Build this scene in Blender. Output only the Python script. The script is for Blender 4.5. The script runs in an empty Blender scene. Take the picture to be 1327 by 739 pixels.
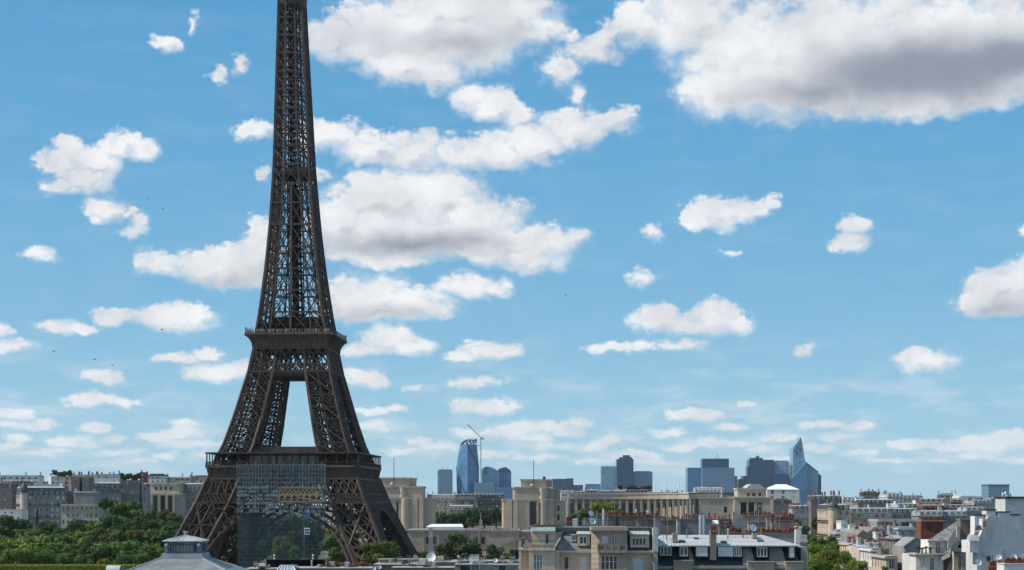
import bpy, math, random
from mathutils import Vector, Matrix
R = math.radians
scene = bpy.context.scene
col = scene.collection

# ------------------------------------------------------------------ camera
EYE = 41.0                       # camera height above the park ground
FPX, CX, HY = 2100.0, 663.5, 650.0   # focal length, centre and horizon in photo pixels
cam_d = bpy.data.cameras.new('camera')
cam_d.sensor_width = 36.0
cam_d.lens = 36.0*FPX/1327.0
cam_d.shift_y = (HY-369.5)/1327.0
cam_d.clip_start = 1.0
cam_d.clip_end = 60000.0
cam = bpy.data.objects.new('camera', cam_d)
col.objects.link(cam)
cam.location = (0, 0, EYE)
cam.rotation_euler = (R(90), 0, 0)
scene.camera = cam

def at(px, py, Y):
    """photo pixel + distance -> world point"""
    return Vector(((px-CX)/FPX*Y, Y, EYE+(HY-py)/FPX*Y))
def X_(px, Y): return (px-CX)/FPX*Y
def Z_(py, Y): return EYE+(HY-py)/FPX*Y

# ------------------------------------------------------------------ exposure
vs = scene.view_settings
vs.view_transform = 'Standard'
vs.look = 'None'
vs.exposure = 0.0
vs.gamma = 1.0
vs.use_curve_mapping = False
scene.cycles.use_adaptive_sampling = True
scene.cycles.adaptive_threshold = 0.012
scene.cycles.adaptive_min_samples = 12
scene.cycles.use_denoising = True
scene.cycles.max_bounces = 6
scene.cycles.diffuse_bounces = 3
scene.cycles.glossy_bounces = 3
scene.cycles.transmission_bounces = 4
scene.cycles.transparent_max_bounces = 24
scene.cycles.volume_bounces = 0
scene.cycles.caustics_reflective = False
scene.cycles.caustics_refractive = False

# ------------------------------------------------------------------ sun
SUN_EL, SUN_AZ = 47.0, -98.5     # azimuth clockwise from +Y: the sun stands to the left
sd = Vector((math.sin(R(SUN_AZ))*math.cos(R(SUN_EL)), math.cos(R(SUN_AZ))*math.cos(R(SUN_EL)), math.sin(R(SUN_EL))))
sun_d = bpy.data.lights.new('sun', 'SUN')
sun_d.energy = 4.9
sun_d.angle = R(0.5)
sun_d.color = (1.0, 0.94, 0.85)
sun = bpy.data.objects.new('sun', sun_d)
col.objects.link(sun)
sun.location = (-500, 0, 900)
sun.rotation_euler = (-sd).to_track_quat('-Z', 'Y').to_euler()

# ------------------------------------------------------------------ world: sky and clouds
world = bpy.data.worlds.new('World')
scene.world = world
world.use_nodes = True
wt = world.node_tree
wt.nodes.clear()
world.cycles.sampling_method = 'MANUAL'
world.cycles.sample_map_resolution = 256

class NT:
    def __init__(s, tree): s.t = tree
    def node(s, ty, **kw):
        n = s.t.nodes.new(ty)
        for k, v in kw.items(): setattr(n, k, v)
        return n
    def put(s, sock, v):
        if isinstance(v, bpy.types.NodeSocket): s.t.links.new(v, sock)
        elif v is not None: sock.default_value = v
    def m(s, op, a, b=None, c=None, clamp=False):
        n = s.node('ShaderNodeMath', operation=op, use_clamp=clamp)
        for i, v in enumerate((a, b, c)): s.put(n.inputs[i], v)
        return n.outputs[0]
    def v(s, op, a, b=None, c=None, out=0):
        n = s.node('ShaderNodeVectorMath', operation=op)
        for i, x in enumerate((a, b, c)):
            if x is not None: s.put(n.inputs[i], x)
        return n.outputs[out]
    def noise(s, vec, scale, detail=4, rough=0.5, lac=2.0, dims='3D', out='Fac', dist=0.0):
        n = s.node('ShaderNodeTexNoise', noise_dimensions=dims)
        s.put(n.inputs['Vector'], vec)
        n.inputs['Scale'].default_value = scale
        n.inputs['Detail'].default_value = detail
        n.inputs['Roughness'].default_value = rough
        n.inputs['Lacunarity'].default_value = lac
        n.inputs['Distortion'].default_value = dist
        return n.outputs[out]
    def mix(s, fac, a, b, blend='MIX'):
        n = s.node('ShaderNodeMix', data_type='RGBA', blend_type=blend)
        s.put(n.inputs['Factor'], fac)
        for sock, v in ((n.inputs[6], a), (n.inputs[7], b)):
            if isinstance(v, tuple) and len(v) == 3: v = (*v, 1)
            s.put(sock, v)
        return n.outputs[2]
    def remap(s, v, a, b, c=0.0, d=1.0, smooth=True):
        n = s.node('ShaderNodeMapRange', interpolation_type='SMOOTHSTEP' if smooth else 'LINEAR')
        s.put(n.inputs[0], v)
        for i, x in enumerate((a, b, c, d)): n.inputs[i+1].default_value = x
        return n.outputs[0]

# puffs of cloud: azimuth and elevation of the puff's heart given through the photo's own pixels
# (px, py, half width, half height, fullness)
PUFFS = [
 # big cloud beside the tower's top
 (432,46,46,30,1),(482,42,72,46,1),(545,52,86,58,1),(605,42,92,50,1),(664,18,68,38,1),(560,94,50,26,1),(520,78,56,32,1),(590,5,130,44,1),(702,34,32,16,.8),(736,42,18,12,.6),
 (764,64,40,20,.75),(724,94,26,17,.7),(746,121,15,12,.6),(780,46,26,16,.8),
 # grey based cloud upper right
 (830,28,48,32,1),(900,24,84,44,1),(960,62,92,62,1),(930,118,58,38,1),(1000,108,92,48,1),(1080,56,140,72,1),(1180,54,150,78,1),(1275,48,120,66,1),(1195,134,64,24,1),(1100,122,92,28,1),(1305,104,50,32,1),(1250,118,84,28,1),
 # small one between
 (612,128,30,20,.9),(642,136,38,24,1),(672,150,28,20,.85),
 # long band
 (338,168,34,13,.8),(425,178,52,24,.95),(480,190,66,22,.95),(535,196,60,24,.9),(592,196,56,19,.85),(642,196,58,26,1),(692,186,56,26,1),(742,168,50,26,1),(792,155,42,20,.9),
 # heap cloud right of the tower
 (436,285,48,40,1.1),(482,256,54,38,1.2),(522,252,62,38,1.15),(572,255,66,44,1.25),(612,284,74,40,1.1),(500,298,92,36,1),(560,304,102,32,1),(650,312,62,28,1),(702,316,58,26,.9),(680,336,54,18,.95),(622,330,48,14,.9),(460,331,52,12,.85),(512,337,48,10,.8),(742,308,22,15,.7),(338,302,22,22,.9),
 # left of the tower, same height
 (300,345,52,30,1),(262,346,44,22,.95),(210,341,46,15,.7),(335,332,34,32,1),(318,362,34,14,.9),(180,340,17,14,.65),
 # below the heap
 (450,386,44,32,1),(492,381,48,30,1),(532,391,52,26,1),(566,400,28,13,.8),(474,406,64,12,.9),(602,372,38,19,.9),(638,376,30,13,.8),(655,369,16,9,.6),
 # upper left
 (96,196,32,21,.9),(80,212,22,18,.8),(120,206,44,24,1),(156,186,30,19,1),(186,190,24,15,.9),(110,230,38,22,.9),(74,240,24,12,.7),(60,208,13,9,.7),(92,246,14,9,.6),
 (138,270,24,17,.85),(165,274,13,8,.6),(181,288,16,15,.75),(170,301,20,11,.75),(128,284,12,9,.7),
 (215,55,19,14,.9),(285,103,15,11,.7),(311,84,13,15,.5),(45,326,28,9,.5),(342,222,16,11,.6),(412,225,22,8,.5),(252,30,9,9,.38),
 # right side
 (935,275,42,24,1),(906,285,32,17,.85),(972,275,32,16,.85),(996,268,20,10,.7),(846,300,17,11,.5),(943,330,15,7,.5),(836,358,19,12,.45),(1105,289,20,18,.85),(1100,312,24,13,.8),(1118,284,12,10,.7),
 (1290,372,42,32,1),(1322,366,34,34,1),(1266,390,30,18,.9),(1310,396,44,16,.95),(1327,297,12,7,.5),
 (850,415,38,18,.95),(926,412,38,24,1),(956,418,26,15,.9),(892,423,44,12,.9),(802,450,44,9,.85),(832,447,22,8,.7),(890,448,32,8,.55),
 (1196,468,44,14,.95),(1186,461,24,11,.9),(1038,452,17,6,.4),
 # left, lower
 (206,412,48,17,.95),(246,408,38,18,.95),(150,413,32,12,.85),(76,425,32,12,.9),(106,426,22,8,.7),(10,448,38,10,.65),(0,429,22,8,.65),(230,463,38,9,.8),(270,458,22,10,.85),(276,482,46,14,.9),(306,478,36,14,.9),(133,489,32,11,.9),(120,518,40,10,.9),(158,522,32,6,.7),
 # right of the tower, lower
 (500,441,38,20,1),(530,449,36,16,1),(470,454,38,13,.85),(630,455,48,14,.95),(600,459,28,8,.8),(466,488,28,13,.85),(485,494,20,8,.7),(536,502,18,6,.5),(620,495,40,8,.65),(628,526,44,12,.9),(656,528,22,8,.75),(490,532,44,7,.6),(482,551,24,9,.75),
 # low bank over the far towers
 (706,551,66,10,.8),(748,548,22,8,.8),(656,562,50,12,.75),(905,538,48,10,.75),(770,579,16,9,.75),(820,590,50,8,.75),(720,577,66,8,.5),(930,573,64,8,.5),(1012,569,36,7,.65),(1110,552,28,8,.65),(1090,566,44,7,.6),(1170,578,30,8,.7),(1282,575,58,13,.9),(1238,580,26,7,.7),(965,527,11,5,.65),(1046,550,18,6,.5),(575,578,36,8,.6),
 # low bank left
 (18,536,30,10,.75),(20,551,64,7,.6),(56,548,20,8,.7),(26,569,18,6,.75),(90,572,36,11,.8),(150,586,44,6,.5),(236,562,38,10,.75),(202,567,34,8,.65),(250,576,60,7,.55),(212,591,16,5,.45),(40,590,60,6,.4),
 # more of the hazy low bank, piled in layers above the roofs
 (450,566,30,6,.6),(520,584,34,7,.65),(545,570,20,6,.5),(600,560,28,8,.6),(640,588,40,7,.6),(690,566,40,9,.75),(735,560,26,8,.7),(700,592,50,6,.5),(770,598,40,6,.5),(790,572,20,7,.6),(860,560,36,7,.6),(880,578,40,6,.55),(850,600,50,6,.5),(945,552,26,7,.65),(985,582,36,6,.55),(1010,594,40,6,.5),(1060,580,34,7,.6),(1075,548,22,6,.55),(1120,588,40,6,.5),(1150,596,40,5,.45),(1195,574,24,7,.6),(1215,596,40,6,.5),(1265,590,44,7,.6),(1310,566,26,9,.75),(1315,596,34,6,.5),
 (120,556,24,6,.5),(150,570,22,6,.5),(175,596,34,5,.45),(240,550,24,7,.6),(262,590,24,6,.5),(0,580,30,6,.5),(75,586,36,5,.45),
]
# heavy bases that see little sun: (px, py, half width, half height, depth)
BASES = [(1200,92,190,50,1.0),(1300,78,120,40,.9),(1060,118,110,26,.55),(530,318,120,17,.6),(615,312,60,13,.4),(590,56,120,14,.3),(300,366,50,10,.3),(490,408,70,10,.3),(1290,404,44,10,.3)]

def az(px): return math.atan((px-CX)/FPX)*FPX
def el(px, py):
    a = math.atan((px-CX)/FPX)
    return math.atan((HY-py)/FPX*math.cos(a))*FPX

def puff_group(name, puffs, k):
    g = bpy.data.node_groups.new(name, 'ShaderNodeTree')
    g.interface.new_socket('P', in_out='INPUT', socket_type='NodeSocketVector')
    g.interface.new_socket('F', in_out='OUTPUT', socket_type='NodeSocketFloat')
    n = NT(g)
    gi = n.node('NodeGroupInput'); go = n.node('NodeGroupOutput')
    acc = None
    for (px, py, rx, ry, w) in puffs:
        q = n.v('MULTIPLY_ADD', gi.outputs[0], (1/rx, 1/ry, 0), (-az(px)/rx, -el(px, py)/ry, 0))
        d = n.v('LENGTH', q, out=1)
        fval = n.m('MULTIPLY_ADD', d, -w, w)
        if acc is None: acc = fval
        else: acc = n.m('SMOOTH_MAX', acc, fval, k)
    n.put(go.inputs[0], acc)
    return g

W = NT(wt)
tc = W.node('ShaderNodeTexCoord')
dirv = tc.outputs['Generated']
sx = W.node('ShaderNodeSeparateXYZ'); W.put(sx.inputs[0], dirv)
a_ = W.m('MULTIPLY', W.m('ARCTAN2', sx.outputs[0], sx.outputs[1]), FPX)
e_ = W.m('MULTIPLY', W.m('ARCSINE', sx.outputs[2]), FPX)
cp = W.node('ShaderNodeCombineXYZ'); W.put(cp.inputs[0], a_); W.put(cp.inputs[1], e_)
P = cp.outputs[0]
# clouds near the horizon are farther off, so their billows are smaller
fine = W.v('MULTIPLY', P, (1.0, 1.25, 1.0))
warp1 = W.noise(fine, 1/46, 3, .55, out='Color')
warp2 = W.noise(fine, 1/15, 4, .6, out='Color')
amp = W.remap(e_, 0, 420, .35, 1.0, smooth=False)
w1 = W.v('MULTIPLY', W.v('SUBTRACT', warp1, (.5, .5, .5)), (58, 40, 0))
w2 = W.v('MULTIPLY', W.v('SUBTRACT', warp2, (.5, .5, .5)), (20, 16, 0))
wsum = W.v('SCALE', W.v('ADD', w1, w2)); W.put(wsum.node.inputs['Scale'], amp)
PW = W.v('ADD', P, wsum)
gF = puff_group('cloud_field', PUFFS, .16)
def field(p):
    n = W.node('ShaderNodeGroup', node_tree=gF); W.put(n.inputs[0], p); return n.outputs[0]
big = W.noise(fine, 1/62, 3, .5)
detail = W.noise(fine, 1/26, 7, .56)
nz = W.m('ADD', W.m('MULTIPLY', W.m('SUBTRACT', detail, .5), .78), W.m('MULTIPLY', W.m('SUBTRACT', big, .5), .5))
gB = puff_group('cloud_base_field', BASES, .1)
nb = W.node('ShaderNodeGroup', node_tree=gB); W.put(nb.inputs[0], W.v('ADD', P, W.v('MULTIPLY', w1, (.8,.8,0))))
base = W.remap(nb.outputs[0], -.35, .75)
F0 = field(PW)
D0 = W.m('ADD', W.m('MULTIPLY_ADD', base, .5, F0), nz)
SH = (-8.0, 13.0, 0)
PS = W.v('ADD', PW, SH)
fs = W.v('ADD', fine, (-8, 17, 0))
detail_s = W.noise(fs, 1/26, 5, .6)
big_s = W.noise(fs, 1/62, 3, .5)
nz_s = W.m('ADD', W.m('MULTIPLY', W.m('SUBTRACT', detail_s, .5), .78), W.m('MULTIPLY', W.m('SUBTRACT', big_s, .5), .5))
D1 = W.m('ADD', field(PS), nz_s)
alpha_soft = W.m('POWER', W.remap(D0, -.30, .56), 1.25)
curl = W.noise(fine, 1/9, 4, .6)
alpha_crisp = W.remap(W.m('MULTIPLY_ADD', W.m('SUBTRACT', curl, .5), .62, D0), -.12, .36)
# heads of the heaps turned to the sun are crisp, feet and lee sides fray out
alpha = W.node('ShaderNodeMix', data_type='FLOAT')
W.put(alpha.inputs[0], W.remap(W.m('SUBTRACT', D0, D1), .0, .22)); W.put(alpha.inputs[2], alpha_soft); W.put(alpha.inputs[3], alpha_crisp)
alpha = alpha.outputs[0]
lit = W.m('SUBTRACT', W.m('MAXIMUM', W.m('MULTIPLY_ADD', nz, -.5, D0), 0), W.m('MAXIMUM', W.m('MULTIPLY_ADD', nz_s, -.5, D1), 0))
lit = W.m('MULTIPLY_ADD', W.m('SUBTRACT', curl, .5), .16, lit)
lit = W.remap(lit, -.7, .04, .42, 1)
# only the thick parts of a cloud darken underneath, thin rims let the light through
thick = W.remap(D0, .12, .85)
lit = W.m('SUBTRACT', 1.0, W.m('MULTIPLY', W.m('SUBTRACT', 1.0, lit), thick))
soft = W.noise(fine, 1/90, 4, .55)
shade = W.m('MULTIPLY', lit, W.remap(soft, .33, .66, .72, 1.0), clamp=True)
shade = W.m('MULTIPLY', shade, W.m('MULTIPLY_ADD', base, -.92, 1.0), clamp=True)
ccol = W.mix(shade, (.25, .285, .37), (.93, .94, .955))
# far clouds sink into the air
ccol = W.mix(W.remap(e_, 0, 240, .36, 0), ccol, (.60, .74, .84))
alpha = W.m('MULTIPLY', W.m('MULTIPLY', alpha, W.remap(e_, 20, 140, .80, .98)), W.m('MAXIMUM', W.remap(W.noise(fine, 1/34, 3, .5), .32, .55, .74, 1.0), W.remap(D0, .3, .65)))
# thin veils in the lowest air and a little everywhere
veil = W.noise(W.v('MULTIPLY', P, (1.0, 3.6, 1.0)), 1/95, 6, .58)
vm = W.m('MULTIPLY', W.remap(veil, .44, .72, 0, .5), W.m('MULTIPLY', W.remap(e_, 10, 40, 0, 1), W.remap(e_, 80, 230, 1, .10)))
alpha = W.m('MAXIMUM', alpha, vm)

sky = W.node('ShaderNodeTexSky', sky_type='NISHITA')
sky.sun_disc = False
sky.sun_elevation = R(SUN_EL)
sky.sun_rotation = R(SUN_AZ)
sky.altitude = 60
sky.air_density = 1.0
sky.dust_density = 0.2
sky.ozone_density = 2.0
SKY_STRENGTH = 0.11
bg = W.node('ShaderNodeBackground')
# clear blue of the day: deep overhead, paler towards the horizon
ramp = W.node('ShaderNodeValToRGB')
W.put(ramp.inputs[0], W.m('DIVIDE', e_, 700.0, clamp=True))
STOPS = [(0.0, (.385,.625,.80)), (.13, (.315,.59,.775)), (.35, (.20,.485,.735)), (.62, (.13,.41,.69)), (1.0, (.082,.335,.64))]
cr = ramp.color_ramp
while len(cr.elements) < len(STOPS): cr.elements.new(.5)
for e, (p, c) in zip(cr.elements, STOPS):
    e.position = p; e.color = (*c, 1)
air = W.v('SCALE', ramp.outputs[0]); air.node.inputs['Scale'].default_value = 1/SKY_STRENGTH
cl = W.v('SCALE', ccol); cl.node.inputs['Scale'].default_value = 1/SKY_STRENGTH
# broken cloud added over the unseen sky to whiten the fill light
gen = W.noise(W.v('MULTIPLY', dirv, (1.0, 1.0, 1.6)), 2.6, 6, .58)
aw = W.m('ABSOLUTE', a_)
outm = W.m('MAXIMUM', W.remap(aw, 760, 1000), W.remap(e_, 800, 1000))
ga = W.m('MULTIPLY', W.m('MULTIPLY', W.remap(gen, .46, .62), outm), W.m('MULTIPLY', W.remap(e_, 20, 200), .6))
alpha = W.m('MAXIMUM', alpha, ga)
clear = W.mix(.88, sky.outputs[0], air)
W.put(bg.inputs['Color'], W.mix(alpha, clear, cl))
bg.inputs['Strength'].default_value = SKY_STRENGTH
wo = W.node('ShaderNodeOutputWorld')
W.put(wo.inputs['Surface'], bg.outputs[0])

# ------------------------------------------------------------------ helpers
ORIG = {}
def tag(o, label=None, cat=None, group=None, kind=None):
    for k, v in (('label', label), ('category', cat), ('group', group), ('kind', kind)):
        if v: o[k] = v
    return o
def empty(name, loc, label, cat, group=None):
    o = bpy.data.objects.new(name, None)
    o.empty_display_size = .5
    col.objects.link(o)
    o.location = loc
    ORIG[o] = Vector(loc)
    return tag(o, label, cat, group)

class MB:
    def __init__(s): s.v = []; s.f = []
    def quad(s, a, b, c, d):
        n = len(s.v); s.v += [tuple(a), tuple(b), tuple(c), tuple(d)]; s.f.append((n, n+1, n+2, n+3))
    def poly(s, pts):
        n = len(s.v); s.v += [tuple(p) for p in pts]; s.f.append(tuple(range(n, n+len(pts))))
    def hexa(s, p):        # p: bottom 4 ccw, top 4 ccw
        n = len(s.v); s.v += [tuple(q) for q in p]
        for f in ((3,2,1,0),(4,5,6,7),(0,1,5,4),(1,2,6,5),(2,3,7,6),(3,0,4,7)): s.f.append(tuple(n+i for i in f))
    def box(s, x0, x1, y0, y1, z0, z1):
        s.hexa([(x0,y0,z0),(x1,y0,z0),(x1,y1,z0),(x0,y1,z0),(x0,y0,z1),(x1,y0,z1),(x1,y1,z1),(x0,y1,z1)])
    def bar(s, a, b, w, h=None, caps=False):
        a = Vector(a); b = Vector(b); h = h or w
        d = b-a
        if d.length < 1e-6: return
        d.normalize()
        up = Vector((0,0,1)) if abs(d.z) < .95 else Vector((0,1,0))
        x = d.cross(up).normalized(); y = x.cross(d)
        x *= w/2; y *= h/2
        n = len(s.v)
        for c in (a, b):
            s.v += [tuple(c-x-y), tuple(c+x-y), tuple(c+x+y), tuple(c-x+y)]
        for i in range(4):
            j = (i+1) % 4
            s.f.append((n+i, n+j, n+4+j, n+4+i))
        if caps: s.f += [(n+3,n+2,n+1,n), (n+4,n+5,n+6,n+7)]
    def prism(s, pts, z0, z1, top=True, bot=False):     # pts ccw in xy
        n = len(s.v); k = len(pts)
        s.v += [(p[0],p[1],z0) for p in pts]+[(p[0],p[1],z1) for p in pts]
        for i in range(k):
            j = (i+1) % k; s.f.append((n+i, n+j, n+k+j, n+k+i))
        if top: s.f.append(tuple(n+k+i for i in range(k)))
        if bot: s.f.append(tuple(n+k-1-i for i in range(k)))
    def frus(s, p0, z0, p1, z1, top=True, bot=False):   # two outlines of equal count
        n = len(s.v); k = len(p0)
        s.v += [(p[0],p[1],z0) for p in p0]+[(p[0],p[1],z1) for p in p1]
        for i in range(k):
            j = (i+1) % k; s.f.append((n+i, n+j, n+k+j, n+k+i))
        if top: s.f.append(tuple(n+k+i for i in range(k)))
        if bot: s.f.append(tuple(n+k-1-i for i in range(k)))
    def lathe(s, c, prof, seg=12, axis='Z'):            # prof: (r, h)
        n = len(s.v); c = Vector(c)
        for (r, h) in prof:
            for i in range(seg):
                t = 2*math.pi*i/seg
                p = (r*math.cos(t), r*math.sin(t), h) if axis == 'Z' else (r*math.cos(t), h, r*math.sin(t))
                s.v.append(tuple(c+Vector(p)))
        for k in range(len(prof)-1):
            for i in range(seg):
                j = (i+1) % seg
                s.f.append((n+k*seg+i, n+k*seg+j, n+(k+1)*seg+j, n+(k+1)*seg+i))
    def xf(s, M):
        s.v = [tuple(M @ Vector(p)) for p in s.v]; return s
    def mesh(s, name, mat, off=Vector((0,0,0)), smooth=False):
        me = bpy.data.meshes.new(name)
        me.from_pydata([(x-off[0], y-off[1], z-off[2]) for x, y, z in s.v], [], s.f)
        if mat: me.materials.append(mat)
        if smooth: me.polygons.foreach_set('use_smooth', [True]*len(me.polygons))
        me.update()
        return me
    def build(s, name, mat, parent=None, loc=None, smooth=False, **kw):
        off = ORIG[parent] if parent is not None else Vector(loc if loc is not None else (0,0,0))
        o = bpy.data.objects.new(name, s.mesh(name, mat, off, smooth))
        col.objects.link(o)
        if parent is not None: o.parent = parent
        else: o.location = off
        ORIG[o] = off
        tag(o, **kw)
        return o

def inst(me, name, parent, p, rz=0, sc=(1,1,1)):
    """another object on shared mesh data at world point p"""
    o = bpy.data.objects.new(name, me)
    col.objects.link(o)
    o.parent = parent
    o.location = Vector(p)-ORIG[parent]
    o.rotation_euler = (0, 0, rz)
    o.scale = sc
    ORIG[o] = Vector(p)
    return o

# ------------------------------------------------------------------ materials
def mat(name, base, rough=.8, var=.18, scale=.25, spec=.3, metal=0.0, streak=0.0, dark=None, rand=0.0):
    """procedural surface: weathering noise over a base colour"""
    m = bpy.data.materials.new(name); m.use_nodes = True
    n = NT(m.node_tree); b = m.node_tree.nodes['Principled BSDF']
    g = n.node('ShaderNodeTexCoord').outputs['Object']
    f = n.noise(g, scale, 6, .62)
    d = dark or tuple(c*(1-var*2.2) for c in base)
    l = tuple(min(1, c*(1+var)) for c in base)
    c = n.mix(n.remap(f, .3, .7), d, l)
    if streak:
        q = n.v('MULTIPLY', g, (1.0, 1.0, .12))
        f2 = n.noise(q, scale*4, 4, .6)
        c = n.mix(n.remap(f2, .5, .75, 0, streak), c, tuple(x*.45 for x in base))
    if rand:
        oi = n.node('ShaderNodeObjectInfo')
        h = n.node('ShaderNodeHueSaturation'); n.put(h.inputs['Color'], c)
        n.put(h.inputs['Value'], n.m('MULTIPLY_ADD', oi.outputs['Random'], rand*2, 1-rand))
        c = h.outputs[0]
    n.put(b.inputs['Base Color'], c)
    b.inputs['Roughness'].default_value = rough
    b.inputs['Specular IOR Level'].default_value = spec
    b.inputs['Metallic'].default_value = metal
    return m
# ------------------------------------------------------------------ the ground
M = {}
M['ground'] = mat('park_ground', (.16,.15,.12), .95, .3, .02)
def ground_h(x, y):
    k = min(1, max(0, (-x-170)/60))         # the hill starts nearer on the left
    a, b = 1345-520*k, 1420-300*k
    t = min(1, max(0, (y-a)/(b-a)))
    return 16.5*t*t*(3-2*t)
g = MB()
ys = [-400, 0, 100, 200, 300, 400, 500, 600, 700, 800, 900, 960, 1020, 1080, 1140, 1200, 1260, 1345, 1380, 1420, 1700, 2500, 4000, 7000, 11000]
xs = [-6000, -2500, -1200, -600, -300, -230, -170, 0, 300, 600, 1200, 2500, 6000]
n0 = len(xs)
g.v = [(x, y, ground_h(x, y)) for y in ys for x in xs]
g.f = [(j*n0+i, j*n0+i+1, (j+1)*n0+i+1, (j+1)*n0+i) for j in range(len(ys)-1) for i in range(n0-1)]
g.build('ground', M['ground'], kind='structure')

# ------------------------------------------------------------------ the iron tower
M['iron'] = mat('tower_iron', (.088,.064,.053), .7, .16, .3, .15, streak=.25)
M['iron_shade'] = mat('tower_iron_shaded', (.030,.025,.024), .8, .2, .3, .12)  # darker copy of the iron, shade inside the tower put into the colour
M['iron_panel'] = mat('tower_panel', (.135,.100,.080), .7, .14, .4, .15, streak=.35)
M['fresh_paint'] = mat('fresh_yellow_brown_paint', (.30,.225,.135), .5, .08, .5, .4)
M['dark_glass'] = mat('dark_window_glass', (.02,.026,.034), .12, .2, .1, .6)
_n = NT(M['dark_glass'].node_tree); _b = M['dark_glass'].node_tree.nodes['Principled BSDF']
_oi = _n.node('ShaderNodeObjectInfo')      # some windows have curtains behind the pane
_n.put(_b.inputs['Base Color'], _n.mix(_n.remap(_oi.outputs['Random'], .55, .95), (.018,.024,.032), (.16,.155,.14)))

TX, TY, TROT = X_(385, 770), 770.0, R(-3.5)
tower = empty('iron_tower', (TX, TY, 0), 'huge dark brown wrought iron lattice tower with two platforms and scaffolding on its front', 'tower')
MT = Matrix.Translation((TX, TY, 0)) @ Matrix.Rotation(TROT, 4, 'Z')
def interp(tab, z):
    for (z0, a), (z1, b) in zip(tab, tab[1:]):
        if z <= z1: return a+(b-a)*(z-z0)/(z1-z0)
    return tab[-1][1]
WT = [(0,58.8),(14,51.0),(27.5,44.2),(40,38.8),(51.5,34.4),(57,32.8),(64.6,29.2),(80,24.6),(102,18.9),(112.6,17.0),(119,16.4),(131,14.5),(150,12.2),(167,10.5),(197,8.4),(241,6.75),(275,5.5),(290,5.2)]
LT = [(0,15.6),(57,15.0),(64.6,14.1),(102,11.4),(112.6,10.6),(119,9.6)]
def wz(z): return interp(WT, z)
def lz(z): return interp(LT, z)
def lean(z): return -2.3*max(0, z-119)/156.0
def tp(x, y, z): return (x+lean(z), y, z)

def truss(mb, a0, a1, b0, b1, t, sub=True):
    """X braced panel: a0-a1 bottom edge, b0-b1 top edge"""
    a0, a1, b0, b1 = map(Vector, (a0, a1, b0, b1))
    mb.bar(a0, b1, t); mb.bar(a1, b0, t)
    mb.bar(b0, b1, t*1.25)
    if sub:
        m0, m1, ma, mbb = (a0+b0)/2, (a1+b1)/2, (a0+a1)/2, (b0+b1)/2
        mb.bar(m0, m1, t*.7)
        mb.bar(ma, mbb, t*.7)
        for p, q in ((ma, m0), (ma, m1), (mbb, m0), (mbb, m1)): mb.bar(p, q, t*.55)

def leg(sx, sy, zs, ztop, chord, t, name):
    def cs(z):
        w, l = wz(z), lz(z)
        return [tp(sx*w, sy*w, z), tp(sx*(w-l), sy*w, z), tp(sx*(w-l), sy*(w-l), z), tp(sx*w, sy*(w-l), z)]
    mb = MB()
    for a, b in zip(zs, zs[1:]):
        A, B = cs(a), cs(b)
        for i in range(4):
            mb.bar(A[i], B[i], chord)
            truss(mb, A[i], A[(i+1)%4], B[i], B[(i+1)%4], t)
            # fine secondary lattice inside every panel
            p0, p1, q0, q1 = (Vector(v_) for v_ in (A[i], A[(i+1)%4], B[i], B[(i+1)%4]))
            nx_ = 6
            G = lambda u, v: p0.lerp(p1, u).lerp(q0.lerp(q1, u), v)
            for a_i in range(nx_):
                for b_i in range(nx_):
                    u0_, u1_, v0_, v1_ = a_i/nx_, (a_i+1)/nx_, b_i/nx_, (b_i+1)/nx_
                    if (a_i+b_i+i) % 2 == 0: mb.bar(G(u0_,v0_), G(u1_,v1_), .26)
                    else: mb.bar(G(u1_,v0_), G(u0_,v1_), .26)
        mb.bar(A[0], A[2], t); mb.bar(A[1], A[3], t)
    A, B = cs(zs[-1]), cs(ztop)
    for i in range(4): mb.bar(A[i], B[i], chord)
    o = mb.xf(MT).build(name, M['iron'], tower)
    # lift shaft and stairs up the leg, thickened in dark to deepen its shade
    s = MB()
    for a, b in zip(zs, zs[1:]):
        A, B = cs(a), cs(b)
        ca = sum((Vector(p) for p in A), Vector())/4; cb = sum((Vector(p) for p in B), Vector())/4
        la, lb = lz(a)*.30, lz(b)*.30
        for (dx, dy) in ((-1,-1),(1,-1),(1,1),(-1,1)):
            s.bar(ca+Vector((dx*la,dy*la,0)), cb+Vector((dx*lb,dy*lb,0)), .75)
        ns_ = max(3, int((b-a)/3.4))
        for k in range(ns_):
            u = k/ns_
            p = ca.lerp(cb, u); q = ca.lerp(cb, u+1/ns_); r = la+(lb-la)*u
            s.bar(p+Vector((-r,-r,0)), q+Vector((r,-r,0)), .45); s.bar(p+Vector((-r,r,0)), q+Vector((r,r,0)), .45)
            s.bar(p+Vector((-r,-r,0)), q+Vector((-r,r,0)), .45); s.bar(p+Vector((r,-r,0)), q+Vector((r,r,0)), .45)
            s.box(p.x-r, p.x+r, p.y-r, p.y+r, p.z, p.z+.5)
    s.xf(MT).build('lift_track', M['iron_shade'], o)
    return o
def footing(sx, sy, leg_):
    w = 58.8; l = 15.6
    for a in (w, w-l):
        for b in (w, w-l):
            f = MB(); x, y = sx*a, sy*b
            f.frus([(x-3.5,y-3.5),(x+3.5,y-3.5),(x+3.5,y+3.5),(x-3.5,y+3.5)], -.5, [(x-2,y-2),(x+2,y-2),(x+2,y+2),(x-2,y+2)], 2.2)
            f.xf(MT).build('footing', M['masonry'], leg_)
M['masonry'] = mat('footing_stone', (.36,.33,.29), .85, .1, .3)
for sx in (-1, 1):
    for sy in (-1, 1):
        lg = leg(sx, sy, [0, 20.5, 40.6], 52, 1.35, .95, 'lower_leg')
        footing(sx, sy, lg)
        leg(sx, sy, [57.5, 68, 79, 90.3, 101.4], 112, 1.15, .5, 'upper_leg')

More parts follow.
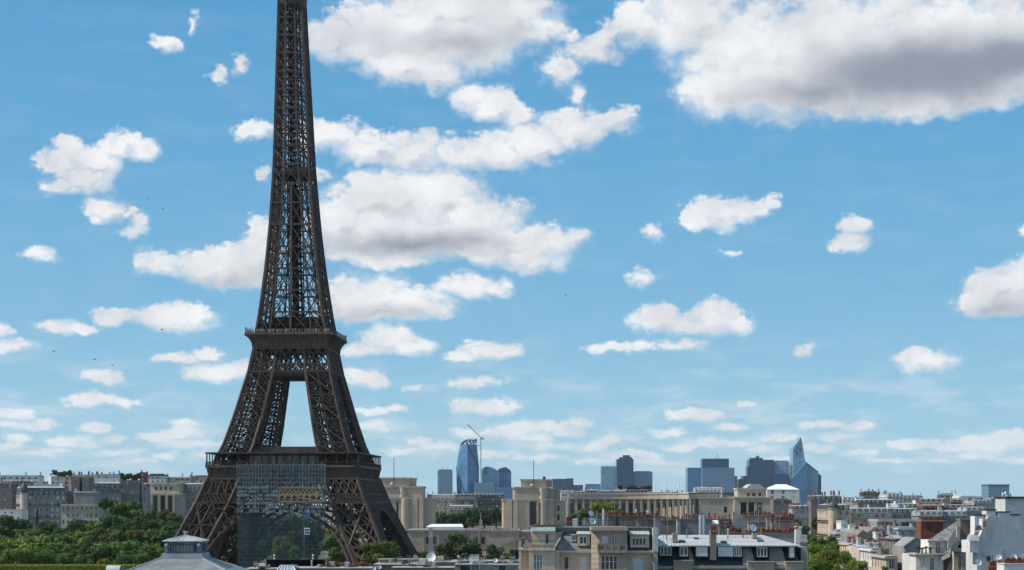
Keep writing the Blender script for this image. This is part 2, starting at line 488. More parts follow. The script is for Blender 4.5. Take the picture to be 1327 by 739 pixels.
def side(k):     # matrix that carries the front face onto side k
    return MT @ Matrix.Rotation(k*math.pi/2, 4, 'Z')

def lattice_band(mb, y0, z0, hw0, y1, z1, hw1, n, t, diag=1):
    def P(u, v): return Vector(((-hw0+(hw1*-1+hw0)*v)*(1-u)+(hw0+(hw1-hw0)*v)*u, y0+(y1-y0)*v, z0+(z1-z0)*v))
    for i in range(n):
        u0, u1 = i/n, (i+1)/n
        for r in range(diag):
            v0, v1 = r/diag, (r+1)/diag
            mb.bar(P(u0,v0), P(u1,v1), t); mb.bar(P(u1,v0), P(u0,v1), t)
    return P

# girders between the legs under the first platform, and the great arches
for k in range(4):
    mb = MB()
    zA, zB, zC = 40.6, 44.4, 51.3
    fA, fB, fC = wz(zA), wz(zB), wz(zC)
    P = lattice_band(mb, -fB, zB, fB, -fC, zC, fC, 20, .5)
    for i in range(21): mb.bar(P(i/20, 0), P(i/20, 1), .42)
    Q = lattice_band(mb, -fA, zA, fA, -fB, zB, fB, 40, .42, 2)
    for z, f, t in ((zA, fA, 1.0), (zB, fB, .8), (zC, fC, 1.0)):
        mb.bar((-f, -f, z), (f, -f, z), t)
    # rear skin of the girder
    P2 = lattice_band(mb, -fB+7, zB, fB-7, -fC+7, zC, fC-7, 22, .7)
    Q2 = lattice_band(mb, -fA+7, zA, fA-7, -fB+7, zB, fB-7, 28, .42, 2)
    for i in range(11):
        mb.bar(P(i/10, 0), P2(i/10, 0), .4); mb.bar(P(i/10, 1), P2(i/10, 1), .5)
    mb.xf(side(k)).build('first_girder', M['iron'], tower)
    # arch
    a = MB()
    N = 30
    def arc(r, t):
        x = r*math.cos(t); z = 3.0+r*math.sin(t)*.985
        return x, z
    def plane(z): return -wz(max(0, min(z, 52)))
    rin, rout = 35.0, 38.4
    for i in range(N):
        t0, t1 = math.pi*i/N, math.pi*(i+1)/N
        for r, th in ((rin, 1.0), (rout, .8)):
            x0, z0 = arc(r, t0); x1, z1 = arc(r, t1)
            for dy in (0, 4.5):
                a.bar((x0, plane(z0)+dy, z0), (x1, plane(z1)+dy, z1), th)
        x0, z0 = arc(rin, t0); x1, z1 = arc(rout, t0)
        xa, za = arc(rin, t1)
        a.bar((x0, plane(z0), z0), (x1, plane(z1), z1), .5)
        xm, zm = arc(rout, (t0+t1)/2)
        a.bar((x0, plane(z0), z0), (xm, plane(zm), zm), .4); a.bar((xa, plane(za), za), (xm, plane(zm), zm), .4)
        # solid soffit sheet of the arch
        a.quad((x0, plane(z0), z0), (xa, plane(za), za), (xa, plane(za)+4.5, za), (x0, plane(z0)+4.5, z0))
    # spandrel rings between arch and girder
    for s in (-1, 1):
        for (cx, cz, r) in ((12.5,38.6,1.0),(17.5,37.6,1.6),(22.5,36.2,2.7),(28.2,33.8,4.2)):
            for i in range(14):
                t0, t1 = 2*math.pi*i/14, 2*math.pi*(i+1)/14
                a.bar((s*(cx+r*math.cos(t0)), plane(cz)+.2, cz+r*math.sin(t0)), (s*(cx+r*math.cos(t1)), plane(cz)+.2, cz+r*math.sin(t1)), .6)
            a.bar((s*(cx+r), plane(cz)+.2, cz-r-2), (s*(cx+r+.4), plane(zA)+.2, zA), .5)
    a.xf(side(k)).build('arch', M['iron'], tower)

# first platform: name frieze on consoles, balcony, open gallery with roof
fp = MB()
H1 = 35.35
fp.box(-33.6, 33.6, -33.6, 33.6, 55.9, 56.6)
for k in range(4):
    Rk = Matrix.Rotation(k*math.pi/2, 4, 'Z')
    q = MB()
    q.box(-33.9, 33.9, -33.9, -33.4, 51.6, 56.4)
    q.box(-35.0, 35.0, -35.0, -33.3, 51.2, 51.7)
    q.box(-34.6, 34.6, -34.6, -33.3, 54.9, 55.3)
    for i in range(19):
        x = -33.4+66.8*i/18
        q.hexa([(x-.3,-34.2,51.9),(x+.3,-34.2,51.9),(x+.3,-33.8,51.9),(x-.3,-33.8,51.9),(x-.3,-35.3,56.4),(x+.3,-35.3,56.4),(x+.3,-33.8,56.4),(x-.3,-33.8,56.4)])
    q.box(-H1, H1, -H1, -33.2, 56.42, 57.5)
    q.xf(Rk); n = len(fp.v); fp.v += q.v; fp.f += [tuple(n+i for i in f) for f in q.f]
first = fp.xf(MT).build('first_platform', M['iron_panel'], tower)
rail = MB(); post = MB(); roof = MB()
for k in range(4):
    Rk = Matrix.Rotation(k*math.pi/2, 4, 'Z')
    q = MB()
    q.box(-H1+.1, H1-.1, -H1+.05, -H1+.25, 58.9, 59.1)
    for i in range(70):
        x = -H1+.4+(2*H1-.8)*i/69
        q.bar((x, -H1+.15, 57.5), (x, -H1+.15, 58.9), .12)
    q.xf(Rk); n = len(rail.v); rail.v += q.v; rail.f += [tuple(n+i for i in f) for f in q.f]
    q = MB()
    for i in range(15):
        x = -H1+.6+(2*H1-1.2)*i/14
        q.box(x-.22, x+.22, -H1+.5, -H1+.95, 57.5, 62.7)
        q.xf(MT @ Rk).build('gallery_post', M['iron'], first); q = MB()
    q = MB()
    q.hexa([(-H1,-H1,62.7),(H1,-H1,62.7),(H1-10,-H1+10,62.7),(-H1+10,-H1+10,62.7),(-H1,-H1,63.4),(H1,-H1,63.4),(H1-10,-H1+10,63.6),(-H1+10,-H1+10,63.6)])
    q.xf(Rk); n = len(roof.v); roof.v += q.v; roof.f += [tuple(n+i for i in f) for f in q.f]
rail.xf(MT).build('railing', M['iron'], first)
roof.xf(MT).build('gallery_roof', M['iron'], first)
M['gallery_wall'] = mat('gallery_pavilion_wall', (.07,.06,.058), .5, .3, .5, .4)
for k in range(4):
    hp = MB()
    hp.box(-17, 17, -29.5, -22, 57.5, 62.6)
    hp.box(-18, 18, -26.5, -22, 62.9, 65.2)
    hp.box(-12, 14, -25.5, -22.5, 65.2, 66.2)
    hp.xf(side(k)).build('gallery_pavilion', M['gallery_wall'], first)
    gl = MB()
    for i in range(10):
        x = -16+32*i/9.0
        gl.box(x-1.3, x+1.3, -29.58, -29.5, 58.1, 61.9)
    gl.xf(side(k)).build('gallery_window', M['dark_glass'], first)

# second girder and platform
for k in range(4):
    mb = MB()
    zA, zB, zC = 101.4, 104.9, 112.4
    fA, fB, fC = wz(zA), wz(zB), wz(zC)
    P = lattice_band(mb, -fB, zB, fB, -fC, zC, fC, 8, .55)
    for i in range(9): mb.bar(P(i/8, 0), P(i/8, 1), .5)
    Q = lattice_band(mb, -fA, zA, fA, -fB, zB, fB, 24, .4, 2)
    for z, f, t in ((zA, fA, .9), (zB, fB, .7), (zC, fC, .9)):
        mb.bar((-f, -f, z), (f, -f, z), t)
    for f in (0, 10.6):
        mb.quad((-fA+f, -fA+f, zA-.2), (fA-f, -fA+f, zA-.2), (fA-f-1, -fA+f+1, zA-.2), (-fA+f+1, -fA+f+1, zA-.2))
    mb.box(-8.3, 8.3, -fA+.4, -fA+10, zA-2.0, zA-.5)
    P2 = lattice_band(mb, -fB+9, zB, fB-9, -fC+9, zC, fC-9, 4, .6)
    mb.xf(side(k)).build('second_girder', M['iron'], tower)
sp = MB()
H2 = 20.5
for k in range(4):
    Rk = Matrix.Rotation(k*math.pi/2, 4, 'Z')
    q = MB()
    # outward curving fascia
    prof = [(17.3,112.5),(17.5,114.6),(18.2,116.3),(19.6,117.9),(H2,118.3)]
    for (r0,z0),(r1,z1) in zip(prof, prof[1:]):
        q.quad((-r0,-r0,z0),(r0,-r0,z0),(r1,-r1,z1),(-r1,-r1,z1))
        for i in range(15):
            u = -1+2*i/14
            q.bar((u*r0,-r0-.2,z0),(u*r1,-r1-.2,z1), .34, .5)
    q.hexa([(-H2,-H2,118.3),(H2,-H2,118.3),(H2-4,-H2+4,118.3),(-H2+4,-H2+4,118.3),(-H2,-H2,119.3),(H2,-H2,119.3),(H2-4,-H2+4,119.3),(-H2+4,-H2+4,119.3)])
    q.box(-17.6,17.6,-17.65,-17.2,111.9,112.6)
    q.xf(Rk); n = len(sp.v); sp.v += q.v; sp.f += [tuple(n+i for i in f) for f in q.f]
sp.box(-16.6, 16.6, -16.6, 16.6, 115.0, 115.6)
second = sp.xf(MT).build('second_platform', M['iron_panel'], tower)
rl = MB(); pv = MB()
for k in range(4):
    Rk = Matrix.Rotation(k*math.pi/2, 4, 'Z')
    q = MB()
    for z in (119.9, 120.9): q.box(-H2+.1, H2-.1, -H2+.1, -H2+.25, z, z+.14)
    for i in range(36):
        x = -H2+.3+(2*H2-.6)*i/35
        q.bar((x, -H2+.18, 119.3), (x, -H2+.18, 121.9 if i < 4 or i > 31 else 121.0), .12)
    q.xf(Rk); n = len(rl.v); rl.v += q.v; rl.f += [tuple(n+i for i in f) for f in q.f]
    q = MB()
    q.box(-13.5, 13.5, -13.4, -8, 119.3, 123.4)
    q.box(-15.6, 15.6, -15.6, -12, 123.2, 123.9)
    for i in range(10): q.box(-15.3+30.6*i/9-.15, -15.3+30.6*i/9+.15, -15.5, -15.2, 119.3, 123.2)
    q.box(-11, 11, -11.5, -7, 123.9, 127.4)
    q.box(-14.6, 14.6, -14.4, -14.1, 124.9, 125.1)
    for i in range(24): q.bar((-14.4+28.8*i/23, -14.25, 123.9), (-14.4+28.8*i/23, -14.25, 126.1), .12)
    q.xf(Rk); n = len(pv.v); pv.v += q.v; pv.f += [tuple(n+i for i in f) for f in q.f]
rl.xf(MT).build('railing', M['iron'], second)
pv.xf(MT).build('upper_deck', M['iron_shade'], second)

# shaft above the second platform
LV = [119]
for h in (10.4,10.4,10.4,10.4,10.4,10.4,9.2,9.2,9.0,9.0,8.8,8.8,8.6,8.6,8.4,8.4,8.2): LV.append(LV[-1]+h)
def inner(z):
    return interp([(119,.60),(150,.56),(186,.46),(197,.38),(220,.36),(290,.40)], z)*wz(z)
for k in range(4):
    mb = MB()
    for a, b in zip(LV, LV[1:]):
        wa, wb, ia, ib = wz(a), wz(b), inner(a), inner(b)
        A = [tp(x, -wa, a) for x in (-wa, -ia, ia, wa)]; B = [tp(x, -wb, b) for x in (-wb, -ib, ib, wb)]
        hi = a > 188
        mb.bar(A[0], B[0], 1.0)
        mb.bar(A[1], B[1], .62 if not hi else .8); mb.bar(A[2], B[2], .62 if not hi else .8)
        mb.bar(B[0], B[3], .8)
        m0 = [(Vector(p)+Vector(q))/2 for p, q in zip(A, B)]
        truss(mb, A[0], A[1], B[0], B[1], .42, not hi); truss(mb, A[2], A[3], B[2], B[3], .42, not hi)
        if hi:
            truss(mb, A[1], A[2], B[1], B[2], .4, False); mb.bar(m0[1], m0[2], .4)
        else:
            c0 = (Vector(A[1])+Vector(A[2]))/2; c1 = (Vector(B[1])+Vector(B[2]))/2
            mb.bar(c0, c1, 1.0)
            mb.bar(c0, B[1], .4); mb.bar(c0, B[2], .4); mb.bar(A[1], c1, .4); mb.bar(A[2], c1, .4)
        # inner skin of each corner pier
        d = wa-ia; e = wb-ib
        for s in (-1, 1):
            p0 = tp(s*wa, -ia, a); p1 = tp(s*ia, -ia, a); q0 = tp(s*wb, -ib, b); q1 = tp(s*ib, -ib, b)
            truss(mb, p0, p1, q0, q1, .26, False)
    mb.xf(side(0)).v
    # the lean is along the tower's own x, so turn the face before leaning
    mb2 = MB(); mb2.f = mb.f
    inv = side(0).inverted()
    Rk = Matrix.Rotation(k*math.pi/2, 4, 'Z')
    for p in mb.v:
        l = inv @ Vector(p); l.x -= lean(l.z)
        l = Rk @ l; l.x += lean(l.z)
        mb2.v.append(tuple(MT @ l))
    mb2.build('shaft_face', M['iron'], tower)
core = MB()
for a, b in zip(LV, LV[1:]):
    r0 = min(3.0, inner(a)*.8); r1 = min(3.0, inner(b)*.8)
    c0, c1 = Vector(tp(0,0,a)), Vector(tp(0,0,b))
    for dx, dy in ((-1,-1),(1,-1),(1,1),(-1,1),(0,-1),(0,1)):
        core.bar(c0+Vector((dx*r0,dy*r0,0)), c1+Vector((dx*r1,dy*r1,0)), .5)
    for j in range(3):
        u = c0.lerp(c1, j/3); w = c0.lerp(c1, (j+1)/3)
        core.bar(u+Vector((-r0,-r0,0)), w+Vector((r0,-r0,0)), .3); core.bar(u+Vector((r0,r0,0)), w+Vector((-r0,r0,0)), .3)
        core.box(u.x-r0, u.x+r0, u.y-r0, u.y+r0, u.z, u.z+.35)
    if a < 188:
        core.box(c0.x-1.6, c0.x+1.0, c0.y-1.5, c0.y+1.5, a, b)
core.xf(MT).build('lift_core', M['iron_shade'], tower)
ip = MB()
zz = 194.6
c = tp(0,0,zz); w = wz(zz)
ip.box(c[0]-w*.98, c[0]+w*.98, -w*.98, w*.98, zz, zz+.7)
ip.box(c[0]-w*.45, c[0]+w*.9, -w*.96, w*.9, zz+.7, zz+3.6)
for k in range(12):
    ip.bar((c[0]-w+2*w*k/11, -w-.3, zz), (c[0]-w+2*w*k/11, -w-.3, zz+1.5), .15)
ip.bar((c[0]-w, -w-.3, zz+1.5), (c[0]+w, -w-.3, zz+1.5), .2)
ip.xf(MT).build('intermediate_platform', M['iron'], tower)
tpf = MB()
for (r0,z0),(r1,z1) in zip([(5.6,275.6),(5.9,276.0),(5.9,280.6),(8.4,284)], [(5.9,276.0),(5.9,280.6),(8.4,284),(8.4,287)]):
    o = lambda r, z: [(r*a+lean(min(z,275)), r*b) for a, b in ((-1,-1),(1,-1),(1,1),(-1,1))]
    tpf.frus(o(r0,z0), z0, o(r1,z1), z1, top=(z1 == 287))
tpf.xf(MT).build('top_platform', M['iron'], tower)

# visitors along the second platform's railing
M['visitor'] = mat('visitor_clothes', (.35,.33,.34), .8, .5, 2.5)
rnd = random.Random(5)
vc = MB()
for i in range(95):
    x = rnd.uniform(-19.5, 19.5); y = -19.6+rnd.random()*1.6
    h = rnd.uniform(1.55, 1.85)
    vc.lathe((x, y, 119.3), [(.14,0),(.2,.5),(.24,h*.72),(.08,h*.84),(.12,h*.9),(.1,h*.97),(.01,h)], 6)
vc.xf(MT).build('crowd', M['visitor'], label='crowd of tiny visitors along the railing of the second platform', cat='crowd', kind='stuff')
# ------------------------------------------------------------------ building kit
M['stone'] = mat('pale_limestone', (.50,.435,.35), .85, .10, .35, streak=.25, rand=.10)
M['stone_grey'] = mat('grey_limestone', (.36,.335,.31), .85, .12, .35, streak=.3, rand=.12)
M['stone_warm'] = mat('warm_limestone', (.56,.45,.32), .85, .10, .35, streak=.2, rand=.08)
M['render_white'] = mat('white_render', (.66,.64,.61), .85, .07, .3, streak=.2, rand=.06)
M['render_grey'] = mat('grey_render', (.27,.255,.25), .9, .12, .3, streak=.3, rand=.1)
M['render_brown'] = mat('brown_render', (.20,.165,.145), .9, .14, .3, streak=.3, rand=.1)
M['palace'] = mat('palace_stone', (.485,.41,.325), .85, .07, .08, streak=.22)
M['slate'] = mat('slate_roof', (.075,.085,.10), .55, .2, .8, .4, rand=.15)
M['slate_light'] = mat('weathered_sunlit_slate', (.24,.24,.235), .7, .2, 1.2, .4)  # weathered slate, its pale tone also stands for sunlight on the cheeks
M['zinc'] = mat('zinc_roof', (.36,.385,.41), .5, .12, .3, .5, streak=.2, rand=.12)
M['zinc_pale'] = mat('pale_zinc', (.45,.45,.44), .65, .1, .4, .5, streak=.25)
M['frame'] = mat('white_window_frame', (.68,.68,.66), .6, .05, 1.0)
M['shutter'] = mat('white_shutter', (.62,.63,.64), .7, .06, 1.0)
M['rail'] = mat('black_balcony_rail', (.035,.037,.042), .5, .2, 1.0)
M['brick'] = mat('red_brick', (.22,.085,.055), .9, .2, .9, streak=.2, rand=.15)
M['pot'] = mat('terracotta_pot', (.23,.092,.062), .85, .2, 1.4, rand=.3)
M['dark'] = mat('dark_metal', (.04,.042,.047), .5, .2, 1.0)
M['white_metal'] = mat('white_paint', (.74,.75,.75), .5, .04, .6)
M['grey_metal'] = mat('galvanised_metal', (.40,.43,.46), .4, .1, .8, .5)
M['bark'] = mat('tree_bark', (.10,.08,.06), .9, .2, 1.5)

def courses(m, w, h, amt=.22):
    """joints between stone blocks"""
    n = NT(m.node_tree); b = m.node_tree.nodes['Principled BSDF']
    src = b.inputs['Base Color'].links[0].from_socket
    g = n.node('ShaderNodeTexCoord').outputs['Object']
    s = n.node('ShaderNodeSeparateXYZ'); n.put(s.inputs[0], g)
    c = n.node('ShaderNodeCombineXYZ'); n.put(c.inputs[0], n.m('ADD', s.outputs[0], s.outputs[1])); n.put(c.inputs[1], s.outputs[2])
    br = n.node('ShaderNodeTexBrick'); n.put(br.inputs['Vector'], c.outputs[0])
    br.inputs['Scale'].default_value = 1; br.inputs['Brick Width'].default_value = w; br.inputs['Row Height'].default_value = h
    br.inputs['Mortar Size'].default_value = .03*h/.35
    br.inputs['Color1'].default_value = (1,1,1,1); br.inputs['Color2'].default_value = (.80,.79,.78,1); br.inputs['Mortar'].default_value = (.45,.43,.41,1)
    n.put(b.inputs['Base Color'], n.mix(amt*2.2, src, br.outputs[0], 'MULTIPLY'))
courses(M['palace'], 2.2, 1.1); courses(M['brick'], .9, .35, .35); courses(M['stone_warm'], 1.1, .5); courses(M['stone_grey'], 1.1, .5)
courses(M['slate_light'], .35, .3, .3); courses(M['slate'], .5, .4, .25)

def wall(mb, O, U, W, z0, z1, holes=(), dep=.25):
    """vertical wall from O along U; holes (u0, u1, za, zb) are cut through with reveals; the wall faces U x up"""
    O = Vector((O[0], O[1], 0)); U = Vector((U[0], U[1], 0)); Nn = Vector((-U.y, U.x, 0))
    us = sorted({0.0, W, *[h[0] for h in holes], *[h[1] for h in holes]})
    zs = sorted({z0, z1, *[h[2] for h in holes], *[h[3] for h in holes]})
    def P(u, z, d=0): return O+U*u+Nn*d+Vector((0,0,z))
    for i in range(len(us)-1):
        um = (us[i]+us[i+1])/2
        run = None
        for j in range(len(zs)-1):
            zm = (zs[j]+zs[j+1])/2
            solid = not any(h[0] < um < h[1] and h[2] < zm < h[3] for h in holes)
            if solid and run is None: run = zs[j]
            if run is not None and (not solid or j == len(zs)-2):
                top = zs[j+1] if solid else zs[j]
                mb.quad(P(us[i],run), P(us[i+1],run), P(us[i+1],top), P(us[i],top)); run = None
    for (a, b, c, d) in holes:
        mb.quad(P(a,c), P(a,c,dep), P(a,d,dep), P(a,d)); mb.quad(P(b,c,dep), P(b,c), P(b,d), P(b,d,dep))
        mb.quad(P(a,d), P(a,d,dep), P(b,d,dep), P(b,d)); mb.quad(P(a,c,dep), P(a,c), P(b,c), P(b,c,dep))

def multi(name, pairs):
    me = bpy.data.meshes.new(name); v = []; f = []; mi = []
    for k, (mb, m) in enumerate(pairs):
        n = len(v); v += mb.v; f += [tuple(n+i for i in q) for q in mb.f]; mi += [k]*len(mb.f)
        me.materials.append(m)
    me.from_pydata(v, [], f); me.polygons.foreach_set('material_index', mi); me.update()
    return me
WIN = {}
def window_mesh(w, h, kind='casement', lights=2):
    """origin at the bottom middle on the pane plane, facing -Y"""
    key = (round(w,2), round(h,2), kind, lights)
    if key in WIN: return WIN[key]
    g, f = MB(), MB()
    t = .09 if w > .7 else .06
    if kind == 'shutter':
        f.box(-w/2, w/2, -.06, 0, 0, h)
        n = max(2, int(w/.45))
        for i in range(1, n):
            x = -w/2+w*i/n; f.box(x-.02, x+.02, -.08, -.06, .03, h-.03)
        g.box(-w/2, w/2, -.075, -.06, h*.49, h*.5)
        me = multi('window', [(f, M['shutter']), (g, M['dark'])])
    else:
        g.quad((-w/2,0,0),(w/2,0,0),(w/2,0,h),(-w/2,0,h))
        f.box(-w/2, -w/2+t, -.07, -.002, 0, h); f.box(w/2-t, w/2, -.07, -.002, 0, h)
        f.box(-w/2+t, w/2-t, -.07, -.002, h-t, h); f.box(-w/2+t, w/2-t, -.07, -.002, 0, t)
        for i in range(1, lights):
            x = -w/2+w*i/lights; f.box(x-t*.55, x+t*.55, -.065, -.002, t, h-t)
        if h > 1.4 and kind != 'plain': f.box(-w/2+t, w/2-t, -.062, -.002, h*.68-.03, h*.68+.03)
        me = multi('window', [(g, M['dark_glass']), (f, M['frame'] if kind != 'dark' else M['dark'])])
    WIN[key] = me
    return me

POTS = {}
def chimney(root, c, lx, ly, z0, z1, mt, pots=4, parent=None, rz=0.0, pot_h=.55, each=False, name='chimney'):
    """stack of masonry with a cap and a row of clay pots on it"""
    mb = MB(); Rz = Matrix.Rotation(rz, 4, 'Z')
    T = Matrix.Translation((c[0], c[1], 0)) @ Rz
    mb.box(-lx/2, lx/2, -ly/2, ly/2, z0, z1-.25)
    mb.box(-lx/2-.09, lx/2+.09, -ly/2-.09, ly/2+.09, z1-.25, z1)
    st = mb.xf(T).build(name, mt, parent or root)
    L = max(lx, ly)
    pm = MB()
    for i in range(pots):
        u = 0 if pots == 1 else (-L/2+.3+(L-.6)*i/(pots-1))
        q = (u, 0) if lx >= ly else (0, u)
        r = .15
        h = pot_h*(.8+.4*((i*7919) % 5)/5)
        if each:
            k = round(h, 2)
            if k not in POTS:
                a = MB(); a.lathe((0,0,0), [(r*.95,0),(r,h*.7),(r*1.25,h*.72),(r*1.2,h),(r*.7,h),(r*.7,h*.6)], 9); POTS[k] = a.mesh('chimney_pot', M['pot'])
            inst(POTS[k], 'chimney_pot', st, (T @ Vector((q[0], q[1], z1))))
        else: pm.lathe((q[0], q[1], z1), [(r,-.02),(r*1.1,h*.8),(r*1.3,h*.84),(r*1.2,h),(.02,h)], 6)
    if not each and pots: pm.xf(T).build('chimney_pot', M['pot'], st)
    return st

HRND = random.Random(77)
def house(name, label, x0, x1, ye, Z, roof_px=8, depth=13, rz=0, zb=None, wallm='stone', roofm='slate', style='mansard', floors=4, bay=2.7, win=(1.15,1.9), fh=3.2,
          dorm=True, chim=2, balc=(1,), side='', group=None, cat='building', pots=4, cornice=True, win_kind='casement', top_zinc='zinc', chim_m=None, shut=.2, ch_h=2.0):
    """town house: x0..x1 its front in photo pixels at distance Z, ye the eaves, roof_px the height of the roof above"""
    r = random.Random(int(x0*31+ye*17+Z))
    rz = R(rz); U = Vector((math.cos(rz), math.sin(rz), 0)); N = Vector((-math.sin(rz), math.cos(rz), 0))
    A = Vector((X_(x0, Z), Z, 0)); W = (x1-x0)/FPX*Z/max(.3, math.cos(rz))
    ze = Z_(ye, Z)
    zb = ground_h(A.x, Z)-.5 if zb is None else zb
    root = empty(name, (A.x, A.y, zb), label, cat, group)
    def L(u, d, z): return A+U*u+N*d+Vector((0,0,z))
    wm = MB()
    nb = max(1, int(round(W/bay)))
    sp = W/nb
    def holes_for(width):
        n = max(1, int(round(width/bay))); s = width/n; hs = []
        for k in range(floors):
            zt = ze-.55-k*fh
            for i in range(n):
                u = s*(i+.5)
                if zt-win[1] > zb+1: hs.append((u-win[0]/2, u+win[0]/2, zt-win[1], zt))
        return hs
    hf = holes_for(W)
    wall(wm, L(0,0,0), U, W, zb, ze, hf)
    hr = holes_for(depth) if 'r' in side else []
    hl = holes_for(depth) if 'l' in side else []
    wall(wm, L(W,0,0), N, depth, zb, ze, hr)
    wall(wm, L(W,depth,0), -U, W, zb, ze)
    wall(wm, L(0,depth,0), -N, depth, zb, ze, hl)
    if style == 'flat': wm.poly([L(0,0,ze), L(W,0,ze), L(W,depth,ze), L(0,depth,ze)])
    wo_ = wm.build('wall', M[wallm], root)
    for (hs, O, D, ang) in ((hf, L(0,0,0), U, rz), (hr, L(W,0,0), N, rz+math.pi/2), (hl, L(0,depth,0), -N, rz-math.pi/2)):
        Nn = Vector((-D.y, D.x, 0))
        for (a, b, c, d) in hs:
            kind = 'shutter' if r.random() < shut else win_kind
            inst(window_mesh(b-a, d-c, kind), 'window', root, O+D*((a+b)/2)+Nn*.22+Vector((0,0,c)), ang)
    if cornice:
        cb = MB()
        for zc, pr in ((ze-.3, .35),):
            cb.hexa([L(-.1,-pr,zc),L(W+.1,-pr,zc),L(W+.1,-.003,zc),L(-.1,-.003,zc),L(-.1,-pr,zc+.32),L(W+.1,-pr,zc+.32),L(W+.1,-.003,zc+.32),L(-.1,-.003,zc+.32)])
            if 'l' in side:
                cb.hexa([L(-pr,-pr,zc),L(-.101,-pr,zc),L(-.101,depth,zc),L(-pr,depth,zc),L(-pr,-pr,zc+.32),L(-.101,-pr,zc+.32),L(-.101,depth,zc+.32),L(-pr,depth,zc+.32)])
        cb.build('cornice', M[wallm], root)
    for k in balc:
        if k >= floors: continue
        zt = ze-.55-k*fh-win[1]-.1
        bb = MB()
        bb.hexa([L(.2,-.75,zt-.15),L(W-.2,-.75,zt-.15),L(W-.2,-.003,zt-.15),L(.2,-.003,zt-.15),L(.2,-.75,zt),L(W-.2,-.75,zt),L(W-.2,-.003,zt),L(.2,-.003,zt)])
        if 'l' in side:
            bb.hexa([L(-.75,.2,zt-.15),L(-.003,.2,zt-.15),L(-.003,depth-.2,zt-.15),L(-.75,depth-.2,zt-.15),L(-.75,.2,zt),L(-.003,.2,zt),L(-.003,depth-.2,zt),L(-.75,depth-.2,zt)])
        bo = bb.build('balcony', M[wallm], root)
        rb = MB()
        if 'l' in side:
            rb.bar(L(-.7,.25,zt+.95), L(-.7,depth-.25,zt+.95), .07)
            for i in range(int(depth/.35)): rb.bar(L(-.7,.25+i*.35,zt), L(-.7,.25+i*.35,zt+.95), .05)
        rb.bar(L(.25,-.7,zt+.95), L(W-.25,-.7,zt+.95), .07)
        n = max(4, int(W/.35))
        for i in range(n+1):
            u = .25+(W-.5)*i/n; rb.bar(L(u,-.7,zt), L(u,-.7,zt+.95), .05)
        rb.build('railing', M['rail'], bo)
    rh = roof_px/FPX*Z
    if style == 'mansard':
        ins = min(rh*.42, depth*.2); ztop = ze+rh*.82
        o = lambda e, f: [tuple(L(e,f,0)[:2]), tuple(L(W-e,f,0)[:2]), tuple(L(W-e,depth-f,0)[:2]), tuple(L(e,depth-f,0)[:2])]
        ro = MB(); ro.frus(o(0,.05), ze, o(.15,ins), ztop, top=False)
        ro.build('mansard', M[roofm], root)
        zt = MB(); zt.frus(o(.0,ins-.25), ztop, o(.6,depth*.42), ze+rh, top=True)
        # standing seams
        for i in range(1, int(W/1.3)):
            u = i*1.3
            zt.bar(L(u,ins-.2,ztop+.06), L(min(max(u,.7),W-.7),depth*.42,ze+rh+.05), .08)
        rf = zt.build('roof', M[top_zinc], root)
        if dorm and rh > 1.8:
            dh = min(1.75, rh*.62); dw = min(1.25, sp*.55)
            for i in range(nb):
                u = sp*(i+.5)
                d0 = ins*.10
                db = MB()
                wl = MB()
                db.hexa([L(u-dw/2-.14,d0,ze+.35),L(u+dw/2+.14,d0,ze+.35),L(u+dw/2+.14,ins+.4,ze+.35),L(u-dw/2-.14,ins+.4,ze+.35)]+[L(u-dw/2-.14,d0,ze+.4+dh),L(u+dw/2+.14,d0,ze+.4+dh),L(u+dw/2+.14,ins+.4,ze+.4+dh),L(u-dw/2-.14,ins+.4,ze+.4+dh)])
                wl.hexa([L(u-dw/2-.26,d0-.15,ze+.4+dh),L(u+dw/2+.26,d0-.15,ze+.4+dh),L(u+dw/2+.26,ins+.6,ze+.45+dh),L(u-dw/2-.26,ins+.6,ze+.45+dh)]+[L(u-dw/2-.26,d0-.15,ze+.5+dh),L(u+dw/2+.26,d0-.15,ze+.5+dh),L(u+dw/2+.26,ins+.6,ze+.6+dh),L(u-dw/2-.26,ins+.6,ze+.6+dh)])
                me = multi('dormer', [(db, M[wallm]), (wl, M[top_zinc])])
                for v in me.vertices: v.co -= ORIG[root]
                dn = bpy.data.objects.new('dormer', me); col.objects.link(dn); dn.parent = root; ORIG[dn] = ORIG[root]
                inst(window_mesh(dw, dh-.25, 'casement'), 'window', dn, L(u,d0-.01,ze+.45), rz)
    elif style == 'hip':
        o = lambda e, f: [tuple(L(e,f,0)[:2]), tuple(L(W-e,f,0)[:2]), tuple(L(W-e,depth-f,0)[:2]), tuple(L(e,depth-f,0)[:2])]
        k = min(W, depth)*.42
        ro = MB(); ro.frus(o(-.3,-.3), ze, o(k,k), ze+rh, top=True, bot=True); ro.build('roof', M[roofm], root)
    elif style == 'gable':
        ro = MB()
        ro.quad(L(-.2,-.3,ze-.1), L(W+.2,-.3,ze-.1), L(W+.2,depth/2,ze+rh), L(-.2,depth/2,ze+rh))
        ro.quad(L(W+.2,depth+.3,ze-.1), L(-.2,depth+.3,ze-.1), L(-.2,depth/2,ze+rh), L(W+.2,depth/2,ze+rh))
        ro.poly([L(0,0,ze), L(0,depth/2,ze+rh-.2), L(0,depth,ze)]); ro.poly([L(W,0,ze), L(W,depth,ze), L(W,depth/2,ze+rh-.2)])
        ro.build('roof', M[roofm], root)
    elif style == 'flat':
        ro = MB(); t = .9
        for (a, b, c, d) in ((0,W,0,.3),(0,W,depth-.3,depth),(0,.3,.3,depth-.3),(W-.3,W,.3,depth-.3)):
            ro.hexa([L(a,c,ze),L(b,c,ze),L(b,d,ze),L(a,d,ze),L(a,c,ze+t),L(b,c,ze+t),L(b,d,ze+t),L(a,d,ze+t)])
